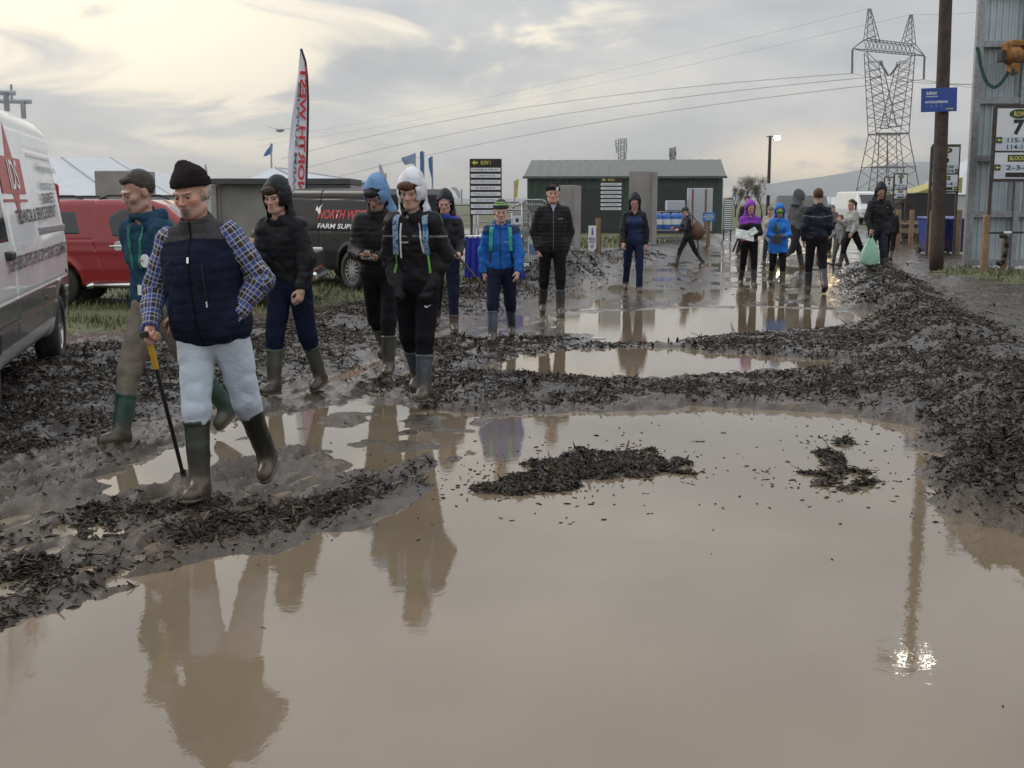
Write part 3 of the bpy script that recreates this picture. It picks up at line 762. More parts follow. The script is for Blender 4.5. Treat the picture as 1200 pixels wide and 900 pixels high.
    def sd_hairline(Q):   # negative where hair grows
        f_ = Q[:, 2] - (.078 - 1.15 * np.clip(Q[:, 1] + .045, 0, .055) - .9 * np.clip(Q[:, 1] - .02, 0, .1) * 1.0)
        return -f_
    lo = A(-.62, -.62, -.06 + zmin); hi = A(.62, .62, 1.95)
    allp = np.array([J[k][n_] for k in (1, -1) for n_ in ("sh", "el", "wr", "knee", "ank")] + [J["head"]] + [J[k]["wr"] + J[k]["fd"] * .17 for k in (1, -1)])
    lo = np.minimum(allp.min(0) - .16, A(-.25, -.22, zmin - .03)); hi = np.maximum(allp.max(0) + .16, A(.25, .22, 1.9)); lo[2] = zmin - .03
    sdf_obj("body", f_body, lo, hi, hs * .8, skin_m, root, c_body, 1.25)
    # eyes
    for sx in (-1, 1):
        if h > 0.0125: break
        e = MB(); bmesh.ops.create_uvsphere(e.bm, u_segments=10, v_segments=8, radius=.0122)
        o = e.build("eye", eye_m, root, True); o.location = HC + HR @ A(sx * .0335, -.0775, .0065)
        e = MB(); bmesh.ops.create_uvsphere(e.bm, u_segments=10, v_segments=6, radius=.0086)
        q = e.build("iris", iris_m, o, True); q.location = Vector(HR @ A(sx * .001, -.0062, -.002))
    tm = {"denim": denim_m, "shell": shell_m, "cloth": cloth_m, "knit": knit_m}
    def pocket(P, d, k, mode, r=.052):
        if mode == "pocket": j = J[k]; d = smin(d, sd_cone(P, j["wr"] - j["fd"] * .04, j["wr"] + j["fd"] * .11, .050, r), .035)
        return d
    # ---- trousers
    lc = np.array(legs, f32)
    def f_leg(P):
        Q = toT(P)
        d = sd_cone(P, (-.07 * bl, 0, .945), (.07 * bl, 0, .945), .118 * bl ** .5, .118 * bl ** .5, (1, 1.3, 1))
        d = smin(d, sd_cone(P, (0, 0, .95), (0, 0, 1.08), .12 * bl, .12 * bl, (.8, 1.2, 1)), .05)
        w_ = wrinkle(P, .0045 * wr, 1.3, seedp, .45)
        for k in (1, -1):
            j = J[k]; l = sd_cone(P, j["hip"] + A(0, 0, -.02), j["knee"], .096 * loose * bl ** .4, .071 * loose)
            ank = j["ank"]; l = smin(l, sd_cone(P, j["knee"], ank, .067 * loose, .058 * loose if not shoes else .062 * loose), .03)
            ax = nrm(j["ank"] - j["knee"]); tt = (P - j["ank"]) @ ax
            cut = -(bootH - .10) + .03 if not shoes else .035
            rad = np.linalg.norm((P - j["ank"]) - tt[:, None] * ax, axis=1)
            # only this leg is cut below its own boot top
            l = smax(l, np.where(rad < .14, tt - cut, -1), .015)
            d = smin(d, l, .025)
        d = smax(d, P[:, 2] - 1.06, .02)
        return d + w_
    lcf = (lambda P: np.tile(lc, (len(P), 1))) if legcol is None else (lambda P: legcol(P, J, lc))
    sdf_obj("trousers", f_leg, lo, A(hi[0], hi[1], 1.12), hs, tm[legmat], root, lcf, 1.3)
    # ---- boots
    bc_ = np.array(boot, f32)
    for k in (1, -1):
        j = J[k]; ax = nrm(j["knee"] - j["ank"]); p_ = j["pitch"]; fd = A(.06 * k, -math.cos(p_), math.sin(p_)); fd = nrm(fd); up = nrm(np.cross(A(1, 0, 0), fd)) ; up = up if up[2] > 0 else -up
        aL = j["ank"]
        def f_boot(P):
            Q = np.stack([(P - aL) @ fd, (P - aL) @ nrm(np.cross(up, fd)), (P - aL) @ up], 1)
            top_ = aL + ax * (bootH - .10)
            d = sd_cone(P, aL + ax * .02, top_ + ax * .06, .056, .072 if not shoes else .05)
            d = smax(d, ((P - top_) @ ax), .006)
            rim = np.abs((P - top_) @ ax + .014) - .012
            ftd = sd_cone(Q, (-.035, 0, -.040), (.125, 0, -.052), .044, .040, (1, 1.0, 1))
            ftd = smin(ftd, sd_cone(Q, (.0, 0, -.01), (.10, 0, -.045), .045, .038), .03)
            ftd = smax(ftd, -(Q[:, 2] + .080), .01)
            d = smin(d, ftd, .035)
            d = d - .004 * (rim < 0) * (not shoes)
            n = vn3(P * A(26, 26, 20), 3); return d + .0035 * n * (Q[:, 2] > -.03)
        def f_sole(P):
            Q = np.stack([(P - aL) @ fd, (P - aL) @ nrm(np.cross(up, fd)), (P - aL) @ up], 1)
            d = sd_cone(Q * A(1, 1, 0), (-.035, 0, 0), (.122, 0, 0), .046, .044); return smax(d, np.abs(Q[:, 2] + .078) - .011, .006)
        mn = np.minimum(aL, aL + ax * bootH) - .2; mx = np.maximum(aL, aL + ax * bootH) + .2
        b_ = sdf_obj("boot", f_boot, mn, mx, hs, rubber_m, root, lambda P: np.tile(bc_, (len(P), 1)), 1.25)
        if b_: sdf_obj("sole", f_sole, mn, A(mx[0], mx[1], aL[2] + .08), hs, rubber_m, b_, lambda P: np.tile(bc_ * .6 + A(.02, .016, .012), (len(P), 1)), 1.25)
    # ---- top garment
    tc_ = np.array(top, f32)
    tcf = (lambda P: np.tile(tc_, (len(P), 1))) if topcol is None else (lambda P: topcol(P, toT(P), J, tc_))
    th = .020 + (.014 if puffer else 0) + .004 * (loose - 1) * 10
    def quilt(Q, P):
        if not puffer: return 0
        return puffer * (np.abs(np.sin(Q[:, 2] * math.pi / .052)) ** .5 - .6)
    def f_top(P, arms=True):
        d, Q = f_torso(P, th)
        if coatlen:
            for sx in (-.06, .06): d = smin(d, sd_cone(Q, (sx, 0, 1.0), (sx, .0, hem - .05), .125 * bl + th, .150 * bl + th, (1, 1.2, 1)), .05)
        # keep the front of the neck open to a collar height
        hz_ = hem + .012 * np.sin(Q[:, 0] * 14)
        d = smax(d, hz_ - Q[:, 2], .02)
        col_ = sd_cone(Q, (0, .012, 1.47), (0, -.004, 1.555), .085, .078)
        inn = sd_cone(Q, (0, -.004, 1.50), (0, -.02, 1.66), .064, .074)
        d = smin(d, col_, .03); d = smax(d, Q[:, 2] - (1.555 + .35 * Q[:, 1]), .01); d = smax(d, -inn, .01)
        if arms:
            for k in (1, -1): d = smin(d, f_arm(P, k, .011 + th * .40 + .004 * (loose - 1) * 8, .012), .035)
        for k, md in ((1, handL), (-1, handR)): d = pocket(P, d, k, md)
        d = d - quilt(Q, P)
        return d + wrinkle(P, .0075 * wr * (0.4 if puffer else 1), 1.0, seedp + 9, .8)
    if vest:
        # shirt sleeves under a sleeveless body warmer
        def f_slv(P):
            d, Q = f_torso(P, .004); d = smax(d, .93 - Q[:, 2], .02); d = smax(d, Q[:, 2] - 1.50, .02)
            for k in (1, -1): d = smin(d, f_arm(P, k, .022, .012), .03)
            return d + wrinkle(P, .0075, 1.0, 4, .8)
        def ex(P):
            U = np.zeros(len(P), f32); Vv = np.zeros(len(P), f32); best = np.full(len(P), 9.0)
            for k in (1, -1):
                j = J[k]
                for a, b, u0 in ((j["sh"], j["el"], 0.0), (j["el"], j["wr"], .285)):
                    ab = b - a; L_ = np.linalg.norm(ab); dn = ab / L_; t = np.clip((P - a) @ dn, -.1, L_ + .05); q = P - a - t[:, None] * dn
                    r_ = np.linalg.norm(q, axis=1); e1 = nrm(np.cross(dn, A(0, 1, .1))); e2 = np.cross(dn, e1)
                    an = np.arctan2(q @ e2, q @ e1) * .075; s_ = r_ < best; best = np.where(s_, r_, best); U = np.where(s_, u0 + t, U); Vv = np.where(s_, an, Vv)
            return {"pu": U, "pv": Vv}
        sdf_obj("shirt", f_slv, A(lo[0], lo[1], .85), hi, hs * .75, sleeve, root, None, 1.3, ex)
        def f_vest(P):
            d = f_top(P, False)
            for k in (1, -1):
                j = J[k]; d = smax(d, -(sd_cone(P, j["sh"] + A(.012 * k, 0, .0), j["sh"] + A(.10 * k, 0, -.06), .072, .085)), .012)
            return d
        jk = sdf_obj("quilted_vest", f_vest, A(lo[0], lo[1], hem - .05), A(hi[0], hi[1], 1.7), hs * .8, tm[topmat], root, tcf, 1.35)
    else:
        jk = sdf_obj("jacket", f_top, A(lo[0], lo[1], hem - .06), A(hi[0], hi[1], 1.75), hs, tm[topmat], root, tcf, 1.35)
    # ---- hood
    if hood or hoodback:
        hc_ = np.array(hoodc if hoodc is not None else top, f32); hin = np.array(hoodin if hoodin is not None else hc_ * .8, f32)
        def f_hood(P):
            if hoodback:
                Q = toT(P); d = sd_cone(Q, (-.07, .085, 1.50), (.07, .085, 1.50), .045, .045); d = smin(d, sd_cone(Q, (-.09, .05, 1.51), (-.06, -.05, 1.50), .032, .02), .04)
                d = smin(d, sd_cone(Q, (.09, .05, 1.51), (.06, -.05, 1.50), .032, .02), .04); return d + wrinkle(P, .006, 1.3, 2)
            Q = toH(P)
            o = sd_ell(Q, (0, .030, .022), (.104, .128, .122)); o = smin(o, sd_ell(Q, (0, .085, .095), (.035, .060, .050)), .08)
            o = smin(o, sd_cone(Q, (0, .035, -.03), (0, .045, -.19), .094, .122, (1, 1.0, 1)), .06)
            i = smin(sd_ell(Q, (0, .020, .018), (.0915, .115, .109)), sd_cone(Q, (0, .02, -.03), (0, .01, -.22), .082, .100), .05)
            face = sd_cone(Q, (0, -.14, .004), (0, -.16, -.07), .071, .056, (1.0, .42, .84))
            op = smin(face, sd_box(Q, (0, -.17, -.02), (.05, .075, .09), .03), .02)
            d = smax(o, -i, .008); d = smax(d, -op, .012); d = smax(d, -.20 - Q[:, 2], .01)
            return d + wrinkle(P, .0030, 0.9, 2)
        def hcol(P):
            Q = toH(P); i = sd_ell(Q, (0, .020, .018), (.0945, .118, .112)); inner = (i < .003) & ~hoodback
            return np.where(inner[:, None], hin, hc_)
        hl = HC - .26; hh_ = HC + .26
        sdf_obj("hood", f_hood, hl, hh_, min(hs, .0062), tm["cloth" if hood == "cloth" else topmat], root if jk is None else jk, hcol, 1.3)
    # ---- hats and hair
    if hat in ("beanie", "tall"):
        hb = np.array(hatc, f32); hb2 = np.array(hatc2, f32) if hatc2 is not None else None
        up_ = .045 if hat == "tall" else .012
        def f_hat(P):
            Q = toH(P); d = sd_ell(Q, (0, .02, .045), (.087, .107, .098))
            if hat == "tall": d = smin(d, sd_cone(Q, (0, .02, .08), (-.022, .035, .125), .075, .042), .03)
            d = smax(d, .038 - Q[:, 2] - .22 * Q[:, 1] - .0, .008)
            return d - .0022 * np.cos(np.arctan2(Q[:, 0], Q[:, 1]) * 40) * (h < .009) + .006 * vn3(P * 14, 5) * (hat == "tall")
        def c_hat(P):
            C = np.tile(hb, (len(P), 1))
            if hb2 is not None:
                Q = toH(P); s_ = (np.abs(Q[:, 2] + .22 * Q[:, 1] - .085) < .008) | (np.abs(Q[:, 2] + .22 * Q[:, 1] - .112) < .004); C[s_] = hb2
            return C
        ho = sdf_obj("beanie", f_hat, HC - .2, HC + .26, min(hs, .009) * .9, knit_m, root, c_hat, 1.3)
        def f_cuff(P):
            Q = toH(P); t_ = Q[:, 2] + .22 * Q[:, 1]
            d = sd_ell(Q, (0, .02, .045), (.093, .113, .104)); d = smax(d, np.abs(t_ - .058) - .024, .010); d = smax(d, -sd_ell(Q, (0, .02, .045), (.08, .10, .09)), .004)
            return d - .0022 * np.cos(np.arctan2(Q[:, 0], Q[:, 1]) * 44) * (h < .009)
        sdf_obj("cuff", f_cuff, HC - .2, HC + .26, min(hs, .009) * .9, knit_m, ho, lambda P: np.tile(hb * .9, (len(P), 1)), 1.3)
    if hat == "cap":
        hb = np.array(hatc, f32)
        def f_cap(P):
            Q = toH(P); d = sd_ell(Q, (0, .02, .05), (.084, .104, .088)); d = smax(d, .045 - Q[:, 2], .008)
            return smin(d, smax(sd_ell(Q, (0, -.10, .048), (.07, .075, .03)), np.abs(Q[:, 2] - .05 - .1 * Q[:, 1]) - .006, .004), .008)
        sdf_obj("cap", f_cap, HC - .24, HC + .26, min(hs, .01), cloth_m, root, lambda P: np.tile(hb, (len(P), 1)), 1.3)
    if hair:
        hcc = np.array(hairc, f32)
        def f_hair(P):
            Q = toH(P); n = vn3(Q * A(70, 70, 30), 1) * .003 + vn3(Q * A(22, 22, 16), 2) * .002
            d = sd_ell(Q, (0, .020, .040), (.080, .098, .093)) + n
            if hair == "fringe":
                d = smin(d, sd_ell(Q, (-.01, -.075, .065), (.062, .032, .035)) + n, .015)
                d = smax(d, sd_hairline(Q + A(0, .0, .034)) - .012, .01)
            elif hair == "under": d = smax(smin(sd_ell(Q, (0, .030, .0), (.083, .088, .075)) + n, 9, .01), np.maximum(Q[:, 2] - .05, -.045 - Q[:, 2] * 1.0 - .0), .01); d = smax(d, -.02 - Q[:, 1] - 0 * Q[:, 0], .01)
            elif hair == "pony":
                d = smax(d, sd_hairline(Q) - .01, .01); d = smin(d, sd_cone(Q, (0, .10, .06), (0, .15, .02), .022, .03) + n, .015); d = smin(d, sd_cone(Q, (0, .15, .02), (0, .13, -.20), .03, .012) + n, .02)
            else:
                d = smin(d, sd_ell(Q, (.005, -.048, .092), (.054, .032, .026)) + n, .02)
                d = smax(d, sd_hairline(Q) - .002 + n * 1.5, .006)
            return d
        sdf_obj("hair", f_hair, HC - .28, HC + .26, min(hs, .009) * .8, hair_m, root, lambda P: np.tile(hcc, (len(P), 1)), 1.3)
    def W(p):   # local -> world
        q = Rz @ (np.asarray(p, f32) * s); return Vector((float(q[0]), float(q[1]), float(q[2]))) + Vector(root.location)
    return dict(root=root, J=J, s=s, W=W, Rz=Rz, toT=toT, top=jk, HC=HC, HR=HR, Y=Y, TW=lambda v: W(J["T"](v)), Tl=lambda v: Vector([float(c) for c in J["T"](v)]))
# plaid cloth driven by the sleeve's own lengthwise and round coordinates
m = bpy.data.materials.new("plaid_cotton"); m.use_nodes = True; nt = m.node_tree; N, L = nt.nodes, nt.links; b = N["Principled BSDF"]
def stripes(nm, period, off, width):
    a = attrf(nm); x = mth('FRACT', mth('ADD', mth('DIVIDE', a, period), off)); return mth('LESS_THAN', x, width)
c0 = (0.035, 0.022, 0.025); blue = (0.035, 0.07, 0.27); wht = (0.42, 0.44, 0.50)
def line(nm): 
    return stripes(nm, .088, 0.0, .34), stripes(nm, .088, .04, .06), stripes(nm, .088, -.28, .06), stripes(nm, .088, .45, .07)
cc = c0
lu, lv = line("pu"), line("pv")
c = mixc(mth('MULTIPLY', lu[0], .65), c0, blue); c = mixc(mth('MULTIPLY', lv[0], .65), c, blue)
for s_ in (lu[1:], lv[1:]):
    for q in s_: c = mixc(mth('MULTIPLY', q, .60), c, wht)
L.new(c, b.inputs["Base Color"]); b.inputs["Roughness"].default_value = 0.85; PLAID = m

W_ = "walkers coming along the muddy track"
PP = {}
def patch(P, T, C, cond, col):
    C = C.copy(); C[cond] = col; return C
# old man with the beanie
def vestcol(P, T, J, c):
    C = np.tile(c, (len(P), 1)); C[T[:, 2] > 1.435 - 0.1 * np.abs(T[:, 0])] = (0.050, 0.050, 0.052); C[(np.abs(T[:, 0] + .005) < .006) & (T[:, 1] < 0)] = (.004, .004, .006); return C
PP["A"] = person("stout grey-bearded man in black beanie, quilted navy vest and plaid shirt", 262, 566, 222, 184, yaw=-10, tilt=-5,
    swL=(-14, 16), swR=(14, 5), armL=(-12, 27, 40, 34), armR=(-2, 26, 40, 6), lean=4, build=1.17, hyaw=-10, hpitch=13, skin=(0.50, 0.27, 0.20),
    hat="tall", hatc=(0.016, 0.009, 0.011), hair="under", hairc=(0.36, 0.33, 0.30), beard=.8, beardc=(.21, .19, .175), top=(0.010, 0.013, 0.028), topmat="cloth", topcol=vestcol, puffer=.0035, vest=True, sleeve=PLAID,
    legs=(0.46, 0.52, 0.60), legmat="denim", boot=(0.016, 0.020, 0.014), bootH=.45, hem=.85, handR="grip", handL="pocket", h=.0075, loose=1.10, wr=1.0)
# man in the teal hoodie
PP["B"] = person("bare-headed dark-haired man in teal hoodie with green lanyard and green boots", 165, 524, 160, 198, yaw=-36, swL=(-24, 18), swR=(22, 10), armL=(-12, 7, 16, 0), armR=(-20, 10, 24, -4), lean=8, build=1.03,
    hyaw=-14, hpitch=12, skin=(0.42, 0.25, 0.19), hair="short", hairc=(0.050, 0.042, 0.036), beard=.4, beardc=(.16, .11, .09), top=(0.020, 0.055, 0.095), topmat="cloth", legs=(0.17, 0.148, 0.122), boot=(0.025, 0.060, 0.048), bootH=.36, hem=.86, hoodback=True, h=.0085, loose=1.1, wr=1.2)
def legC(P, J, c):
    C = np.tile(c, (len(P), 1)); return C
PP["C"] = person("young man in black hooded jacket, navy tracksuit bottoms and olive boots", 352, 458, 322, 206, yaw=-26, swL=(-12, 12), swR=(12, 8), armL=(-4, 16, 22, 2), armR=(6, 8, 22, 0), lean=12, hyaw=8, hpitch=2,
    skin=(0.50, 0.31, 0.24), hair="fringe", hairc=(0.045, 0.026, 0.016), hood="shell", hoodin=(0.10, 0.06, 0.035), top=(0.010, 0.011, 0.013), legs=(0.010, 0.014, 0.036), boot=(0.075, 0.080, 0.060), bootH=.40, hem=.84, h=.0095, loose=1.12, wr=.95)
PP["D"] = person("young man with pale blue hood and black padded coat looking down at his phone", 456, 440, 440, 206, yaw=-8, swL=(18, 14), swR=(-18, 34), armL=(8, 6, 72, 34), armR=(8, 8, 74, 30), lean=10, hyaw=-8, hpitch=26,
    skin=(0.38, 0.23, 0.18), hair="fringe", hairc=(0.022, 0.016, 0.014), hood="cloth", hoodc=(0.15, 0.27, 0.46), top=(0.012, 0.012, 0.014), puffer=.006, legs=(0.010, 0.010, 0.013), boot=(0.045, 0.048, 0.040), bootH=.38, hem=.86, handL="phone", handR="phone", h=.010, loose=1.0)
def topE(P, T, J, c):
    C = np.tile(c, (len(P), 1)); z = 1.335 - .10 * np.clip(np.abs(T[:, 0]) - .07, 0, 1); C[(np.abs(T[:, 2] - z) < .0045) & (T[:, 1] < .02)] = (.22, .22, .23); return C
PP["E"] = person("red-haired young man with white hood over black top, hands in pockets", 489, 460, 481, 198, yaw=-12, swL=(18, 10), swR=(-12, 22), armL=(-14, 17, 34, 22), armR=(-14, 15, 34, 22), handL="pocket", handR="pocket", lean=10, hyaw=0, hpitch=10,
    skin=(0.52, 0.33, 0.26), hair="fringe", hairc=(0.10, 0.045, 0.022), hood="cloth", hoodc=(0.62, 0.63, 0.68), top=(0.009, 0.009, 0.012), topcol=topE, legs=(0.007, 0.007, 0.010), boot=(0.050, 0.065, 0.080), bootH=.38, hem=.83, h=.0095, loose=1.06, wr=1.1)
def topF(P, T, J, c):
    C = np.tile(c, (len(P), 1)); C[(T[:, 2] > 1.475) & (T[:, 1] < 0) & (T[:, 0] > -.03)] = (.03, .05, .32); return C
PP["F"] = person("teenager in black coat with blue-lined black hood holding a wooden stick", 522, 390, 521, 222, yaw=6, swL=(16, 8), swR=(-16, 24), armL=(10, 8, 52, 8), armR=(0, 8, 14, 4), lean=3, hyaw=-10, hpitch=16,
    skin=(0.50, 0.31, 0.25), hood="shell", hoodin=(.03, .05, .32), top=(0.012, 0.013, 0.015), topcol=topF, legs=(0.010, 0.014, 0.032), boot=(0.075, 0.050, 0.036), bootH=.24, hem=.86, handL="grip", h=.011, loose=1.05)
def topG(P, T, J, c):
    C = np.tile(c, (len(P), 1)); C[(np.abs(T[:, 0]) < .005) & (T[:, 1] < 0)] = (.01, .02, .05)
    C[(T[:, 2] > 1.40) & (np.abs(T[:, 0]) > .10)] = (.012, .03, .10); return C
PP["G"] = person("boy in bright blue coat and grey beanie with neon stripe and turquoise rucksack straps", 596, 402, 587, 233, yaw=-4, swL=(-14, 26), swR=(16, 8), armL=(8, 15, 14, 4), armR=(-10, 14, 12, 2), lean=6, hyaw=6, hpitch=8,
    skin=(0.52, 0.32, 0.26), hat="beanie", hatc=(0.045, 0.05, 0.06), hatc2=(.30, .52, .18), top=(0.012, 0.115, 0.42), topcol=topG, legs=(0.012, 0.016, 0.035), boot=(0.055, 0.075, 0.105), bootH=.42, hem=.80, h=.011, hoodback=True, hoodc=(.012, .03, .10), loose=1.08)
PP["H"] = person("smiling man in black padded jacket and black beanie with white badge, hands in pockets", 657, 368, 648, 213, yaw=4, swL=(12, 6), swR=(-14, 18), armL=(-14, 14, 30, 14), armR=(-14, 14, 30, 10), handL="pocket", lean=1, build=1.06, hyaw=-4, hpitch=6,
    skin=(0.52, 0.30, 0.24), hat="beanie", hatc=(0.010, 0.010, 0.012), hair="short", hairc=(.05, .03, .02), top=(0.010, 0.010, 0.012), puffer=.007, legs=(0.008, 0.008, 0.010), boot=(0.020, 0.024, 0.022), bootH=.38, hem=.88, h=.012)
def topI(P, T, J, c):
    C = np.tile(c, (len(P), 1)); C[(np.abs(T[:, 0]) < .125) & (T[:, 2] < 1.42) & (T[:, 1] < .0)] = (.012, .028, .085); return C
PP["I"] = person("walker in navy and black raincoat with hood up, bare hands hanging at the sides", 742, 343, 744, 226, yaw=0, swL=(14, 8), swR=(-16, 20), armL=(-8, 15, 14, 0), armR=(10, 14, 16, 0), lean=5, hyaw=-6, hpitch=18, female=True,
    skin=(0.46, 0.25, 0.20), hood="shell", hoodin=(.01, .01, .01), top=(0.008, 0.010, 0.016), topcol=topI, legs=(0.012, 0.018, 0.050), boot=(0.012, 0.012, 0.013), bootH=.14, hem=.82, h=.012, shoes=True)
PP["J"] = person("woman in dark coat and cap striding left across the track, brown bag behind", 797, 312, 803, 242, yaw=-72, swL=(-24, 14), swR=(26, 8), armL=(16, 4, 70, 0), armR=(16, 4, 80, 0), lean=8, hyaw=0, hpitch=6, female=True,
    skin=(0.46, 0.28, 0.22), hat="cap", hatc=(.05, .055, .05), hair="short", hairc=(.03, .02, .015), top=(0.012, 0.013, 0.020), legs=(0.014, 0.015, 0.014), boot=(0.05, 0.045, 0.035), bootH=.34, hem=.80, h=.0135)
def topK(P, T, J, c):
    C = np.tile(c, (len(P), 1)); C[T[:, 2] > 1.37 - .2 * np.abs(T[:, 0]) - .35 * np.clip(np.abs(T[:, 0]) - .2, 0, 1)] = (.20, .04, .36)
    C[(T[:, 2] < 1.02) & (T[:, 2] > .98)] = (.30, .08, .03); return C
PP["K"] = person("woman in purple and black waterproof with purple hood, reading a leaflet", 880, 335, 880, 234, yaw=0, swL=(10, 6), swR=(-12, 18), armL=(10, 12, 78, 38), armR=(10, 12, 74, 34), lean=2, hyaw=4, hpitch=12, female=True,
    skin=(0.46, 0.25, 0.20), hood="shell", hoodc=(.22, .035, .42), top=(0.012, 0.010, 0.016), topcol=topK, legs=(0.008, 0.008, 0.010), boot=(0.030, 0.032, 0.036), bootH=.38, hem=.84, handL="phone", handR="phone", h=.012)
PP["L"] = person("figure in bright blue hooded raincoat wearing green goggles", 917, 335, 914, 238, yaw=-4, swL=(10, 6), swR=(-12, 22), armL=(8, 14, 76, 34), armR=(8, 14, 72, 30), lean=2, hyaw=-6, hpitch=10, female=True,
    skin=(0.36, 0.20, 0.15), hood="shell", hoodc=(.015, .15, .50), top=(.018, .17, .60), legs=(0.010, 0.010, 0.014), boot=(0.090, 0.085, 0.062), bootH=.36, hem=.76, coatlen=1, handL="phone", handR="phone", h=.012)
PP["M"] = person("walker in pale coat and grey bobble-free hat, half hidden by the blue raincoat", 893, 311, 903, 241, yaw=-30, swL=(-16, 10), swR=(18, 6), armL=(6, 6, 20, 4), armR=(6, 6, 20, 4), lean=3, hyaw=0, hpitch=10, female=True,
    skin=(0.46, 0.28, 0.22), hat="beanie", hatc=(.22, .22, .21), top=(0.42, 0.39, 0.37), topmat="cloth", legs=(0.03, 0.035, 0.04), boot=(0.02, 0.022, 0.022), bootH=.2, hem=.74, coatlen=1, h=.014)
PP["N"] = person("tall man in dark brown coat walking behind the purple hood", 872, 301, 876, 229, yaw=20, swL=(12, 8), swR=(-12, 14), armL=(4, 12, 20, 0), armR=(4, 12, 20, 0), lean=2, hyaw=0, hpitch=4,
    skin=(0.40, 0.22, 0.17), hair="short", hairc=(.06, .03, .02), top=(0.020, 0.017, 0.016), legs=(0.012, 0.012, 0.015), boot=(0.02, 0.02, 0.02), bootH=.3, hem=.84, h=.015)
PP["O"] = person("man in grey hooded sweatshirt striding away to the side, one boot lifted", 938, 316, 938, 222, yaw=118, swL=(28, 12), swR=(-20, 40), armL=(-12, 6, 34, 0), armR=(16, 6, 40, 0), lean=8, hyaw=0, hpitch=6,
    skin=(0.40, 0.25, 0.2), hood="cloth", hoodc=(.09, .095, .10), top=(0.085, 0.09, 0.095), topmat="cloth", legs=(0.022, 0.022, 0.026), boot=(0.035, 0.035, 0.033), bootH=.36, hem=.86, h=.013)
def topP(P, T, J, c):
    C = np.tile(c, (len(P), 1)); C[(np.abs(T[:, 2] - 1.335 + .02 * np.cos(T[:, 0] * 8)) < .006) & (T[:, 1] > 0)] = (.20, .21, .23); return C
PP["P"] = person("brown-haired man in navy jacket with a reflective back line, seen from behind", 957, 342, 959, 220, yaw=176, swL=(10, 6), swR=(-12, 26), armL=(-4, 13, 16, 2), armR=(-4, 12, 34, 14), lean=1, hyaw=0, hpitch=4,
    skin=(0.44, 0.26, 0.2), hair="short", hairc=(.07, .04, .022), top=(0.010, 0.012, 0.024), topcol=topP, legs=(0.008, 0.008, 0.012), boot=(0.022, 0.024, 0.028), bootH=.38, hem=.85, h=.012, hoodback=False)
PP["Q"] = person("woman with dark ponytail in pale grey sweater and black leggings striding left", 993, 313, 998, 233, yaw=-62, swL=(-30, 22), swR=(22, 6), armL=(4, 6, 26, 0), armR=(14, 6, 100, 0), lean=4, hyaw=0, hpitch=2, female=True,
    skin=(0.46, 0.27, 0.2), hair="pony", hairc=(.025, .015, .012), top=(0.38, 0.38, 0.37), topmat="cloth", legs=(0.008, 0.008, 0.010), boot=(0.02, 0.02, 0.022), bootH=.36, hem=.95, h=.013, loose=1.05)
PP["R"] = person("child in grey top and grey trousers walking in front of the ponytailed woman", 980, 312, 985, 251, yaw=-66, swL=(-14, 10), swR=(16, 6), armL=(4, 6, 20, 0), armR=(10, 6, 50, 0), lean=2, hyaw=0, hpitch=2,
    skin=(0.48, 0.29, 0.22), hair="short", hairc=(.14, .09, .05), top=(0.20, 0.20, 0.21), topmat="cloth", legs=(0.10, 0.10, 0.105), legmat="cloth", boot=(0.03, 0.03, 0.03), bootH=.25, hem=.86, h=.013)
PP["S"] = person("man in black hooded waterproofs looking down on the end of the mulch heap", 1037, 323, 1033, 214, yaw=6, swL=(12, 10), swR=(-6, 6), armL=(-14, 18, 34, 16), armR=(2, 16, 22, 6), handL="pocket", lean=5, build=1.06, hyaw=-10, hpitch=26,
    skin=(0.40, 0.23, 0.18), hood="shell", top=(0.012, 0.013, 0.016), legs=(0.010, 0.013, 0.022), legmat="shell", boot=(0.032, 0.034, 0.032), bootH=.36, hem=.84, h=.012, loose=1.08)
PP["U"] = person("woman in dark clothes almost hidden behind the man on the heap", 1050, 306, 1046, 240, yaw=150, swL=(10, 6), swR=(-16, 20), armL=(4, 8, 20, 0), armR=(4, 8, 20, 0), lean=2, hyaw=0, hpitch=0, female=True,
    skin=(0.4, 0.25, 0.2), hair="pony", hairc=(.02, .015, .012), top=(0.015, 0.016, 0.02), legs=(0.01, 0.01, 0.012), boot=(0.02, 0.02, 0.02), bootH=.3, hem=.85, h=.015)
PP["V"] = person("distant walker in a rosy grey top between the parked vehicles", 978, 283, 977, 241, yaw=0, swL=(8, 6), swR=(-8, 8), armL=(4, 8, 20, 0), armR=(4, 8, 20, 0), lean=1, skin=(0.4, 0.25, 0.2), hair="short", hairc=(.03, .02, .015),
    top=(0.16, 0.12, 0.13), topmat="cloth", legs=(0.03, 0.03, 0.04), boot=(0.02, 0.02, 0.02), bootH=.3, hem=.86, h=.018)
print("PEOPLE DONE")
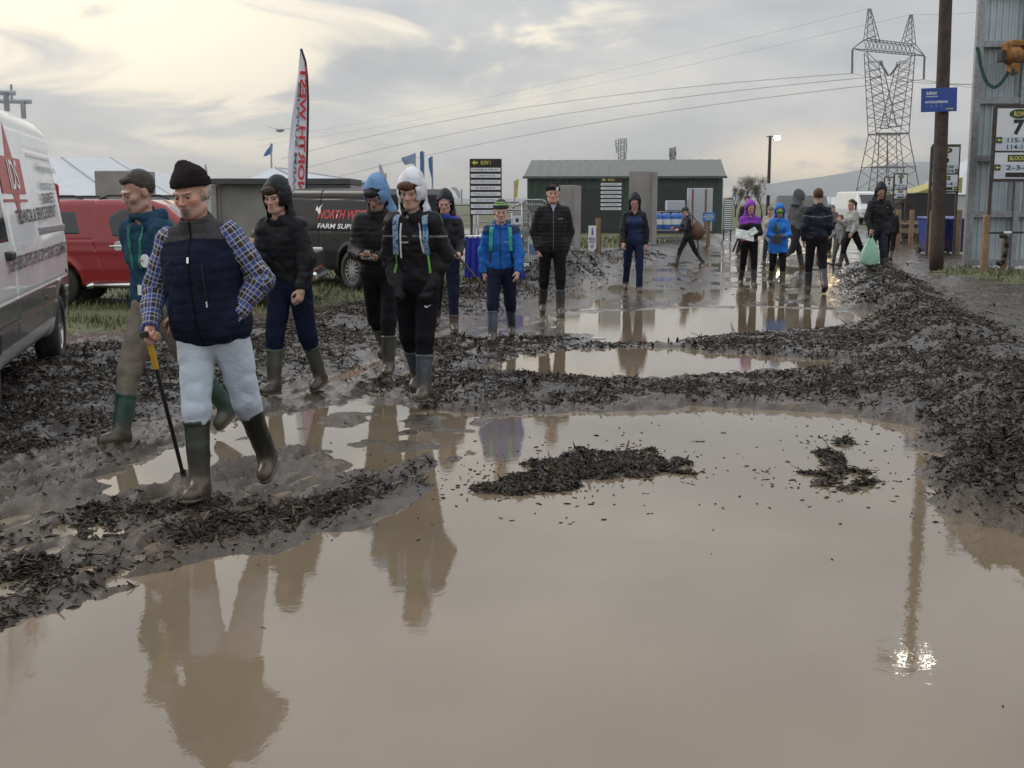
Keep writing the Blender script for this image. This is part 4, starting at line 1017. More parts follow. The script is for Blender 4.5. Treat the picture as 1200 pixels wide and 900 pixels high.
# ---------------------------------------------------------------- vehicles
glass_m = mat("dark_glass", (0.012, 0.016, 0.018), 0.06, var=0.0, spec=0.8)
tyre_m = mat("tyre_rubber", (0.022, 0.021, 0.020), 0.75, var=0.3, scale=18, bump=.3, dirt=0)
alloy_m = mat("alloy", (0.45, 0.45, 0.46), 0.3, 0.9, var=0.15, scale=20)
chrome_m = mat("chrome", (0.7, 0.7, 0.7), 0.12, 1.0, var=0)
blackpl_m = mat("black_plastic", (0.02, 0.02, 0.021), 0.5, var=0.15)
redlens_m = mat("red_lens", (0.35, 0.012, 0.012), 0.12, var=0.05)
def paint(name, rough=0.22, dirt=.75, dz=.9, coat=.5, spec=.5): return mat(name, attr="Col", rough=rough, var=0.06, scale=2.5, coat=coat, spec=spec, dirt=dirt, dirtz=dz)
class Side:
    """maps photo pixels onto a vehicle's side plane, giving local (x, z)"""
    def __init__(s, root, y0, sgn, k=0.0, zk=1.15):
        bpy.context.view_layer.update(); s.Mi = root.matrix_world.inverted(); s.y0, s.sgn, s.k, s.zk = y0, sgn, k, zk
    def hit(s, px, py):
        o = s.Mi @ Vector((0, 0, CAMH)); d = (s.Mi.to_3x3() @ ray(px, py))
        # plane: sgn*y = y0 - k*(z-zk)
        t = (s.y0 - s.k * (o.z - s.zk) - s.sgn * o.y) / (s.sgn * d.y + s.k * d.z); p = o + d * t
        return p.x, p.z
    def M(s, x, z, out=.006):
        """matrix for lettering centred at (x, z), facing outwards"""
        n = Vector((0, s.sgn, s.k)).normalized(); up = Vector((0, -s.sgn * s.k, 1)).normalized(); xa = up.cross(-n) * -1
        xa = (-n).cross(up); xa = Vector((-s.sgn, 0, 0))
        M = Matrix.Identity(4); y = s.sgn * (s.y0 - s.k * (z - s.zk))
        for i in range(3): M[i][0] = xa[i]; M[i][1] = -n[i]; M[i][2] = up[i]
        p = Vector((x, y, z)) + n * out
        for i in range(3): M[i][3] = p[i]
        return M
def wheel(root, x, y, r, w, sgn, spokes=10):
    o = bpy.data.objects.new("wheel", None); COL.objects.link(o); o.parent = root; o.location = (x, y, r)
    t = MB(); t.lathe([(r * .62, -w / 2), (r * .9, -w / 2), (r * .985, -w * .38), (r, -w * .2), (r, w * .2), (r * .985, w * .38), (r * .9, w / 2), (r * .62, w / 2), (r * .60, 0)], axis='Y', n=40); t.build("tyre", tyre_m, o, True)
    k = MB(); yo = sgn * w * .36
    k.lathe([(r * .63, yo * 1.2), (r * .60, yo * 1.2), (r * .58, yo * .9), (r * .58, -yo)], axis='Y', n=32)
    k.lathe([(0.001, yo * 1.15), (r * .12, yo * 1.15), (r * .15, yo * .8)], axis='Y', n=16)
    for i in range(spokes):
        a = 2 * math.pi * i / spokes; c, s_ = math.cos(a), math.sin(a)
        k.bar((r * .10 * c, yo, r * .10 * s_), (r * .61 * c, yo * 1.0, r * .61 * s_), .02, r * .09)
    k.build("rim", alloy_m, o); b = MB(); b.lathe([(0.001, yo * .3), (r * .6, yo * .3)], axis='Y', n=24); b.build("brake_disc", blackpl_m, o)
    return o
def body(root, prof, L, W, H, wheels, m, colf, h, k=0.0, zk=1.15, rnd_=.10, groove=(), side_gl=(), ws=None, rw=None, arch=1.22, dent=()):
    prof = np.array(prof, f32)
    def shell(P, off=0.0):
        d2 = sd_poly(P[:, [0, 2]].astype(np.float64), prof).astype(f32)
        w_ = W / 2 - k * np.maximum(P[:, 2] - zk, 0) - .05 * np.clip((P[:, 0] - L + .9) / .9, 0, 1) ** 2 - .03 * np.clip((.5 - P[:, 0]) / .5, 0, 1) ** 2
        w_ = w_ - .04 * np.clip((.65 - P[:, 2]) / .3, 0, 1)
        return smax(d2, np.abs(P[:, 1]) - w_, rnd_) - off
    def f(P):
        d = shell(P)
        for x, r in wheels:
            cyl = np.sqrt((P[:, 0] - x) ** 2 + (P[:, 2] - r) ** 2)
            lip = np.exp(-((cyl - r * (arch + .06)) / .04) ** 2) * (np.abs(P[:, 1]) > W * .38); d = d - .018 * lip
            d = smax(d, -np.maximum(cyl - r * arch, W / 2 - .34 - np.abs(P[:, 1])), .02)
        sidez = np.abs(P[:, 1]) > W * .3
        for g in groove:
            dg = d_line(P[:, [0, 2]], g[0]) if not isinstance(g, np.ndarray) else d_line(P[:, [0, 2]], g)
            d = d + (g[1] * np.exp(-(dg / g[2]) ** 2) * sidez).astype(f32)
        for poly, dep in dent:
            q = sd_poly(P[:, [0, 2]].astype(np.float64), np.array(poly)); d = d + (dep * sstep(.03, -.03, q) * sidez).astype(f32)
        return d
    bo = sdf_obj("body", f, (-.15, -W / 2 - .12, .1), (L + .15, W / 2 + .12, H + .12), h, m, root, colf, 1.3)
    def win(name, g, lo, hi):
        sdf_obj(name, lambda P: smax(shell(P, .005), g(P), .02), lo, hi, h, glass_m, root, None, 1.3)
    for poly in side_gl:
        pa = np.array(poly); mn, mx = pa.min(0), pa.max(0)
        for sg in (1, -1):
            win("side_window", lambda P: np.maximum(sd_poly(P[:, [0, 2]].astype(np.float64), pa).astype(f32), W * .33 - sg * P[:, 1]),
                (mn[0] - .1, min(sg * W * .3, sg * (W / 2 + .1)), mn[1] - .1), (mx[0] + .1, max(sg * W * .3, sg * (W / 2 + .1)), mx[1] + .1))
    for nm, q in (("windscreen", ws), ("rear_window", rw)):
        if q:
            x0, x1, z0, z1 = q; xm = (x0 + x1) / 2
            win(nm, lambda P: np.maximum(np.maximum(np.abs(P[:, 0] - xm) - (x1 - x0) / 2, np.abs(P[:, 2] - (z0 + z1) / 2) - (z1 - z0) / 2), np.abs(P[:, 1]) - W * .36), (x0 - .1, -W / 2, z0 - .1), (x1 + .1, W / 2, z1 + .1))
    return bo

# --- white panel van, rear end away from the camera
ga = G(73, 427, 0.0); fwd = Vector((.236, -.9717, 0)); lft = Vector((.9717, .236, 0))
p0 = ga - fwd * 1.0 - lft * 1.0
van = empty("panel_van", (p0.x, p0.y, 0.0), math.atan2(fwd.y, fwd.x), "white panel van with red diamond logo and black trade lettering parked by the track", "van")
VL, VW, VH, VK = 5.6, 2.03, 2.34, .135
def vcol(P):
    C = np.tile(A(.80, .82, .84), (len(P), 1)); low = (P[:, 2] < .82) & (P[:, 2] > .50) & (P[:, 0] < 5.4); C[low] = (.10, .10, .105)
    C[P[:, 2] < .50] = (.45, .46, .47); return C
gv = [(pts_, .010, .009) for pts_ in (
    [(.22, 2.02), (.30, 1.22), (.45, 1.16), (1.9, 1.10), (1.98, 1.2), (1.98, 2.02), (.22, 2.02)],
    [(2.12, .5), (2.12, 2.12)], [(3.40, .5), (3.40, 2.12)], [(3.45, .5), (3.45, 2.1)],
    [(.02, 2.17), (5.0, 2.17)], [(.0, .84), (5.4, .84)], [(.05, .66), (5.4, .66)])]
body(van, [(.03, .45), (0, .9), (.03, 1.4), (.16, 2.12), (.32, 2.28), (.7, 2.32), (3.6, 2.34), (4.0, 2.28), (4.75, 1.45), (5.45, 1.12), (5.6, .8), (5.58, .32), (.06, .32)], VL, VW, VH, [(.95, .345), (4.65, .345)],
     paint("van_paint", .30, .35, .9), vcol, .0165, VK, 1.15, .13, gv, side_gl=[[(3.6, 1.25), (4.5, 1.25), (4.2, 1.95), (3.6, 2.0)]], ws=(3.9, 4.8, 1.5, 2.25), dent=[([(.30, 1.30), (1.90, 1.24), (1.90, 1.96), (.28, 1.96)], .012)])
for x in (.95, 4.65):
    for sg in (1, -1): wheel(van, x, sg * .90, .345, .22, sg, 8)
sd1 = Side(van, VW / 2, 1, VK, 1.15)
redv = mat("red_decal", (0.42, 0.05, 0.05), .4, var=.05); blk = mat("black_decal", (0.03, 0.03, 0.035), .5, var=.05); grey_d = mat("grey_decal", (0.16, 0.16, 0.20), .5, var=.05); pale_w = mat("white_decal", (0.75, .75, .76), .45, var=.03)
def vtext(s, pl, pr, mt, name="lettering", bold=.02, hscale=1.0, S=None, root=None, h=None):
    """pl, pr: photo pixels of the left and right ends of the line's middle; h = letter height in metres"""
    S = S or sd1; a, c = S.hit(*pl), S.hit(*pr); w_ = abs(a[0] - c[0]); 
    M = S.M((a[0] + c[0]) / 2, (a[1] + c[1]) / 2); ang = math.atan2(c[1] - a[1], w_)
    M = M @ Matrix.Rotation(-ang, 4, 'Y')
    return text(s, w_, h, M, mt, root or van, bold, 0, name)
vtext("TECHNICAL & SERVICE SUPPORT", (19, 255), (65, 247), blk, h=.115)
vtext("SUPPLIERS OF PIG, POULTRY & DAIRY EQUIPMENT", (11, 313), (78, 290), blk, h=.125)
vtext("ENGINEERS", (49, 233), (63, 231), blk, h=.10)
vtext("Refrigeration Sales", (42, 197), (64, 201), grey_d, h=.10, bold=.0)
vtext("Automation Ltd.", (46, 216), (64, 217), grey_d, h=.10, bold=.0)
# logo: red diamond crossed by a red bar
cx_, cz_ = sd1.hit(14, 205)
lg = MB(); Ml = sd1.M(cx_, cz_, .004)
lg.prism([(-.24, .0), (0, .42), (.24, .0), (0, -.40)], .002, Ml); lg.build("logo_diamond", redv, van)
lg = MB(); lg.prism([(-.62, -.15), (.50, -.15), (.50, .14), (-.62, .14)], .002, sd1.M(cx_, cz_, .007)); lg.build("logo_bar", redv, van)
lg = MB(); lg.prism([(-.62, -.215), (.50, -.215), (.50, -.195), (-.62, -.195)], .002, sd1.M(cx_, cz_, .009)); lg.build("logo_stripe", redv, van)
text("IDS", .44, .24, sd1.M(cx_, cz_, .013), pale_w, van, .01)
def vb(name, mt, x0, x1, z0, z1, t, bev=.01, sgn=1):
    q = MB(); zc_ = (z0 + z1) / 2; yy = sgn * (VW / 2 - VK * max(zc_ - 1.15, 0)); q.b2((x0, yy - .02, z0), (x1, yy + t, z1), bev); return q.build(name, mt, van)
a = sd1.hit(46, 274); c = sd1.hit(77, 267)
vb("slide_rail", mat("rail_trim", (.30, .30, .31), .4, var=.1), .25, a[0], c[1] - .02, c[1] + .045, .012)
a = sd1.hit(8, 300); vb("door_handle", blackpl_m, a[0] - .12, a[0] + .08, a[1] - .03, a[1] + .03, .05, .015)
vb("side_marker", blackpl_m, .42, .50, .86, .90, .008)
vb("side_marker", blackpl_m, 1.9, 1.98, .70, .74, .008)
for sg in (1, -1): q = MB(); q.b2((-.02, sg * .82 - .07, 1.0), (.07, sg * .82 + .12, 1.75), .03); q.build("tail_lamp", redlens_m, van)
q = MB(); q.b2((-.10, -.95, .38), (.12, .95, .58), .04); q.build("rear_bumper", blackpl_m, van)
# roof bars
rk = empty("roof_rack", (0, 0, 0)); rk.parent = van
for x in (.55, 1.5, 2.5):
    q = MB(); q.tube((x, -.85, 2.52), (x, .80, 2.52), .022); 
    for sg in (-1, 1): q.b2((x - .04, sg * .72 - .02, 2.36), (x + .04, sg * .72 + .02, 2.53), .008); q.tube((x, sg * .62, 2.5), (x - .02, sg * .62, 2.68), .012)
    q.build("roof_bar", mat("galvanised", (.30, .31, .32), .45, .7, var=.2, scale=12), rk)
q = MB(); q.box((1.6, .30, 2.58), (2.6, .32, .06), None, .01); q.build("ladder_tray", mat("galvanised"), rk)

# --- red pickup with a hard canopy, side on
pk = empty("pickup_truck", (G(95, 356).x - .90, 17.25 + .86, gz(-6, 17.5) - .04), R(2), "red pickup with red canopy, roof rails and chrome side step beside the white van", "pickup")
pk.scale = (.885,) * 3
PL, PW = 5.25, 1.85
gp_ = [(l, .012, .009) for l in ([(1.72, .95), (1.72, 1.78)], [(1.70, 1.72), (1.66, 1.12), (1.95, .42)], [(2.75, .4), (2.80, 1.7)], [(3.72, .42), (3.80, 1.05)], [(.05, 1.12), (1.68, 1.14)])] + [([(.1, .98), (5.0, .90)], -.008, .05)]
body(pk, [(.02, .5), (0, 1.0), (.10, 1.62), (.25, 1.74), (1.5, 1.79), (2.6, 1.78), (2.85, 1.70), (3.50, 1.17), (4.9, 1.00), (5.2, .85), (5.24, .45), (4.9, .30), (.25, .38)], PL, PW, 1.8, [(1.02, .385), (4.18, .385)],
     paint("pickup_paint", .22, .35, .7), lambda P: np.tile(A(.27, .015, .020), (len(P), 1)), .0185, .20, 1.10, .11, gp_,
     side_gl=[[(.30, 1.20), (1.50, 1.22), (1.42, 1.60), (.40, 1.60)], [(2.0, 1.18), (2.70, 1.18), (2.72, 1.62), (2.15, 1.64), (1.93, 1.5)], [(2.80, 1.18), (3.22, 1.17), (2.95, 1.50), (2.80, 1.60)]], ws=(2.8, 3.46, 1.2, 1.68), arch=1.2)
for x in (1.02, 4.18):
    for sg in (1, -1): wheel(pk, x, sg * .80, .385, .25, sg, 12)
def pb(name, mt, a_, b_, bev=.01, root=pk): q = MB(); q.b2(a_, b_, bev); return q.build(name, mt, root)
q = MB(); q.path([(1.5, -.86, .36), (1.7, -.97, .40), (3.5, -.97, .40), (3.75, -.86, .36)], .045, 10); q.build("side_step", chrome_m, pk, True)
hd = MB(); hd.box((2.1, -.935, 1.03), (.28, .03, .035), None, .012); hd.lathe([(.001, -.932), (.075, -.932), (.085, -.92)], (2.1, 0, 1.03), 'Y', 20); hd.build("door_handle", chrome_m, pk)
hd = MB(); hd.box((3.05, -.935, 1.03), (.26, .03, .035), None, .012); hd.build("door_handle", chrome_m, pk)
for sg in (-1, 1):
    q = MB(); q.path([(.35, sg * .66, 1.78), (.5, sg * .66, 1.84), (1.35, sg * .66, 1.84), (1.5, sg * .66, 1.79)], .018); q.build("roof_rail", blackpl_m, pk)
    q = MB(); q.path([(1.75, sg * .66, 1.79), (1.9, sg * .66, 1.85), (2.75, sg * .66, 1.85), (2.9, sg * .66, 1.79)], .018); q.build("roof_rail", blackpl_m, pk)
    pb("headlight", mat("lamp_lens", (.55, .56, .58), .08, var=.1), (4.97, sg * .78 - .10, .84), (5.215, sg * .78 + .075, .95), .03)
    pb("tail_lamp", redlens_m, (-.03, sg * .84 - .06, .95), (.08, sg * .84 + .06, 1.35), .02)
pb("front_bumper", chrome_m, (5.12, -.80, .44), (5.30, .80, .60), .05); pb("grille", blackpl_m, (5.1, -.55, .66), (5.27, .55, .92), .03)

# --- black van with red and white lettering
ga = G(412, 344, .02); fw2 = Vector((-.66, .75, 0)).normalized(); lf2 = Vector((-fw2.y, fw2.x, 0)); ga = ga * (20.3 / ga.y)
BW = 1.80; p0 = ga - fw2 * .78 - lf2 * (BW / 2)
bv = empty("small_van", (p0.x, p0.y, gz(p0.x, p0.y) - .02), math.atan2(fw2.y, fw2.x), "small black van with red and white farm supplies lettering behind the red pickup", "van")
gb = [(l, .012, .009) for l in ([(1.75, .4), (1.75, 1.7)], [(2.75, .4), (2.75, 1.7)], [(.03, 1.52), (3.0, 1.56)], [(.1, 1.0), (4.2, .95)])]
body(bv, [(.02, .4), (0, .9), (.08, 1.60), (.25, 1.70), (2.7, 1.72), (3.0, 1.66), (3.55, 1.12), (4.25, .95), (4.4, .7), (4.38, .3), (.1, .3)], 4.4, BW, 1.72, [(.78, .335), (3.55, .335)],
     paint("black_van_paint", .34, 0, .5, .05, .25), lambda P: np.tile(A(.006, .0065, .008), (len(P), 1)), .02, .14, 1.1, .11, gb, side_gl=[[(2.85, 1.12), (3.4, 1.12), (3.05, 1.56), (2.85, 1.58)]], ws=(3.0, 3.6, 1.16, 1.6))
for x in (.78, 3.55):
    for sg in (1, -1): wheel(bv, x, sg * .80, .335, .21, sg, 14)
sb = Side(bv, BW / 2, 1, .14, 1.1)
def btxt(s, x0, x1, z, hh_, mt, **k): text(s, x1 - x0, hh_, sb.M(-(x0 + x1) / 2, z), mt, bv, **k)
red_t = mat("red_lettering", (.45, .02, .03), .4, var=.04)
l0 = sb.hit(374, 251); l1 = sb.hit(432, 249); xm = (l0[0] + l1[0]) / 2; wd = abs(l0[0] - l1[0])
text("NORTH WEST", wd, .16, sb.M(xm, l0[1]), red_t, bv, .03, .25)
text("FARM SUPPLIES", wd, .085, sb.M(xm, l0[1] - .20), pale_w, bv, .02, .25)
q = MB(); Mb = sb.M(xm + wd / 2 + .02, l0[1] + .05, .008)
q.prism([(-.10, .02), (-.03, .0), (.02, -.06), (.07, -.02), (.06, .06), (.12, .13), (.03, .08), (-.02, .05), (-.06, .10)], .002, Mb); q.build("bird_logo", pale_w, bv)
q = MB(); q.b2((-.06, -.78, .35), (.10, .78, .52), .04); q.build("rear_bumper", blackpl_m, bv)
q = MB(); q.box((1.45, .885, .96), (.16, .03, .035), None, .01); q.build("door_handle", blackpl_m, bv)
for sg in (-1, 1):
    q = MB(); q.b2((-.02, sg * .80 - .05, .85), (.07, sg * .80 + .07, 1.25), .02); q.build("tail_lamp", redlens_m, bv)

# --- far vehicles facing the camera
def far_car(px, py, Y, yaw, col, label, cat, name, H=1.75, van_=False, lit=False):
    b = D(px, py, Y); r = empty(name, (b.x, b.y, gz(b.x, b.y)), R(-90 + yaw), label, cat, "vehicles parked at the far end of the track")
    if van_: pf = [(.02, .4), (0, 1.0), (.1, H - .1), (.3, H), (3.6, H), (4.0, H - .1), (4.7, 1.35), (5.1, 1.1), (5.2, .5), (.1, .35)]; L_ = 5.2; ws = (4.0, 4.7, 1.4, H - .2)
    else: pf = [(.02, .5), (0, 1.0), (1.4, 1.05), (1.6, H - .05), (3.0, H), (3.8, 1.15), (4.8, 1.0), (5.0, .5), (.2, .38)]; L_ = 5.0; ws = (3.0, 3.8, 1.2, H - .12)
    body(r, pf, L_, 1.9, H, [(.9, .36), (4.1, .36)], paint("far_paint_" + name, .25, .3, .6), lambda P: np.tile(A(*col), (len(P), 1)), .05, .16, 1.1, .12, ws=ws)
    for x in (.9, 4.1):
        for sg in (1, -1): wheel(r, x, sg * .84, .36, .22, sg, 6)
    for sg in (1, -1):
        q = MB(); q.b2((L_ - .12, sg * .74 - .13, .78), (L_ + .02, sg * .74 + .13, .93), .03)
        q.build("headlight", mat("lit_headlight", (.8, .7, .5), .2, emit=(1.0, .72, .32), estr=14) if lit else mat("lamp_lens"), r)
    q = MB(); q.b2((L_ - .03, -.5, .55), (L_ + .03, .5, .78), .02); q.build("grille", blackpl_m, r)
far_car(932, 268, 44, -10, (.03, .035, .04), "dark pickup with its headlights on, facing down the track behind the walkers", "pickup", "dark_pickup_truck", 1.8, lit=True)
far_car(990, 256, 88, 6, (.55, .57, .58), "pale van parked beyond the dark pickup", "van", "delivery_van", 2.3, van_=True)
far_car(1020, 253, 120, -12, (.45, .47, .50), "silver van parked beneath the pylon", "van", "silver_van", 2.2, van_=True)
# ---------------------------------------------------------------- structures, signs, yard
galv = mat("galvanised"); conc = mat("concrete", (.27, .26, .245), .85, var=.22, scale=1.6, bump=.3, bscale=14)
timber = mat("fence_timber", (.22, .15, .085), .85, var=.3, scale=9, bump=.4)
darkwood = mat("creosoted_pole", (.055, .038, .030), .85, var=.35, scale=6, bump=.6, bscale=18)
pvc = mat("white_pvc", (.42, .455, .49), .5, var=.06, scale=1.2)
pvc2 = mat("grey_pvc", (.42, .45, .47), .5, var=.08)
signblk = mat("sign_black", (.015, .013, .012), .5, var=.05); signwht = mat("sign_white", (.66, .68, .70), .45, var=.03)
signyel = mat("sign_yellow", (.55, .50, .10), .5, var=.03); signgrn = mat("sign_green", (.018, .045, .022), .5, var=.03)
frame_br = mat("sign_frame", (.045, .035, .032), .6, var=.1); bluep = mat("blue_plastic", (.008, .035, .22), .45, var=.15, dirt=.6, dirtz=.6)
steel_gr = mat("dark_green_cladding", (.030, .055, .042), .55, var=.12, scale=.8); steel_rf = mat("roof_cladding", (.070, .085, .077), .5, var=.1, scale=.8)
lamp_on = mat("lit_floodlight", (.9, .9, .85), .3, emit=(1, .93, .78), estr=70)
def Mat3(o, x, y, z):
    M = Matrix.Identity(4)
    for i in range(3): M[i][0] = x[i]; M[i][1] = y[i]; M[i][2] = z[i]; M[i][3] = o[i]
    return M
def TM(x, y, z): return Mat3((x, y, z), (1, 0, 0), (0, 1, 0), (0, 0, 1))
def zat(py, Y): return D(600, py, Y).z
def xat(px, py, Y): return D(px, py, Y).x

# marquees at the left
def marquee(pxl, pxr, rl, rr, pyr, pye, Y, dep, label, ribs=6):
    zr, ze = zat(pyr, Y + dep / 2), zat(pye, Y); xl, xr = xat(pxl, 237, Y), xat(pxr, 237, Y); al, ar = xat(rl, 237, Y + dep / 2), xat(rr, 237, Y + dep / 2)
    xm = (xl + xr) / 2; r = empty("marquee", (xm, Y, .0), 0, label, "marquee")
    c = lambda x, y, z: (x - xm, y - Y, z)
    q = MB(); q.quad(c(xl, Y, ze), c(xr, Y, ze), c(ar, Y + dep / 2, zr), c(al, Y + dep / 2, zr)).quad(c(xr, Y, ze), c(xr, Y + dep, ze), c(ar, Y + dep / 2, zr)).quad(c(xl, Y, ze), c(al, Y + dep / 2, zr), c(xl, Y + dep, ze)).quad(c(xr, Y + dep, ze), c(xl, Y + dep, ze), c(al, Y + dep / 2, zr), c(ar, Y + dep / 2, zr)); q.build("roof", pvc, r)
    q = MB(); q.b2(c(xl + .1, Y + .1, .0), c(xr - .1, Y + dep - .1, ze - .02)); q.build("wall", pvc2, r)
    q = MB()
    for i in range(1, ribs):
        t = i / ribs; q.tube(c(xl + (xr - xl) * t, Y - .02, ze + .03), c(al + (ar - al) * t, Y + dep / 2, zr + .03), .05, n=6)
    q.tube(c(xr, Y, ze), c(ar, Y + dep / 2, zr), .05, n=6); q.build("roof_rib", mat("rib_grey", (.28, .29, .32), .6, var=.1), r)
marquee(-420, 205, -380, 132, 185, 231, 66, 20, "large white marquee with ribbed roof behind the red pickup", 9)
marquee(284, 432, 320, 328, 197, 214, 50, 9, "small white marquee with a pointed roof behind the grey stand", 2)
marquee(1052, 1175, 1062, 1128, 221, 236, 90, 16, "low white marquee beyond the picnic tables under the hills", 5)
marquee(1118, 1190, 1138, 1150, 182, 228, 62, 8, "tall white marquee with a peaked roof beside the corrugated screen", 2)
marquee(942, 1003, 950, 995, 231, 240, 110, 12, "pale far marquee behind the parked vehicles", 4)

# grey precast units and open-fronted cabin on the left
def block(name, label, cat, pl, pr, pt, pb_, Y, dep, m, bev=.03, rz=0, z0=None):
    x0, x1 = xat(pl, 237, Y), xat(pr, 237, Y); zt = zat(pt, Y); zb = zat(pb_, Y) if z0 is None else z0
    q = MB(); q.b2((x0 - (x0 + x1) / 2, 0, 0), (x1 - (x0 + x1) / 2, dep, zt - zb), bev); o = q.build(name, m); o.location = ((x0 + x1) / 2, Y, zb); o.rotation_euler.z = rz
    return tag(o, label, cat)
block("concrete_unit", "dark grey concrete box standing above the red pickup's roof", "concrete unit", 112, 168, 200, 300, 38, 1.4, conc, z0=0)
xl, xr, Yc = xat(247, 237, 31), xat(411, 237, 31), 31; zt = zat(209, 31)
cb = empty("cabin", ((xl + xr) / 2, Yc, 0), 0, "grey open-fronted cabin with a white-framed window behind the man in the beanie", "cabin"); w2 = (xr - xl) / 2
x_s = xat(352, 237, Yc) - (xl + xr) / 2
stone = mat("cabin_render", (.24, .23, .21), .8, var=.15, scale=2); dkc = mat("cabin_dark", (.05, .052, .055), .6, var=.15)
q = MB(); q.b2((-w2, 0, zt - .16), (w2, 2.4, zt), .02); q.build("roof", dkc, cb)
q = MB(); q.b2((-w2, .05, 0), (-w2 + .12, 2.35, zt - .17)).b2((-w2 + .13, 2.2, 0), (w2 - .13, 2.35, zt - .17)).b2((w2 - .12, .05, 0), (w2, 2.35, zt - .17)); q.build("wall", stone, cb)
q = MB(); q.b2((-w2 + .13, .30, 0), (x_s, .40, zt - .17)).b2((-w2 + .13, .22, .9), (-w2 + .19, .298, zt - .17)); q.build('front_wall', stone, cb)
q = MB(); q.b2((x_s + .01, -.02, .5), (w2 - .01, .08, zt - .18), .01); q.build("shutter", dkc, cb)
fr_ = MB(); x0 = xat(316, 237, Yc) - (xl + xr) / 2; x1 = xat(347, 237, Yc) - (xl + xr) / 2; z0_, z1_ = zat(262, Yc), zat(222, Yc)
for a_, b_ in (((x0, z0_), (x0, z1_)), ((x1, z0_), (x1, z1_)), ((x0, z0_), (x1, z0_)), ((x0, z1_), (x1, z1_)), (((x0 + x1) / 2, z0_), ((x0 + x1) / 2, z1_)), ((x0, (z0_ + z1_) / 2), (x1, (z0_ + z1_) / 2)), ((x0, z0_ * .75 + z1_ * .25), (x1, z0_ * .75 + z1_ * .25))):
    fr_.bar((a_[0], .27, a_[1]), (b_[0], .27, b_[1]), .05, .045)
wi = fr_.build("window", signwht, cb); q = MB(); q.b2((x0, .28, z0_), (x1, .297, z1_)); q.build("pane", glass_m, wi)

# feather banner
Yb = 22.5; fx = xat(357, 237, Yb); fb = empty("feather_banner", (fx, Yb, gz(fx, Yb)), 0, "tall white feather banner with mirrored red lettering rising behind the black van", "banner")
gzb = gz(fx, Yb)
def FP(px, py): d = D(px, py, Yb); return (d.x - fx, d.z - gzb)
right = [(357.5, 245), (358.5, 200), (359.5, 160), (360.2, 120), (359, 90), (357, 72), (352, 57)]; left = [(352, 57), (350, 75), (347.5, 95), (344, 125), (340, 155), (337.5, 180), (337, 200), (339, 222), (341, 240), (345, 246)]
q = MB(); R3 = [FP(*a_) for a_ in right]; L3 = [FP(*a_) for a_ in left][1:]
# a gently billowing cloth between the pole edge and the free edge
def edge(pl_, t): 
    t = t * (len(pl_) - 1); i = min(int(t), len(pl_) - 2); f_ = t - i; return (pl_[i][0] * (1 - f_) + pl_[i + 1][0] * f_, pl_[i][1] * (1 - f_) + pl_[i + 1][1] * f_)
RR = R3; LL = [FP(*a_) for a_ in left][::-1]; rows_ = []
for i in range(33):
    a_, b_ = edge(RR, i / 32), edge(LL, i / 32); rows_.append([q.bm.verts.new((a_[0] + (b_[0] - a_[0]) * j / 8, .02 * math.sin(i * .5 + j * .9) * j / 8 + .01, a_[1] + (b_[1] - a_[1]) * j / 8)) for j in range(9)])
for i in range(32):
    for j in range(8): q.bm.faces.new((rows_[i][j], rows_[i + 1][j], rows_[i + 1][j + 1], rows_[i][j + 1]))
q.build("cloth", mat("banner_cloth", (.72, .72, .80), .8, var=.05, scale=2), fb, True)
q = MB(); q.path([(0, .02, 0)] + [(a_[0] + .01, .02, a_[1]) for a_ in R3], .022, 8); q.build("pole", signblk, fb)
def vtx(s, px, pya, pyb, w_, m_, sh=0):
    a_, b_ = FP(px, pya), FP(px + sh, pyb); L_ = math.hypot(b_[0] - a_[0], b_[1] - a_[1]); u_ = Vector((b_[0] - a_[0], 0, b_[1] - a_[1])).normalized(); v_ = Vector((u_.z, 0, -u_.x))
    text(s, L_, w_, Mat3(((a_[0] + b_[0]) / 2, -.035, (a_[1] + b_[1]) / 2), u_, (0, 1, 0), v_), m_, fb, .03)
vtx("NORTH WEST", 353.0, 229, 78, .125, mat("banner_red", (.55, .03, .04), .6, var=.03), 3)
vtx("FARM SUPPLIES", 344.6, 226, 96, .055, grey_d, 7)

# small flags and bird
def flag(pxp, pyt, pyb, poly, Y, m_, label, name="flag", feather=False):
    x = xat(pxp, 237, Y); zb = 0; r = empty(name, (x, Y, 0), 0, label, "flag")
    q = MB(); zt_ = zat(pyt, Y); q.tube((0, 0, 0), (0, 0, zt_), .03 * Y / 40, n=6); q.build("pole", mat("flag_pole", (.35, .35, .36), .5, var=.1), r)
    q = MB(); P_ = [(D(a_, b_, Y).x - x, D(a_, b_, Y).z) for a_, b_ in poly]; q.prism(P_, .02, TM(0, -.03, 0)); q.build("cloth", m_, r)
blu = mat("flag_blue", (.05, .16, .38), .8, var=.2, scale=2); ltb = mat("flag_pale_blue", (.25, .34, .48), .8, var=.3, scale=3); yl = mat("flag_yellow", (.50, .42, .06), .8, var=.15); lil = mat("flag_lilac", (.42, .38, .55), .8, var=.1)
flag(319.5, 168, 230, [(319.5, 168), (316.5, 171), (312, 177), (308.5, 183), (312, 183), (316, 181), (319.3, 178)], 60, blu, "small dark blue flag flying above the pointed marquee")
flag(242.5, 193, 230, [(242.5, 209), (240.5, 200), (241, 192), (242.5, 196), (244, 207)], 55, lil, "thin lilac feather flag above the man in the beanie")
flag(452.5, 203, 240, [(452, 215), (451, 205), (447, 194), (444, 192), (444.5, 200), (446, 212)], 42, lil, "pale feather flag behind the blue-hooded young man")
flag(487, 179, 235, [(486.6, 179.5), (480, 182), (470, 185), (472, 190), (475, 193.5), (481, 192), (486.6, 193)], 40, ltb, "pale blue and white flag flying left of the two blue feather flags")
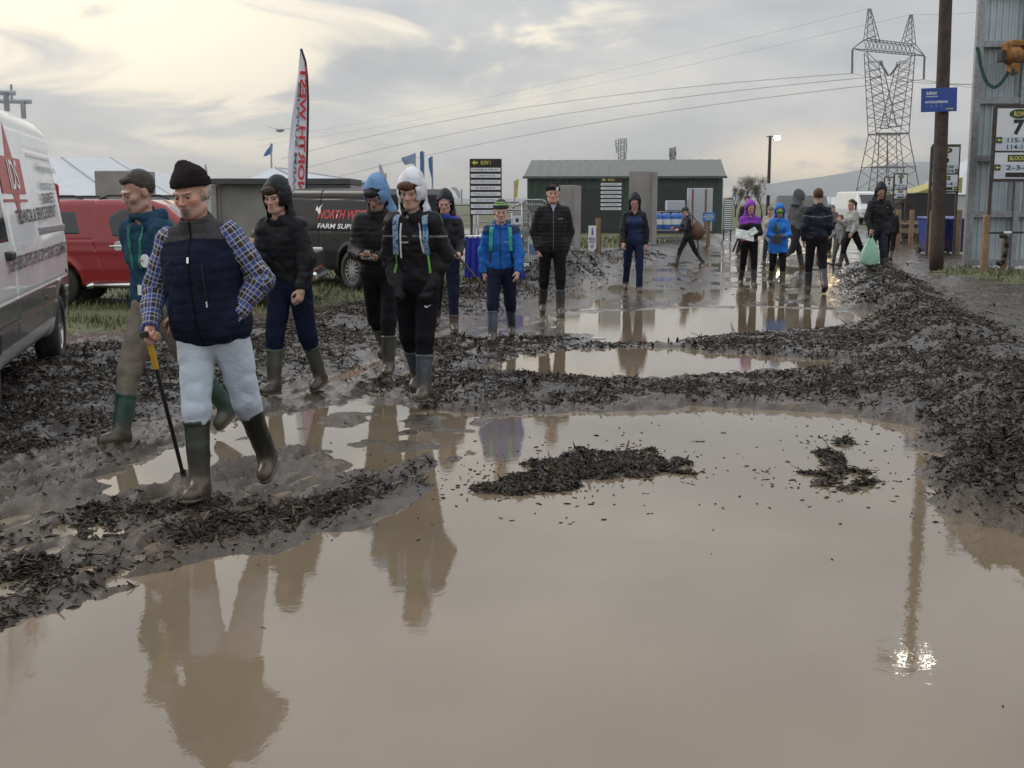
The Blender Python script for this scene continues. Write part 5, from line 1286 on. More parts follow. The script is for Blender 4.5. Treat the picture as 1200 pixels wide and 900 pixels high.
flag(497, 178, 240, [(496.5, 212), (492.5, 203), (492, 178), (495.5, 176.5), (496.8, 190)], 38, blu, "blue feather flag, taller of the two beside the black row board")
flag(507, 183, 240, [(507.5, 216), (502.5, 196), (502, 186), (505.5, 183), (506.5, 197)], 39, blu, "blue feather flag, shorter of the two beside the black row board")
flag(541, 222, 240, [(540, 232), (539, 225), (535, 220), (530, 219), (529, 222), (533, 224), (537, 232)], 45, pvc, "curved white flag between the black hood and the black row board")
flag(603, 212, 240, [(602, 232), (604, 212), (608, 209), (607, 222), (606, 232)], 50, yl, "yellow feather flag left of the green shed")
bd = MB(); bp_ = D(328, 153, 60)
bd.lathe([(.001, -.22), (.05, -.15), (.085, 0), (.05, .16), (.001, .24)], axis='X', n=10)
g_ = mat("gull_feather", (.22, .22, .23), .7, var=.1)
bo_ = bd.build("seagull", g_, None, True); bo_.location = bp_; tag(bo_, "seagull gliding high beside the feather banner", "bird")
for sg in (-1, 1):
    q = MB(); q.prism([(-.07, 0), (.07, 0), (.05, .28), (-.02, .62), (-.06, .60), (-.04, .28)], .015, Mat3((0, 0, .03), (0, 1, 0), (0, 0, 1), (sg * .97, 0, .12 if sg > 0 else .25))); q.build("wing", g_, bo_)

# directory boards of rows
def board(pl, pr, pt, pb_, Y, n, label, texts, head="ROW", legs=True, single=False):
    x0, x1 = xat(pl, 237, Y), xat(pr, 237, Y); zt, zb = zat(pt, Y), zat(pb_, Y); xm = (x0 + x1) / 2; g = gz(xm, Y); W2 = (x1 - x0) / 2
    r = empty("directory_board", (xm, Y, g), 0, label, "sign"); zt -= g; zb -= g
    q = MB(); q.b2((-W2, 0, zb), (W2, .05, zt), .008); q.build("panel", signblk, r)
    q = MB()
    for sg in (-1, 1): q.b2((sg * (W2 - .03) - .025, .051, 0), (sg * (W2 - .03) + .025, .10, zt - .05))
    q.build("leg", frame_br, r)
    hh_ = (zt - zb) * (.14 if n < 12 else .04); rh = (zt - zb - hh_) / n
    text(head, W2 * .6, hh_ * .5, TM(0, -.006, zt - hh_ * .5), signyel, r, .03)
    q = MB(); q.prism([(-.06, 0), (0, .05), (0, .02), (.06, .02), (.06, -.02), (0, -.02), (0, -.05)], .003, TM(-W2 * .68, -.006, zt - hh_ * .5)); q.build("arrow", signyel, r)
    for i in range(n):
        z_ = zt - hh_ - rh * (i + .5); q = MB(); q.b2((-W2 * .93, -.012, z_ - rh * .31), (W2 * .93, 0, z_ + rh * .31)); o = q.build("name_strip", signwht, r)
        if texts: text(texts[i % len(texts)], W2 * (1.2 if i % 2 else 1.5), rh * .26, TM(0, -.016, z_), grey_d, r, .01)
board(550.5, 588, 186, 252, 23.5, 8, "black directory board with eight pale strips beside the boy's striped beanie", ["FARM & FIELD", "LIVESTOCK", "For Machinery", "FEED", "Cattle Scales Direct", "DAIRY CENTRE", "FENCING", "MOBILE CRUSHERS"], "ROW 1")
board(703, 729, 208, 247, 37, 7, "black directory board with seven pale strips in front of the dark green shed", ["MACHINERY", "LIVESTOCK", "TRAILERS"], "ROW 2")
board(848.5, 858.5, 232, 269, 46, 15, "narrow directory board of many thin strips at the shed's right corner", None, "ROW")

def row_sign(num, pl, pr, pt, pb_, Y, label, a1_, a2_, b1_, b2_, gfoot=None):
    x0, x1 = xat(pl, 237, Y), xat(pr, 237, Y); xm = (x0 + x1) / 2; g = gz(xm, Y); zt, zb = zat(pt, Y) - g, zat(pb_, Y) - g; W2 = (x1 - x0) / 2; H_ = zt - zb
    r = empty("row_sign", (xm, Y, g), 0, label, "sign", "numbered row signs along the track")
    f_ = .035 * W2 / .6 + .02
    q = MB(); q.b2((-W2, 0, zb), (W2, .04, zt), .006); q.build("frame", frame_br, r)
    for sg in (-1, 1): q = MB(); q.b2((sg * (W2 - .02) - .03, .041, 0), (sg * (W2 - .02) + .03, .10, zt - .06)); q.build("leg", frame_br, r)
    q = MB(); zs = zb + H_ * .39; q.b2((-W2 + f_, -.006, zs + .02), (W2 - f_, 0, zt - H_ * .055)); q.build("panel", signwht, r)
    q = MB(); q.b2((-W2 + f_, -.006, zb + H_ * .04), (W2 - f_, 0, zs - .02)); q.build("panel", signwht, r)
    q = MB(); zc_ = zt - H_ * .125; q.prism([(W2 * .42 * math.cos(t * math.pi / 10), H_ * .062 * math.sin(t * math.pi / 10)) for t in range(20)], .003, TM(0, -.010, zc_)); q.build("row_plate", signgrn, r)
    text("ROW", W2 * .48, H_ * .065, TM(0, -.014, zc_), signyel, r, .03)
    text(num, W2 * .46, H_ * .20, TM(0, -.010, zt - H_ * .295), signblk, r, .05)
    def rowline(t_, z_, left_):
        q = MB(); q.b2((-W2 * .88, -.009, z_ - H_ * .041), (W2 * .88, -.007, z_ + H_ * .041)); q.build("number_strip", mat("strip_blue_white", (.50, .56, .64), .5, var=.03), r)
        text(t_, W2 * 1.0, H_ * .06, TM(W2 * .06, -.013, z_), signblk, r, .015)
        xs = -W2 * .78 if left_ else W2 * .78
        q = MB(); q.b2((xs - W2 * .12, -.013, z_ - H_ * .040), (xs + W2 * .12, -.0095, z_ + H_ * .040)); ab = q.build("arrow_plate", signgrn, r)
        k_ = W2 * .09; q = MB(); P_ = [(-k_, 0), (0, k_ * .8), (0, k_ * .3), (k_, k_ * .3), (k_, -k_ * .3), (0, -k_ * .3), (0, -k_ * .8)]
        q.prism(P_ if left_ else [(-a_, b_) for a_, b_ in P_][::-1], .002, TM(xs, -.017, z_)); q.build("arrow", signyel, ab)
    rowline(a1_, zs + H_ * .148, True); rowline(a2_, zs + H_ * .060, False)
    q = MB(); zc_ = zs - H_ * .085; q.b2((-W2 * .38, -.011, zc_ - H_ * .045), (W2 * .38, -.007, zc_ + H_ * .045)); q.build("block_plate", signgrn, r)
    text("BLOCK", W2 * .62, H_ * .055, TM(0, -.015, zc_), signyel, r, .03)
    rowline(b1_, zs - H_ * .205, True); rowline(b2_, zs - H_ * .30, False)
    return r
row_sign("7", 1160, 1217, 122, 213, 26.2, "large white row sign numbered 7 in front of the corrugated screen", "115-131", "114-109", "2-3-4", "1")
row_sign("6", 1089, 1122.5, 169, 226, 34, "white row sign numbered 6 half hidden by the dark pole", "92-108", "91-74", "2-3-4", "1")
row_sign("5", 1046.5, 1062.5, 203, 234, 46, "white row sign numbered 5 above the hooded man's shoulder", "56-73", "55-38", "2-3-4", "1")
row_sign("4", 1035.5, 1046, 207, 234, 60, "white row sign numbered 4, smallest, just left of number 5", "20-37", "19-1", "2-3-4", "1")

# corrugated screen on the right
Yw = 27.6; x0 = xat(1128.5, 320, Yw); g = gz(x0 + 1, Yw)
sw = empty("corrugated_screen", (x0, Yw, g), R(-3), "tall grey corrugated steel screen on a galvanised frame at the right edge", "screen")
cor = mat("corrugated_steel", (.44, .50, .53), .5, .25, var=.12, scale=1.5)
q = MB(); WL = 8.0; H_ = 6.35; nseg = int(WL / .035); prev = None
for i in range(nseg + 1):
    x = .14 + i * .035; y = .17 + (.022 if (i % 4) in (0, 1) else -.014); a_ = q.bm.verts.new((x, y, .05)); b_ = q.bm.verts.new((x, y, H_ - .09 * min(x, 3.0) / 1.5))
    if prev: q.bm.faces.new((prev[0], a_, b_, prev[1]))
    prev = (a_, b_)
q.build("cladding", cor, sw)
for x in (.0, 1.05, 2.9, 5.2, 7.9): q = MB(); q.b2((x, -.02, 0), (x + (.17 if x == 0 else .12), .12, 6.6), .006); q.build("post", galv, sw)
for z_ in (.12, 1.22, 2.48, 3.76, 5.0, 6.12): q = MB(); q.b2((.172, .02, z_ - .07), (8.0, .14, z_ + .07), .004); q.build("rail", galv, sw)
q = MB(); q.tube((.2, .05, 6.55), (8, .05, 6.45), .03); q.build("top_rail", galv, sw)
# rusty orange auger head on the screen, with its green strap
ah = empty("auger_head", (xat(1193, 64, 27.0), 27.15, zat(64, 27)), R(10), "rusty orange machine head mounted high on the corrugated screen", "machine head")
rust = mat("rusty_orange", (.26, .12, .03), .6, .3, var=.4, scale=10, bump=.4)
q = MB(); q.lathe([(.001, -.30), (.13, -.28), (.20, -.18), (.20, .05), (.15, .12), (.15, .5), (.001, .5)], axis='X', n=18); q.build("drum", rust, ah, True)
q = MB(); q.box((-.05, -.02, -.28), (.22, .2, .24), None, .04); q.box((-.22, -.02, .12), (.14, .24, .3), None, .03); q.box((.1, 0, .26), (.5, .18, .14), None, .03); q.build("housing", rust, ah)
q = MB(); q.box((-.32, 0, -.02), (.12, .2, .26), None, .02); q.build("coupling", blackpl_m, ah); q = MB(); q.tube((-.1, -.1, -.3), (-.1, -.1, -.45), .05); q.build("nozzle", blackpl_m, ah); q = MB(); q.tube((.2, -.1, .1), (.5, -.16, .15), .10, n=14); q.build("motor", blackpl_m, ah)
pth = [D(a_, b_, 27.1) for a_, b_ in ((1145, 55), (1147.5, 64), (1149, 76), (1153, 90), (1158, 99), (1165, 103), (1172, 99), (1178, 91), (1182, 84))]
q = MB(); 
for a_, b_ in zip(pth[:-1], pth[1:]): q.bar(a_, b_, .015, .075)
o = q.build("strap", mat("green_webbing", (.02, .07, .045), .8, var=.15)); tag(o, "dark green webbing strap looping from the screen to the orange machine head", "strap")

# posts by the screen
def log(px, pyt, pyb, Y, r_, label, m_=timber, lean_=0.0):
    x = xat(px, pyb, Y); g = gz(x, Y); zt = zat(pyt, Y); q = MB(); q.lathe([(.001, zt - g), (r_ * .92, zt - g), (r_, zt - g - .03), (r_ * 1.04, 0)], n=14)
    o = q.build("timber_post", m_, None, True); o.location = (x, Y, g); return tag(o, label, "post")
log(1152, 252, 325, 25.6, .075, "pale round timber post at the left leg of the row 7 sign")
log(1090.5, 247, 300, 34.5, .09, "round timber post left of the dark pole by the blue bins"); log(1121, 246, 300, 34.5, .09, "round timber post right of the dark pole above the blue bins")
log(1175.5, 277, 322, 26.6, .075, "short timber stump with black hose against the screen")
q = MB(); a_, b_ = D(1157, 273, 25.9), D(1225, 272, 25.9); a2_, b2_ = D(1176, 272.7, 25.9), D(1185, 272.6, 25.9); q.tube(a_, b_, .022); bo_ = q.build("barrier_pole", signblk); tag(bo_, "thin black and white horizontal pole across the foot of the screen", "pole")
q = MB(); q.tube(a2_, b2_, .028); q.build("white_band", signwht, bo_)
hp_ = [D(a_, b_, 26.4) for a_, b_ in ((1172, 277), (1177, 275.5), (1180, 279), (1179.5, 290), (1177, 302), (1174.5, 309), (1170, 309.5), (1169, 306))]; q = MB(); q.path(hp_, .05, 10); o = q.build("hose", blackpl_m, None, True); tag(o, "thick black hose hooked over the short timber stump", "hose")

# tall dark pole with blue sign and lit floodlights
Yp = 27.0; px_ = xat(1097, 318, Yp); g = gz(px_, Yp)
up_ = empty("wooden_pole", (px_, Yp, g), 0, "tall dark wooden pole rising past the top of the picture with a blue sign", "pole")
q = MB(); q.lathe([(.001, 0), (.155, 0), (.15, .5), (.145, 3), (.13, 7), (.12, 9.35), (.001, 9.35)], n=18)
for v in q.bm.verts: n_ = .012 * math.sin(v.co.z * 3.1 + math.atan2(v.co.y, v.co.x) * 2); v.co.x *= 1 + n_; 
q.build("shaft", darkwood, up_, True); up_.rotation_euler = (0, R(-1.0), 0)
q = MB(); q.bar((-.4, 0, 9.2), (.45, 0, 9.2), .08, .06); q.build("crossarm", galv, up_)
for sx in (-.22, .32):
    q = MB(); q.box((sx, -.10, 9.12), (.28, .10, .22), Matrix.Rotation(R(-25), 3, 'X'), .015); fl = q.build("floodlight", galv, up_); q = MB(); q.box((sx, -.158, 9.095), (.24, .006, .18), Matrix.Rotation(R(-25), 3, 'X')); q.build("lens", lamp_on, fl)
q = MB(); q.box((-.6, -.02, 9.1), (.34, .16, .22), None, .02); q.build("junction_box", galv, up_)
bs_m = mat("sign_blue", (.018, .065, .30), .45, var=.06)
sl, sr, st, sb_ = xat(1079, 117, 26.8) - px_, xat(1121, 117, 26.8) - px_, zat(103, 26.8) - g, zat(131, 26.8) - g
bsn = empty("blue_sign", (px_, 26.78, g), 0, "blue sponsor sign with white lettering fixed across the dark wooden pole", "sign")
Rr = Matrix.Rotation(R(-1.8), 3, 'Y'); cxs, czs_ = (sl + sr) / 2, (st + sb_) / 2; wS, hS = sr - sl, st - sb_
q = MB(); q.box((cxs, 0, czs_), (wS, .02, hS), Rr, .004); q.build("panel", bs_m, bsn)
def tS(s, u, v, w_, h_, m_=white_m, b_=.03): 
    o_ = Rr @ Vector((u * wS / 2, -.014, v * hS / 2)) + Vector((cxs, 0, czs_)); text(s, w_ * wS, h_ * hS, Matrix.Translation(o_) @ Rr.to_4x4(), m_, bsn, b_)
tS("SUIRWAY", -.42, .56, .30, .13); tS("FORKLIFTS", -.42, .28, .34, .05); tS("MOTOR EXPERIENCE", -.15, -.18, .62, .10); tS("I  R  E  L", -.25, -.52, .45, .10, ltb, .0); tS("www", .60, -.78, .22, .07, signyel)

# wheelie bins
def bin_(px, pyb, Y, rz, label):
    x = xat(px, pyb, Y); g = gz(x, Y); r = empty("wheelie_bin", (x, Y, g), R(rz), label, "bin", "blue wheelie bins beside the track")
    q = MB(); 
    b0 = [(-.22, -.26), (.22, -.26), (.22, .26), (-.22, .26)]; b1 = [(-.29, -.36), (.29, -.36), (.29, .34), (-.29, .34)]
    va = [q.bm.verts.new((a_, b_, .06)) for a_, b_ in b0]; vb_ = [q.bm.verts.new((a_, b_, .98)) for a_, b_ in b1]; q.bm.faces.new(va[::-1]); q.bm.faces.new(vb_)
    for i in range(4): q.bm.faces.new((va[i], va[(i + 1) % 4], vb_[(i + 1) % 4], vb_[i]))
    bmesh.ops.bevel(q.bm, geom=q.bm.edges[:], offset=.03, segments=2, affect='EDGES'); q.build("body", bluep, r)
    q = MB(); q.box((0, -.01, 1.02), (.62, .76, .07), Matrix.Rotation(R(4), 3, 'X'), .03); q.build("lid", bluep, r)
    q = MB(); q.tube((-.25, .38, .98), (.25, .38, .98), .02); q.build("handle", bluep, r)
    for sx in (-.25, .25): q = MB(); q.lathe([(.001, -.03), (.1, -.03), (.1, .03), (.001, .03)], (sx, .27, .1), 'X', 16); q.build("wheel", blackpl_m, r)
bin_(1091, 297, 35, 14, "blue wheelie bin with a pale lid edge, left of the dark pole"); bin_(1103, 294, 36, -8, "blue wheelie bin right behind the dark pole"); bin_(1118, 293, 35, 6, "blue wheelie bin next to the corrugated screen")

# stand with yellow canopy and picnic tables
kx = xat(1083, 237, 50); ks = empty("catering_stand", (kx, 50, gz(kx, 50)), 0, "black catering stand with a yellow awning beyond the row 5 sign", "stand")
q = MB(); q.b2((-.9, 0, 0), (1.4, 2.5, 1.85), .04); q.build("body", signblk, ks)
q = MB(); q.prism([(-.4, 1.87), (1.5, 1.87), (1.5, 2.5)], 2.6, TM(0, -.1, 0)); q.build("awning", mat("awning_yellow", (.34, .30, .10), .7, var=.1), ks)
q = MB(); q.b2((-1.2, -.5, 1.45), (-.6, 1.0, 1.52)).b2((-1.18, -.48, 0), (-1.12, -.42, 1.45)); q.build("counter", frame_br, ks)
for px, Y in ((1060, 44), (1072, 46.5)):
    x = xat(px, 265, Y); r = empty("picnic_table", (x, Y, gz(x, Y)), R(rnd.uniform(-12, 12)), "wooden picnic table " + ("behind the hooded man's elbow" if px < 1065 else "beside the black catering stand"), "table", "wooden picnic tables")
    q = MB(); q.b2((-.8, -.38, .72), (.8, .38, .77), .008); q.build("tabletop", timber, r)
    for sg in (-1, 1): q = MB(); q.b2((-.8, sg * .66 - .13, .43), (.8, sg * .66 + .13, .47), .008); q.build("bench_seat", timber, r)
    for sx in (-.6, .6): q = MB(); q.bar((sx, -.7, 0), (sx, -.22, .71), .06, .09).bar((sx, .7, 0), (sx, .22, .71), .06, .09).bar((sx + .07, -.78, .39), (sx + .07, .78, .39), .05, .08); q.build("leg", timber, r)
# pale post fence by the tables
for i, px in enumerate((1052, 1068)): log(px, 246, 268, 41, .08, "short timber post " + ("left" if i == 0 else "right") + " of the pair in front of the picnic tables")

# green shed with pale gable end
Ys = 58; xl, xc = xat(618, 237, Ys), xat(855, 237, Ys - 2.5); ze = zat(208, Ys); zr = zat(187.5, Ys + 4)
sh = empty("shed", ((xl + xc) / 2, Ys, 0), R(-6), "long dark green metal shed with pale green pitched roof", "shed"); hw_ = (xc - xl) / 2; dp = 8.5
def corr(q, a_, b_, up, step, amp, nrm_):
    a_, b_, up, nrm_ = Vector(a_), Vector(b_), Vector(up), Vector(nrm_); n = int((b_ - a_).length / step); pv = None
    for i in range(n + 1):
        o = nrm_ * (amp if (i % 4) in (0, 1) else 0); p = a_ + (b_ - a_) * i / n + o; v0, v1 = q.bm.verts.new(p), q.bm.verts.new(p + up)
        if pv: q.bm.faces.new((pv[0], v0, v1, pv[1]))
        pv = (v0, v1)
q = MB(); corr(q, (-hw_, 0, 0), (hw_, 0, 0), (0, 0, ze), .09, .04, (0, -1, 0)); corr(q, (-hw_, dp, 0), (-hw_, 0, 0), (0, 0, ze), .09, .04, (-1, 0, 0)); q.b2((-hw_ + .05, dp - .1, 0), (hw_ - .05, dp, ze)); q.build("wall", steel_gr, sh)
q = MB(); corr(q, (-hw_ - .2, -.2, ze), (hw_ + .2, -.2, ze), (0, dp / 2 + .2, zr - ze), .12, .02, (0, -.3, 1)); corr(q, (hw_ + .2, dp + .2, ze), (-hw_ - .2, dp + .2, ze), (0, -dp / 2 - .2, zr - ze), .12, .02, (0, .3, 1)); rf = q.build("roof", steel_rf, sh)
q = MB(); q.prism([(0, 0), (dp, 0), (dp, ze - .02), (dp / 2, zr - .08), (0, ze - .02)], .06, Mat3((hw_ - .03, 0, 0), (0, 1, 0), (1, 0, 0), (0, 0, 1))); q.build("gable_wall", steel_gr, sh)
q = MB(); q.b2((hw_ + .04, .3, .3), (hw_ + .08, dp - .8, ze - .1)); q.build("gable_banner", pvc, sh)
q = MB(); q.b2((hw_ + .04, dp / 2 - .25, ze + .1), (hw_ + .08, dp / 2 + .25, ze + .55)); q.build("gable_vent", signwht, sh)
q = MB(); q.b2((-hw_ - .22, -.30, ze - .05), (hw_ + .22, -.205, ze + .06)); q.build("gutter", steel_rf, sh)
for u_ in (-.35, .45): q = MB(); q.b2((hw_ * u_ - 1.4, -.09, 0), (hw_ * u_ + 1.4, -.045, 2.2)); q.build("sliding_door", mat("door_dark", (.02, .028, .026), .6, var=.1), sh)
# concrete panels
def panel(pl, pr, pt, Y, label):
    x0, x1 = xat(pl, 237, Y), xat(pr, 237, Y); xm = (x0 + x1) / 2; g = gz(xm, Y); zt_ = zat(pt, Y) - g; w_ = (x1 - x0) / 2
    r = empty("precast_wall", (xm, Y, g), R(-8), label, "concrete panel", "upright precast concrete panels")
    q = MB(); q.b2((-w_, 0, 0), (w_, .18, zt_), .015); q.build("slab", conc, r); q = MB(); q.b2((w_ + .002, -.22, 0), (w_ + .16, .30, zt_ * .99), .015); q.build("rib", conc, r); q = MB(); q.b2((-w_, -.6, 0), (w_, -.003, .14), .015); q.build("base", conc, r)
panel(641, 674, 217, 37.5, "shorter upright concrete panel behind the smiling man"); panel(737, 764, 200.5, 39.5, "taller upright concrete panel behind the navy raincoat")
# yard clutter
mk = mat("clutter_blue", (.03, .13, .45), .4, var=.1)
for i, px in enumerate((771, 781, 791, 799)):
    x = xat(px, 260, 41); q = MB(); q.lathe([(.001, 0), (.16, 0), (.17, .08), (.17, .42), (.12, .52), (.05, .55), (.001, .55)], n=14); o = q.build("water_drinker", mk, None, True); o.location = (x, 41, 1.555 - 31 / 1400 * 41)
    tag(o, "small blue drum standing on the steel rack left of the caped walker", "drum", "blue drums on the steel rack"); q = MB(); q.lathe([(.175, .16), (.178, .16), (.178, .34), (.175, .34)], n=14); q.build("label_band", signwht, o)
rz0 = 1.555 - 31 / 1400 * 41
rx = xat(783, 260, 41); rr_ = empty("steel_rack", (rx, 41, gz(rx, 41)), 0, "galvanised rack of flat gates carrying the blue drums", "rack"); gg = gz(rx, 41)
for z_ in (rz0 - gg - .03, rz0 - gg - .28, .12): q = MB(); q.b2((-.75, -.35, z_ - .02), (.75, .5, z_ + .02)); q.build("shelf", galv, rr_)
for sx in (-.73, .73):
    for sy in (-.33, .48): q = MB(); q.b2((sx - .02, sy - .02, 0), (sx + .02, sy + .02, 1.4)); q.build("leg", galv, rr_)
x0, x1 = xat(806, 237, 45), xat(835, 237, 45); r = empty("stand_panel", ((x0 + x1) / 2, 45, gz(8, 45)), R(-5), "tall white display panel with two dull red stripes beside the shed", "display panel"); w_ = (x1 - x0) / 2; zt_ = zat(222, 45)
q = MB(); q.b2((-w_, 0, .45), (w_, .5, zt_), .02); q.build("panel", pvc, r)
for u_ in (-.6, .45): q = MB(); q.b2((w_ * u_ - .035, -.008, .5), (w_ * u_ + .035, 0, zt_ - .03)); q.build("stripe", mat("dull_red", (.22, .07, .05), .6, var=.1), r)
for sx in (-w_ + .08, w_ - .08): q = MB(); q.b2((sx - .03, .1, 0), (sx + .03, .2, .45)); q.build("leg", galv, r)
block("white_box", "white storage box on the pale bench behind the blue drums", "box", 782, 803, 235, 247, 43, .6, pvc); 
block("trailer_bed", "long dark trailer bed with pale edge below the white box", "trailer", 764, 812, 248, 268, 43.7, 1.0, mat("trailer_grey", (.12, .13, .13), .6, var=.3, scale=3))
# small signs
def post_sign(pl, pr, pt, pb_, Y, m_, label, lines, pyfoot, postpx=None, mt=None, cat="sign"):
    x0, x1 = xat(pl, 237, Y), xat(pr, 237, Y); xm = (x0 + x1) / 2; g = gz(xm, Y); zt_, zb_ = zat(pt, Y) - g, zat(pb_, Y) - g; w_ = (x1 - x0) / 2
    r = empty("notice_sign", (xm, Y, g), 0, label, cat)
    q = MB(); q.b2((-w_, 0, zb_), (w_, .03, zt_), .004); q.build("panel", m_, r)
    pxo = (xat(postpx, 237, Y) - xm) if postpx else 0; q = MB(); q.tube((pxo, .10, 0), (pxo, .10, zt_ * (1.0 if not postpx else 1.25)), .065, n=12); q.build("post", timber, r)
    for s_, v, hh_, ww in lines: text(s_, 2 * w_ * ww, (zt_ - zb_) * hh_, TM(0, -.005, (zt_ + zb_) / 2 + v * (zt_ - zb_) / 2), mt or white_m, r, .02)
post_sign(824, 838.5, 249, 259.5, 41, mat("notice_blue", (.02, .16, .42), .5, var=.04), "small bright blue notice on a timber post in front of the white panel", [("NO ENTRY", .45, .18, .7), ("EXHIBITORS ONLY", .0, .2, .85), ("THIS WAY", -.5, .18, .6)], 280)
post_sign(690, 699, 264.5, 295, 31, signwht, "white notice with blue lettering beside a timber post on the verge", [("i", .55, .28, .25), ("MEDICAL", .0, .12, .8), ("POINT", -.25, .10, .8), ("VISIT", -.6, .14, .5)], 300, 701.5, mat("notice_navy", (.03, .06, .30), .5, var=.03))

# galvanised gates and barriers behind the youths
def gate(pl, pr, pt, Y, label, rot=0, n=6, bars=0):
    x0, x1 = xat(pl, 237, Y), xat(pr, 237, Y); xm = (x0 + x1) / 2; g = gz(xm, Y); zt_ = zat(pt, Y) - g; w_ = (x1 - x0) / 2
    r = empty("metal_gate", (xm, Y, g), R(rot), label, "gate", "galvanised metal gates behind the directory board")
    q = MB(); q.path([(-w_, 0, .12), (-w_, 0, zt_ - .08), (-w_ + .08, 0, zt_), (w_ - .08, 0, zt_), (w_, 0, zt_ - .08), (w_, 0, .12), (-w_, 0, .12)], .022, 8); q.build("frame", galv, r, True)
    q = MB()
    for i in range(1, n): z_ = .12 + (zt_ - .12) * i / n; q.tube((-w_, 0, z_), (w_, 0, z_), .014, n=6)
    for i in range(1, bars): x_ = -w_ + 2 * w_ * i / bars; q.tube((x_, 0, .12), (x_, 0, zt_), .010, n=5)
    q.build("rail", galv, r)
for i, (a_, b_, t_, Y, rt) in enumerate(((455, 502, 236, 27, 5), (508, 556, 240, 26.5, -4), (560, 612, 237, 28, 8), (600, 640, 240, 29, -10), (470, 530, 244, 24.8, 0), (590, 622, 246, 25.5, 14))):
    gate(a_, b_, t_, Y, ["galvanised gate far left behind the blue hood", "galvanised gate directly left of the black directory board", "galvanised gate behind the black directory board", "galvanised gate touching the concrete panel's left side", "low galvanised gate behind the white hood's shoulder", "low slanted galvanised gate over the boy's shoulder"][i], rt)
gate(612, 641, 234.5, 24.6, "arched crowd barrier of thin upright bars left of the smiling man", 0, 2, 14)
q = MB(); a_ = D(606, 258, 24.5); q.b2((-.09, 0, -.09), (.09, .01, .09)); o = q.build("tag_plate", signwht); o.location = a_; tag(o, "small square white plate with a black mark tied to the gate by the boy", "plate"); q = MB(); q.b2((-.03, -.004, -.035), (.03, 0, .035)); q.build("mark", signblk, o)
# stack of cattle feeding barriers
for i in range(4):
    z_ = .35 + i * .22; x0, x1 = xat(590, 237, 30), xat(640, 237, 30); q = MB(); q.tube((x0, 30, z_), (x1, 30, z_ + .02), .05); o = q.build("steel_pipe", galv, None, True); tag(o, "galvanised pipe lying in the stack behind the boy in blue", "pipe", "pipes stacked behind the gates")

# table draped in blue, banner leaning at its end
def draped(pl, pr, pt, Y, label):
    x0, x1 = xat(pl, 237, Y), xat(pr, 237, Y); xm = (x0 + x1) / 2; g = gz(xm, Y); zt_ = zat(pt, Y) - g; w_ = (x1 - x0) / 2
    r = empty("draped_table", (xm, Y, g), 0, label, "table"); q = MB(); n = 70; pv = None
    loop = [(-w_ + 2 * w_ * i / n, 0) for i in range(n + 1)] + [(w_, .7 * i / 20) for i in range(1, 21)] + [(w_ - 2 * w_ * i / n, .7) for i in range(1, n + 1)] + [(-w_, .7 - .7 * i / 20) for i in range(1, 21)]
    for i, (x_, y_) in enumerate(loop):
        k_ = .03 * math.sin(i * .9) + .015 * math.sin(i * 2.3 + 1); dx, dy = x_ / w_, (y_ - .35) / .35; t_ = q.bm.verts.new((x_, y_, zt_)); b_ = q.bm.verts.new((x_ + dx * k_, y_ + dy * k_ * 1.3, .03)); m_ = q.bm.verts.new((x_ + dx * k_ * .6, y_ + dy * k_ * .7, zt_ * .5))
        if pv: q.bm.faces.new((pv[0], t_, m_, pv[1])); q.bm.faces.new((pv[1], m_, b_, pv[2]))
        pv = (t_, m_, b_)
    q.build("drape", mat("blue_drape", (.015, .03, .40), .7, var=.15), r, True); q = MB(); q.b2((-w_, 0, zt_ - .03), (w_, .7, zt_ + .005), .004); q.build("tabletop", signwht, r)
draped(545, 612, 277, 22.6, "table draped to the ground in royal blue cloth behind the boy in the blue coat")
q = MB(); x_ = xat(632, 300, 25.2); q.box((0, 0, .42), (.5, .03, .5), Matrix.Rotation(R(-12), 3, 'X'), .004); o = q.build("banner_board", signwht); o.location = (x_, 25.2, gz(x_, 25.2)); tag(o, "white and blue board leaning on the ground left of the smiling man", "board"); q = MB(); q.box((0, -.02, .40), (.4, .012, .22), Matrix.Rotation(R(-12), 3, 'X')); q.build("blue_print", mk, o)

# floodlit lamp post far behind
x_ = xat(900, 240, 62); lp = empty("lamp_post", (x_, 62, gz(x_, 62)), 0, "slim lamp post with a lit floodlight above the purple hood", "lamp post")
q = MB(); zt_ = zat(159, 62); q.tube((0, 0, 0), (0, 0, zt_), .10, .07, n=10); q.build("shaft", darkwood, lp)
q = MB(); q.bar((-.2, 0, zt_ - .05), (.45, 0, zt_ - .05), .06, .06); q.build("crossarm", galv, lp)
q = MB(); q.box((.32, -.12, zt_ - .12), (.34, .14, .22), None, .02); f_ = q.build("floodlight", galv, lp); q = MB(); q.box((.32, -.195, zt_ - .12), (.28, .01, .17)); q.build("lens", lamp_on, f_)
q = MB(); q.box((0, -.14, zat(222, 62)), (.28, .08, .6), None, .02); q.build("meter_box", signwht, lp)

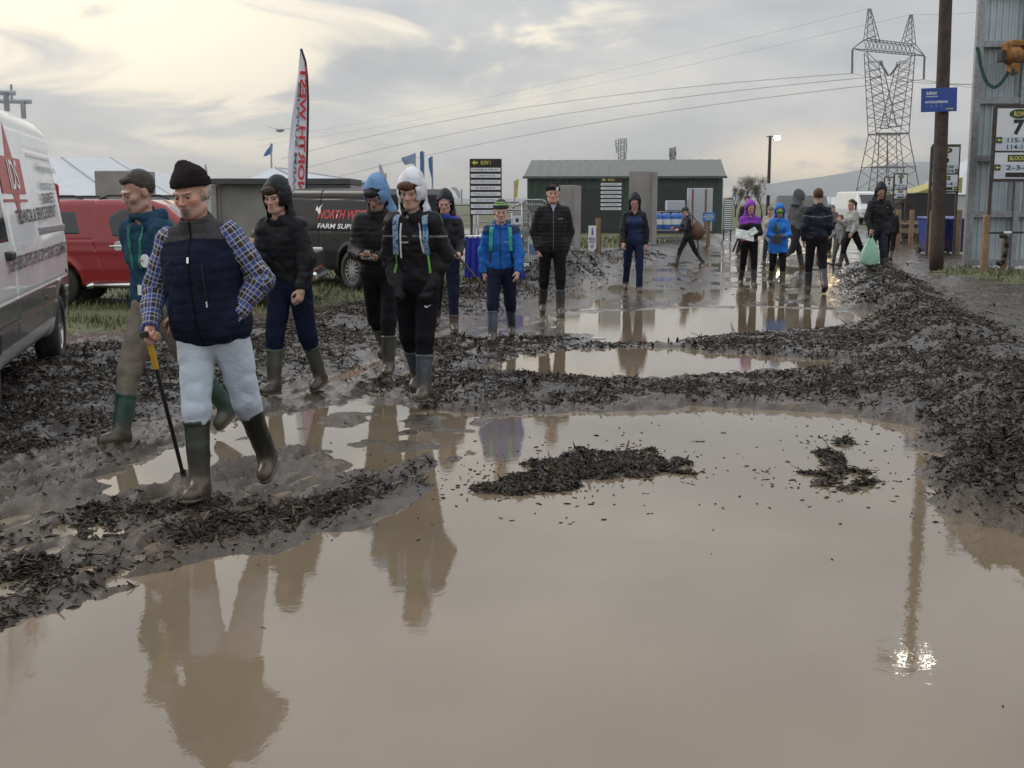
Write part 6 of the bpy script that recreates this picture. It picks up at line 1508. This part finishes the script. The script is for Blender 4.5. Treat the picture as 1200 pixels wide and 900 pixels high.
# masts
def mast(px, pt, pb_, Y, w_, label, dish=True):
    x = xat(px, 237, Y); r = empty("radio_mast", (x, Y, 0), 0, label, "mast"); zt_ = zat(pt, Y); q = MB(); n = 22; t = .03 * Y / 60
    for sx, sy in ((-1, -1), (1, -1), (0, 1)): q.tube((sx * w_, sy * w_, 0), (sx * w_ * .8, sy * w_ * .8, zt_), t, n=5)
    for i in range(n):
        z0_, z1_ = zt_ * i / n, zt_ * (i + 1) / n; q.tube((-w_ * .9, -w_ * .9, z0_), (w_ * .9, -w_ * .9, z1_), t * .6, n=4).tube((w_ * .9, -w_ * .9, z0_), (0, w_ * .9, z1_), t * .6, n=4)
    q.build("lattice", galv, r)
    for i, (u_, v_) in enumerate(((-1.5, .93), (1.4, .955), (-1.3, .85), (1.5, .87), (1.3, .77))): q = MB(); q.b2((u_ * w_ - .13, -.1, v_ * zt_ - .55), (u_ * w_ + .13, .1, v_ * zt_ + .55), .03); q.bar((0, 0, v_ * zt_), (u_ * w_, 0, v_ * zt_), .08, .08); q.build("antenna", pvc2, r)
mast(727, 162, 190, 190, .55, "lattice radio mast behind the shed roof's middle")
mast(787, 173, 190, 150, .22, "thin radio mast behind the shed roof, right of the larger mast")

# pylon and its lines
Yy = 290.0; py_m = mat("pylon_steel", (.10, .10, .105), .6, .3, var=.15)
def PX(px, py, dy=0.0): d = D(px, py, Yy); return Vector((d.x, Yy + dy, d.z))
pyr = empty("pylon", (PX(1040, 240).x, Yy, 0), 0, "tall twin-peaked steel lattice pylon standing against the hills", "pylon"); off = Vector((pyr.location.x, pyr.location.y, 0))
q = MB()
def seg(a_, b_, r_=.10): q.tube(a_ - off, b_ - off, r_ * 1.0, n=4)
def brace(a0, a1, b0, b1, n, r_=.07, r2=.12):
    """lattice between chord a0-a1 and chord b0-b1"""
    seg(a0, a1, r2); seg(b0, b1, r2); pa, pb2 = a0, b0
    for i in range(1, n + 1):
        t = i / n; na, nb_ = a0.lerp(a1, t), b0.lerp(b1, t); seg(pa, nb_, r_); seg(pb2, na, r_); pa, pb2 = na, nb_
for dy in (-1, 1):
    w0, w1, w2_ = 5.5 * dy, 3.2 * dy, 1.3 * dy
    # lower body to the waist
    brace(PX(1007, 243, w0), PX(1022.5, 157, w1), PX(1045.5, 243, w0 * .9), PX(1045, 157, w1), 4); brace(PX(1034, 243, w0 * .9), PX(1035, 157, w1), PX(1072.5, 243, w0), PX(1059.5, 157, w1), 4)
    seg(PX(1014, 196, w0 * .7), PX(1068, 196, w0 * .7), .10); seg(PX(1022, 157, w1), PX(1060, 157, w1), .16)
    # two crossing arms of the K from the waist up to the crossarm
    brace(PX(1022, 157, w1), PX(1014.5, 62, w2_), PX(1046, 150, w1), PX(1031.5, 72, w2_), 9); brace(PX(1060, 157, w1), PX(1070, 64, w2_), PX(1036, 150, w1), PX(1053, 72, w2_), 9)
    # crossarm
    brace(PX(1014, 46, w2_), PX(1071, 53, w2_), PX(1014, 59, w2_), PX(1071, 64, w2_), 12, .06, .10)
    seg(PX(1014, 46, w2_), PX(999, 57, 0), .10); seg(PX(1014, 59, w2_), PX(999, 57, 0), .10); seg(PX(1071, 53, w2_), PX(1083.5, 65.5, 0), .10); seg(PX(1071, 64, w2_), PX(1083.5, 65.5, 0), .10)
    # peaks
    brace(PX(1014, 46, w2_), PX(1017.5, 10, .3 * dy), PX(1029.5, 50, w2_), PX(1020, 10, .3 * dy), 5, .06, .10); brace(PX(1058, 50, w2_), PX(1066.5, 17, .3 * dy), PX(1071, 53, w2_), PX(1069, 17, .3 * dy), 5, .06, .10)
for a_, b_ in (((1007, 243), (1007, 243)), ((1072.5, 243), (1072.5, 243))): seg(PX(*a_, -5.5), PX(*b_, 5.5), .1)
for i in range(6):
    t = i / 5; seg(PX(1022.5 - 8 * t, 157 - 95 * t, -3.2 + 1.9 * t), PX(1022.5 - 8 * t, 157 - 95 * t, 3.2 - 1.9 * t), .06); seg(PX(1060 + 10 * t, 157 - 95 * t, -3.2 + 1.9 * t), PX(1060 + 10 * t, 157 - 95 * t, 3.2 - 1.9 * t), .06)
q.build("lattice", py_m, pyr)
ins = mat("insulator", (.10, .10, .12), .4, var=.1)
for P0, P1 in (((999, 58), (998.5, 86)), ((1083.5, 66), (1082.5, 93)), ((1031, 72), (1041, 88.5)), ((1053, 75), (1043, 88.5))):
    q = MB(); q.tube(PX(*P0) - off, PX(*P1) - off, .26, n=6); q.build("insulator", ins, pyr)
wire_m = mat("wire", (.10, .10, .11), .6, var=0)
def wire(p0, p1, Y1, sag, label, r_=.06, Y0=Yy):
    r_ *= .7
    a_, b_ = PX(*p0), D(*p1, Y1); P_ = []
    for i in range(25):
        t = i / 24; p = a_.lerp(b_, t); p.z -= sag * 4 * t * (1 - t); P_.append(p)
    q = MB(); q.path(P_, r_, 4); o = q.build("power_line", wire_m); tag(o, label, "power line")
for (p0, p1, lb) in (((998.5, 86), (330, 186), "upper of the three power lines running left from the pylon"), ((1042, 88.5), (330, 205), "middle of the three power lines running left from the pylon"), ((1082.5, 93), (330, 226), "lowest of the three power lines running left from the pylon")):
    wire(p0, p1, 480, -4.5, lb, .085)
wire((1018.5, 10), (300, 165), 480, 2, "faint earth wire running left from the pylon's left peak", .035); wire((1068, 17), (300, 172), 480, 2, "faint earth wire running left from the pylon's right peak", .035)
wire((998.5, 86), (1290, 88), 200, 2, "power line running right from the pylon's left arm", .06); wire((1042, 88.5), (1300, 84), 200, 2, "power line running right from the pylon's middle", .06); wire((1082.5, 93), (1320, 92), 200, 2, "power line running right from the pylon's right arm", .06)
wire((1068, 17), (1300, -8), 200, 1, "earth wire running right from the pylon's right peak", .035)

# hills
def hill(prof, Y, dep, seed, name="hills"):
    n = 120; xs = np.linspace(0, 1, n); pxs = [p[0] for p in prof]; pys = [p[1] for p in prof]; Vh = []; m_ = 14
    for i in range(n):
        px = pxs[0] + (pxs[-1] - pxs[0]) * xs[i]; py = float(np.interp(px, pxs, pys)); zt_ = max(zat(py, Y), .0); x = xat(px, 237, Y)
        for j in range(m_):
            t = j / (m_ - 1) * 2 - 1; hgt = zt_ * math.cos(t * math.pi / 2) ** 1.2 + 0.05 * zt_ * float(vn2(np.array([i * .35]), np.array([j * .6 + seed]), 3)[0] - 1.0); Vh.append((x * (1 + t * dep / Y), Y + t * dep, max(hgt, -2) if abs(t) < 1 else -3))
    i0 = (np.arange(n - 1)[:, None] * m_ + np.arange(m_ - 1)[None]).ravel(); me = raw_mesh(name, np.array(Vh), np.stack([i0, i0 + m_, i0 + m_ + 1, i0 + 1], 1), 4)
    o = link(name, me, mat("hill_heath", (.17, .19, .20), .9, var=.25, scale=.004), None, True); tag(o, kind="structure")
hill([(700, 240), (850, 232), (890, 217), (930, 210), (960, 207), (1000, 200), (1035, 193), (1060, 189), (1085, 188), (1120, 194), (1160, 199), (1250, 206), (1400, 225), (1600, 240)], 2500, 600, 1)
hill([(-400, 232), (-100, 226), (150, 229), (400, 233), (650, 232), (850, 236), (1000, 237.5)], 2000, 400, 5)

# trees and hedges
bark = mat("bark", (.05, .042, .036), .9, var=.3, scale=8); leafm = bpy.data.materials.new("leaves"); leafm.use_nodes = True; nt = leafm.node_tree; N, L = nt.nodes, nt.links; b = N["Principled BSDF"]
c = ramp(attrf("tone"), [(0, (.04, .045, .03)), (.6, (.07, .07, .045)), (1, (.12, .105, .07))]); L.new(c, b.inputs["Base Color"]); b.inputs["Roughness"].default_value = .8
def tree(px, pyt, Y, wpx, label, seed, dens=1.0, name="tree"):
    r_ = random.Random(seed); x = xat(px, 237, Y); H_ = zat(pyt, Y); Wd = wpx / F * Y / 2; r = empty(name, (x, Y, 0), 0, label, "tree"); q = MB(); tips = []
    def grow(p, d, L_, rad, lv):
        e = p + d * L_; q.tube(p, e, rad, rad * .7, n=5)
        if lv == 0: tips.append(e); return
        for k in range(r_.choice((2, 3, 3))):
            nd = (d + Vector((r_.uniform(-1, 1) * Wd / H_ * 1.9, r_.uniform(-1, 1) * Wd / H_ * 1.5, r_.uniform(-.15, .5)))).normalized(); grow(e, nd, L_ * r_.uniform(.65, .85), rad * .6, lv - 1); tips.append(e + nd * L_ * .3)
    grow(Vector((0, 0, 0)), Vector((0, 0, 1)), H_ * .27, H_ * .03, 4); 
    q.build("trunk", bark, r); tp = np.array([t[:] for t in tips]); k = int(2600 * dens); rr = np.random.default_rng(seed)
    tp[:, 2] *= H_ * .97 / max(tp[:, 2].max(), .1); tp[:, 0] *= Wd * .9 / max(np.abs(tp[:, 0]).max(), .1)
    c_ = tp[rr.integers(0, len(tp), k)] + rr.normal(0, 1, (k, 3)) * np.array([Wd * .10, Wd * .10, H_ * .045]); c_ = c_[c_[:, 2] > H_ * .12]; k = len(c_); s_ = H_ * .010 * (0.6 + rr.random(k))[:, None]
    u_ = rr.normal(0, 1, (k, 3)); u_ /= np.linalg.norm(u_, axis=1)[:, None]; v_ = np.cross(u_, rr.normal(0, 1, (k, 3))); v_ /= np.linalg.norm(v_, axis=1)[:, None]
    Vv = np.stack([c_ - u_ * s_, c_ + v_ * s_ * .6, c_ + u_ * s_, c_ - v_ * s_ * .6], 1).reshape(-1, 3); me = raw_mesh("crown", Vv, np.arange(k * 4).reshape(-1, 4), 4); set_f(me, np.repeat(rr.random(k), 4), "tone"); link("crown", me, leafm, r)
tree(876, 207, 105, 42, "round hazy tree directly left of the lamp post", 3); tree(893, 216, 100, 30, "lower hazy tree just right of the lamp post", 4); tree(862, 219, 120, 24, "small hazy tree against the shed's gable", 5)
tree(996, 231, 160, 16, "small far tree left of the pylon's foot", 6, .4); tree(1008, 226, 170, 12, "narrow far tree at the pylon's left leg", 7, .4); tree(1026, 229, 165, 16, "dark far tree between the pylon's legs", 8, .4); tree(1075, 230, 180, 20, "far tree at the pylon's right leg", 9, .4)
for i, (px, t_, Y, w_) in enumerate(((515, 229, 140, 60), (575, 231, 150, 50), (225, 229, 130, 60), (450, 232, 160, 70), (1150, 228, 150, 60))): tree(px, t_, Y, w_, ["hedgerow tree far behind the two blue feather flags", "hedgerow tree far left of the green shed", "hedgerow tree far behind the man in the beanie", "hedgerow tree far behind the blue-hooded young man", "hedgerow tree far behind the corrugated screen"][i], 20 + i, .6, "hedgerow_tree")
# haze over the whole place
hb = MB(); hb.b2((-7300, -3300, -6), (7300, 6300, 116)); hm = bpy.data.materials.new("haze"); hm.use_nodes = True; nt = hm.node_tree
for n in list(nt.nodes): nt.nodes.remove(n)
o_ = nt.nodes.new("ShaderNodeOutputMaterial"); v_ = nt.nodes.new("ShaderNodeVolumePrincipled"); v_.inputs["Color"].default_value = (.97, .975, .985, 1); v_.inputs["Density"].default_value = .00028; v_.inputs["Anisotropy"].default_value = .7
nt.links.new(v_.outputs[0], o_.inputs["Volume"]); hz_o = hb.build("haze", hm); tag(hz_o, kind="stuff")
# ---------------------------------------------------------------- things people carry or wear
def pw(k, part, sd_): p = PP[k]; j = p["J"][sd_]; return p["W"](j["wr"] + j["fd"] * .075)
def tubeobj(name, P_, r_, m_, label=None, cat=None, n=8):
    q = MB(); q.path(P_, r_, n); o = q.build(name, m_, None, True); return tag(o, label, cat) if label else o
# walking stick of the old man
h_ = pw("A", "wr", -1); Yf = h_.y + .35; ft = Vector((D(214, 541, Yf).x, Yf, 0)); ft.z = gz(ft.x, ft.y)
st = empty("walking_stick", ft, 0, "thin black walking stick with a yellow upper shaft held by the old man", "walking stick"); t_ = h_ - ft
q = MB(); q.tube((0, 0, 0), t_ * .80, .011, n=10); q.build("shaft", signblk, st); q = MB(); q.tube(t_ * .80, t_ * .97, .016, n=10); q.build("grip_tube", mat("stick_yellow", (.55, .33, .02), .4, var=.1), st)
q = MB(); q.path([t_ * .97, t_ * 1.04, t_ * 1.05 + Vector((.0, -.08, -.01))], .016, 10); q.build("handle", signblk, st); q = MB(); q.tube((0, 0, -.005), (0, 0, .03), .016, n=10); q.build("ferrule", signblk, st)
# zip pulls, badge, lanyard: parts of the clothes
def on_front(k, x, z, gap=.0):
    """local point on the front of the top garment"""
    p = PP[k]; o = p["top"]; T = p["Tl"]; org, end = T((x, -.6, z)), T((x, .3, z)); ok, loc, nr, idx = o.ray_cast(org, (end - org).normalized())
    return (loc - (end - org).normalized() * gap, nr) if ok else (T((x, -.16, z)), Vector((0, -1, 0)))
def strip(k, PTS, w_, m_, name, gap=.006):
    p = PP[k]; q = MB(); P_ = [on_front(k, a_, b_, gap)[0] for a_, b_ in PTS]
    for a_, b_ in zip(P_[:-1], P_[1:]): q.bar(a_, b_, .006, w_) if abs((b_ - a_).x) > abs((b_ - a_).z) else q.bar(a_, b_, w_, .006)
    return q.build(name, m_, p["top"])
def patch_(k, x, z, s, w_, h__, m_, name="print", bold=.02):
    c_, n_ = on_front(k, x, z, .006); p = PP[k]; text(s, w_, h__, Matrix.Translation(c_), m_, p["top"], bold, 0, name)
green_l = mat("lanyard_green", (.02, .22, .12), .7, var=.1)
def seq(a_, b_, n=6): return [(a_[0] + (b_[0] - a_[0]) * i / n, a_[1] + (b_[1] - a_[1]) * i / n) for i in range(n + 1)]
strip("B", seq((-.07, 1.46), (-.02, 1.20)), .016, green_l, "lanyard"); strip("B", seq((.06, 1.46), (.05, 1.20)), .016, green_l, "lanyard")
c_, n_ = on_front("B", .10, 1.25, .012); q = MB(); q.lathe([(.001, -.004), (.042, -.004), (.042, .004)], c_, 'Y', 20); bg_ = q.build("badge", signwht, PP["B"]["top"]); q = MB(); q.prism([(-.01, 0), (0, .01), (.01, 0), (0, -.01)], .002, Matrix.Translation(c_ + Vector((-.02, -.007, 0)))); q.build("badge_mark", redv, bg_)
c_, n_ = on_front("B", .03, 1.06, .01); q = MB(); q.box(c_, (.09, .005, .065)); q.build("name_card", signwht, PP["B"]["top"])
cord = mat("drawcord", (.65, .65, .66), .8, var=.05)
strip("E", seq((-.075, 1.43), (-.085, 1.16), 8), .012, cord, "drawcord", .010); strip("E", seq((.07, 1.43), (.10, 1.20), 8), .012, cord, "drawcord", .010)
patch_("E", -.045, 1.285, "RUGBY", .06, .012, white_m); 
c_, n_ = on_front("E", .11, 1.265, .008); q = MB(); q.prism([(-.016, .02), (.016, .02), (.014, -.01), (0, -.024), (-.014, -.01)], .003, Matrix.Translation(c_)); q.build("crest", mat("crest_gold", (.25, .17, .06), .6, var=.2), PP["E"]["top"])
patch_("G", .075, 1.30, "mountain", .05, .010, white_m); patch_("H", .10, 1.33, "REGATTA", .06, .012, signyel); patch_("S", .12, 1.36, "helly", .05, .010, white_m)
for z_ in (1.34,): strip("A", [(-.005, z_), (-.005, z_ - .03)], .012, chrome_m, "zip_pull", .008)
strip("A", [(.07, 1.10), (.07, 1.07)], .010, chrome_m, "zip_pull", .008)
strip("A", seq((.07, 1.30), (.07, 1.10), 4), .006, signblk, "pocket_zip", .004)
strip("H", seq((0, 1.42), (0, .92), 10), .008, mat("zip_grey", (.12, .12, .13), .5, var=.1), "zip", .004)
def shirtcollar():
    c_, n_ = on_front("H", 0, 1.47, .004); q = MB(); q.prism([(-.04, .05), (0, -.05), (.04, .05)], .004, Matrix.Translation(c_)); q.build("shirt_collar", mat("shirt_blue", (.35, .40, .50), .8, var=.05), PP["H"]["top"])
shirtcollar()
# crest on the tracksuit of C and swoosh on E
def on_leg(k, x, z, ch="trousers"):
    p = PP[k]; o = [c for c in p["root"].children if c.name.startswith(ch)][0]; ok, loc, nr, idx = o.ray_cast(Vector((x, -1, z)), Vector((0, 1, 0))); return (loc + Vector((0, -.006, 0)), o) if ok else (None, o)
c_, o = on_leg("C", .10, .80)
if c_: q = MB(); q.prism([(-.028, .03), (.028, .03), (.026, -.01), (0, -.035), (-.026, -.01)], .004, Matrix.Translation(c_)); q.build("crest", mat("crest_pale", (.42, .33, .22), .6, var=.2), o)
c_, o = on_leg("E", .13, .76)
if c_: q = MB(); q.prism([(-.03, .0), (-.015, -.012), (.03, .02), (-.012, .0), (-.02, .012)], .004, Matrix.Translation(c_)); q.build("tick_logo", white_m, o)
# phone
a_, b_ = pw("D", "wr", 1), pw("D", "wr", -1); m0 = (a_ + b_) / 2
q = MB(); q.box((0, 0, 0), (.075, .14, .010), Matrix.Rotation(R(35), 3, 'X'), .003); o = q.build("phone", signblk); o.location = m0 + Vector((0, -.02, .03)); tag(o, "dark mobile phone held by the blue-hooded young man", "phone")
q = MB(); q.box((0, 0, .0065), (.066, .128, .002)); pn = q.build("screen", glass_m, o); pn.rotation_euler.x = R(35)
# rucksack of E
def rucksack(k, body_m, strap_m, label, w_=.15, lowm=None):
    p = PP[k]; top = p["top"]; T = p["Tl"]; W3 = p["root"].matrix_world; bpy.context.view_layer.update(); W3 = p["root"].matrix_world
    r = empty("rucksack", W3 @ T((0, .2, 1.0)), 0, label, "rucksack"); r.rotation_euler = p["root"].rotation_euler; r.scale = p["root"].scale; o0 = T((0, .2, 1.0))
    q = MB(); q.box(T((0, .24, 1.22)) - o0, (w_ * 2, .18, .46), None, .06); q.build("bag", body_m, r, True)
    q = MB(); q.box(T((0, .34, 1.12)) - o0, (w_ * 1.5, .06, .22), None, .03); q.build("pocket", body_m, r, True)
    for sx in (-1, 1):
        zs = [1.50, 1.46, 1.42, 1.36, 1.30, 1.24, 1.18]; xs = [.10, .115, .12, .122, .122, .125, .13]; P_ = [T((sx * .10, .16, 1.47)) - o0, T((sx * .105, .06, 1.515)) - o0]
        for x_, z_ in zip(xs[1:], zs[1:]): P_.append(on_front(k, sx * x_, z_, .012)[0] - o0)
        q = MB(); h2 = .022
        for i in range(len(P_) - 1):
            a_, b_ = P_[i], P_[i + 1]; v = [a_ + Vector((-h2, 0, 0)), a_ + Vector((h2, 0, 0)), b_ + Vector((h2, 0, 0)), b_ + Vector((-h2, 0, 0))]; up = Vector((0, -.008, .006)); q.quad(*v); q.quad(*[t_ + up for t_ in v])
            q.quad(v[0], v[3], v[3] + up, v[0] + up); q.quad(v[1], v[2], v[2] + up, v[1] + up)
        q.build("shoulder_strap", strap_m, r)
        q = MB(); pt_ = [on_front(k, sx * x_, z_, .010)[0] - o0 for x_, z_ in ((.13, 1.18), (.135, 1.10), (.145, 1.04))]; 
        for i in range(2): q.bar(pt_[i], pt_[i + 1], .006, .022)
        q.build("webbing", lowm or strap_m, r)
pm = bpy.data.materials.new("patterned_strap"); pm.use_nodes = True; nt = pm.node_tree; N, L = nt.nodes, nt.links; b = N["Principled BSDF"]; geo = N.new("ShaderNodeTexCoord")
c = ramp(noise3(26, 2, .5, 1.0), [(.36, (.02, .06, .20)), (.45, (.05, .20, .40)), (.52, (.35, .40, .45)), (.60, (.06, .25, .38)), (.68, (.30, .05, .08))]); L.new(c, b.inputs["Base Color"]); b.inputs["Roughness"].default_value = .6
rucksack("E", mat("rucksack_dark", (.02, .03, .05), .7, var=.2), pm, "rucksack with blue patterned straps worn by the white-hooded young man", .16, mat("lime_webbing", (.16, .45, .08), .7, var=.1))
rucksack("G", mat("rucksack_teal", (.02, .20, .17), .7, var=.15), mat("strap_turquoise", (.03, .38, .30), .6, var=.1), "small rucksack with turquoise straps worn by the boy in blue", .13, signblk)
# wooden stick of F
h_ = pw("F", "wr", 1); a_ = D(543, 297, h_.y + .02); ft = G(590, 364, .02)
q = MB(); d_ = (ft - h_); q.tube(h_ - d_ * .14, ft, .013, .010, n=8); o = q.build("wooden_stick", mat("stick_wood", (.16, .10, .055), .7, var=.2)); tag(o, "long slanting wooden stick held by the teenager in the black coat", "stick")
# brown bag of J
p = PP["J"]; bpy.context.view_layer.update(); bgp = p["W"](p["J"]["T"]((.0, .30, 1.10))); r = empty("shoulder_bag", bgp, 0, "slouchy brown bag on the back of the woman in the cap", "bag"); bm_ = mat("brown_leather", (.10, .045, .022), .6, var=.2, bump=.3)
q = MB(); q.lathe([(.001, -.26), (.12, -.24), (.20, -.12), (.19, .02), (.10, .14), (.04, .20), (.001, .22)], axis='Z', n=18); q.build("bag", bm_, r, True)
q = MB(); q.path([(0, 0, .2), (-.12, 0, .34), (-.24, -.02, .36)], .012); q.path([(.02, .0, -.2), (.05, .02, -.42), (.03, .0, -.55)], .02); q.build("strap", bm_, r)
# leaflet of K, bundle of L
def mid_hands(k): return (pw(k, "wr", 1) + pw(k, "wr", -1)) / 2
c_ = mid_hands("K") + Vector((-.10, -.08, -.02)); q = MB(); q.box((-.05, 0, 0), (.34, .26, .012), Matrix.Rotation(R(12), 3, 'Y') @ Matrix.Rotation(R(40), 3, 'X'), .003); q.box((.10, .02, .06), (.16, .14, .03), Matrix.Rotation(R(-30), 3, 'Y') @ Matrix.Rotation(R(50), 3, 'X'), .01); o = q.build("leaflet", mat("paper_print", (.45, .48, .47), .6, var=.5, scale=14)); o.location = c_; tag(o, "open pale leaflet in the hands of the woman in purple", "leaflet")
q = MB(); q.tube(c_ + Vector((-.16, -.02, -.02)), c_ + Vector((-.26, .0, -.30)), .018); o = q.build("umbrella_strap", signblk); tag(o, "black dangling strap below the open leaflet", "strap")
c_ = mid_hands("L") + Vector((-.06, -.06, .04)); q = MB()
for i in range(14): 
    a_ = rnd.uniform(-.6, .3); q.prism([(-.012, 0), (.012, 0), (.022, .13), (0, .26)], .004, Matrix.Translation(c_) @ Matrix.Rotation(rnd.uniform(-.5, .5), 4, 'X') @ Matrix.Rotation(a_, 4, 'Y') @ Matrix.Rotation(rnd.uniform(0, 3), 4, 'Z'))
o = q.build("plant_bundle", mat("bundle_green", (.05, .10, .05), .7, var=.4, scale=18)); tag(o, "small leafy green bundle held by the figure in bright blue", "bundle")
q = MB(); q.box(c_ + Vector((-.02, -.01, -.08)), (.16, .06, .16), None, .015); q.build("wrapping", mat("bundle_wrap", (.04, .04, .045), .7, var=.2), o)
# green goggles of L
p = PP["L"]; HC_, HR_ = p["HC"], p["HR"]; q = MB(); M_ = Matrix([[float(HR_[i][j]) for j in range(3)] for i in range(3)]); q.box(Vector([float(v) for v in HC_]) + M_ @ Vector((0, -.095, .01)), (.15, .04, .06), M_, .015); o = q.build("goggles", mat("goggle_green", (.06, .30, .05), .15, var=.1), None); o.parent = p["root"]
# carrier bag of S
h_ = pw("S", "wr", -1); r = empty("carrier_bag", h_, 0, "translucent pale green carrier bag hanging at the hooded man's side", "bag")
bgm = bpy.data.materials.new("thin_green_plastic"); bgm.use_nodes = True; b = bgm.node_tree.nodes["Principled BSDF"]; b.inputs["Base Color"].default_value = (.34, .62, .46, 1); b.inputs["Roughness"].default_value = .35; b.inputs["Transmission Weight"].default_value = .25
q = MB(); rings = []
for i in range(14):
    t = i / 13; z_ = -.10 - .52 * t; rx_ = .05 + .13 * math.sin(min(t * 1.25, 1) * math.pi / 2) * (1 - .5 * max(0, t - .85) / .15); ry_ = .02 + .07 * math.sin(min(t * 1.3, 1) * math.pi / 2)
    rings.append([q.bm.verts.new((rx_ * math.cos(a_ * math.pi / 12) * (1 + .07 * math.sin(a_ * 3 + i)), ry_ * math.sin(a_ * math.pi / 12) * (1 + .12 * math.sin(a_ * 2 + i * .7)), z_)) for a_ in range(24)])
for a_, b_ in zip(rings[:-1], rings[1:]):
    for k in range(24): q.bm.faces.new((a_[k], a_[(k + 1) % 24], b_[(k + 1) % 24], b_[k]))
q.bm.faces.new(rings[-1]); q.build("bag", bgm, r, True)
q = MB(); q.path([(-.04, 0, -.10), (-.02, 0, -.02), (0, 0, .01), (.02, 0, -.02), (.04, 0, -.10)], .008); q.build("handle", bgm, r)
# handbag of Q
h_ = PP["Q"]["W"](PP["Q"]["J"]["T"]((-.16, .16, 1.02))); r = empty("handbag", h_, R(20), "dark brown handbag at the hip of the ponytailed woman", "bag"); q = MB(); q.box((0, 0, -.1), (.24, .10, .22), None, .03); q.build("body", mat("dark_leather", (.045, .022, .02), .5, var=.15), r, True); q = MB(); q.path([(-.1, 0, 0), (-.06, 0, .16), (.06, 0, .16), (.1, 0, 0)], .012); q.build("handle", mat("dark_leather"), r)
# badge on the beanie of H
p = PP["H"]; M_ = Matrix([[float(p["HR"][i][j]) for j in range(3)] for i in range(3)]); q = MB(); q.box(Vector([float(v) for v in p["HC"]]) + M_ @ Vector((.055, -.105, .075)), (.035, .008, .045), M_ @ Matrix.Rotation(R(28), 3, 'Z')); o = q.build("hat_badge", signwht); o.parent = p["root"]
# A few bits of litter on the track
for i, (px, py, c_) in enumerate(((868, 312, (.3, .05, .04)), (700, 402, (.5, .5, .48)))):
    g_ = G(px, py, 0); q = MB(); q.prism([(-.09, -.03), (.04, -.05), (.10, .0), (.03, .05), (-.06, .04)], .02, Mat3((g_.x, g_.y, gz(g_.x, g_.y) + .02), (1, 0, 0), (0, 0, 1), (0, 1, 0)))
    o = q.build("litter_scrap", mat("litter_%d" % i, c_, .6, var=.2)); tag(o, ["small red scrap lying on the wet track behind the walkers", "pale scrap of paper lying between the two far puddles"][i], "litter")
# ---------------------------------------------------------------- render settings
vs = SC.view_settings; vs.view_transform = 'Standard'; vs.look = 'None'; vs.exposure = 0.25; vs.gamma = 1.0; vs.use_curve_mapping = False
SC.render.engine = 'CYCLES'
SC.cycles.use_denoising = True
SC.cycles.denoiser = 'OPENIMAGEDENOISE'
SC.cycles.max_bounces = 5; SC.cycles.diffuse_bounces = 2; SC.cycles.glossy_bounces = 3; SC.cycles.transparent_max_bounces = 6; SC.cycles.volume_bounces = 0
SC.cycles.sample_clamp_indirect = 4.0
SC.cycles.use_adaptive_sampling = True; SC.cycles.adaptive_threshold = 0.015
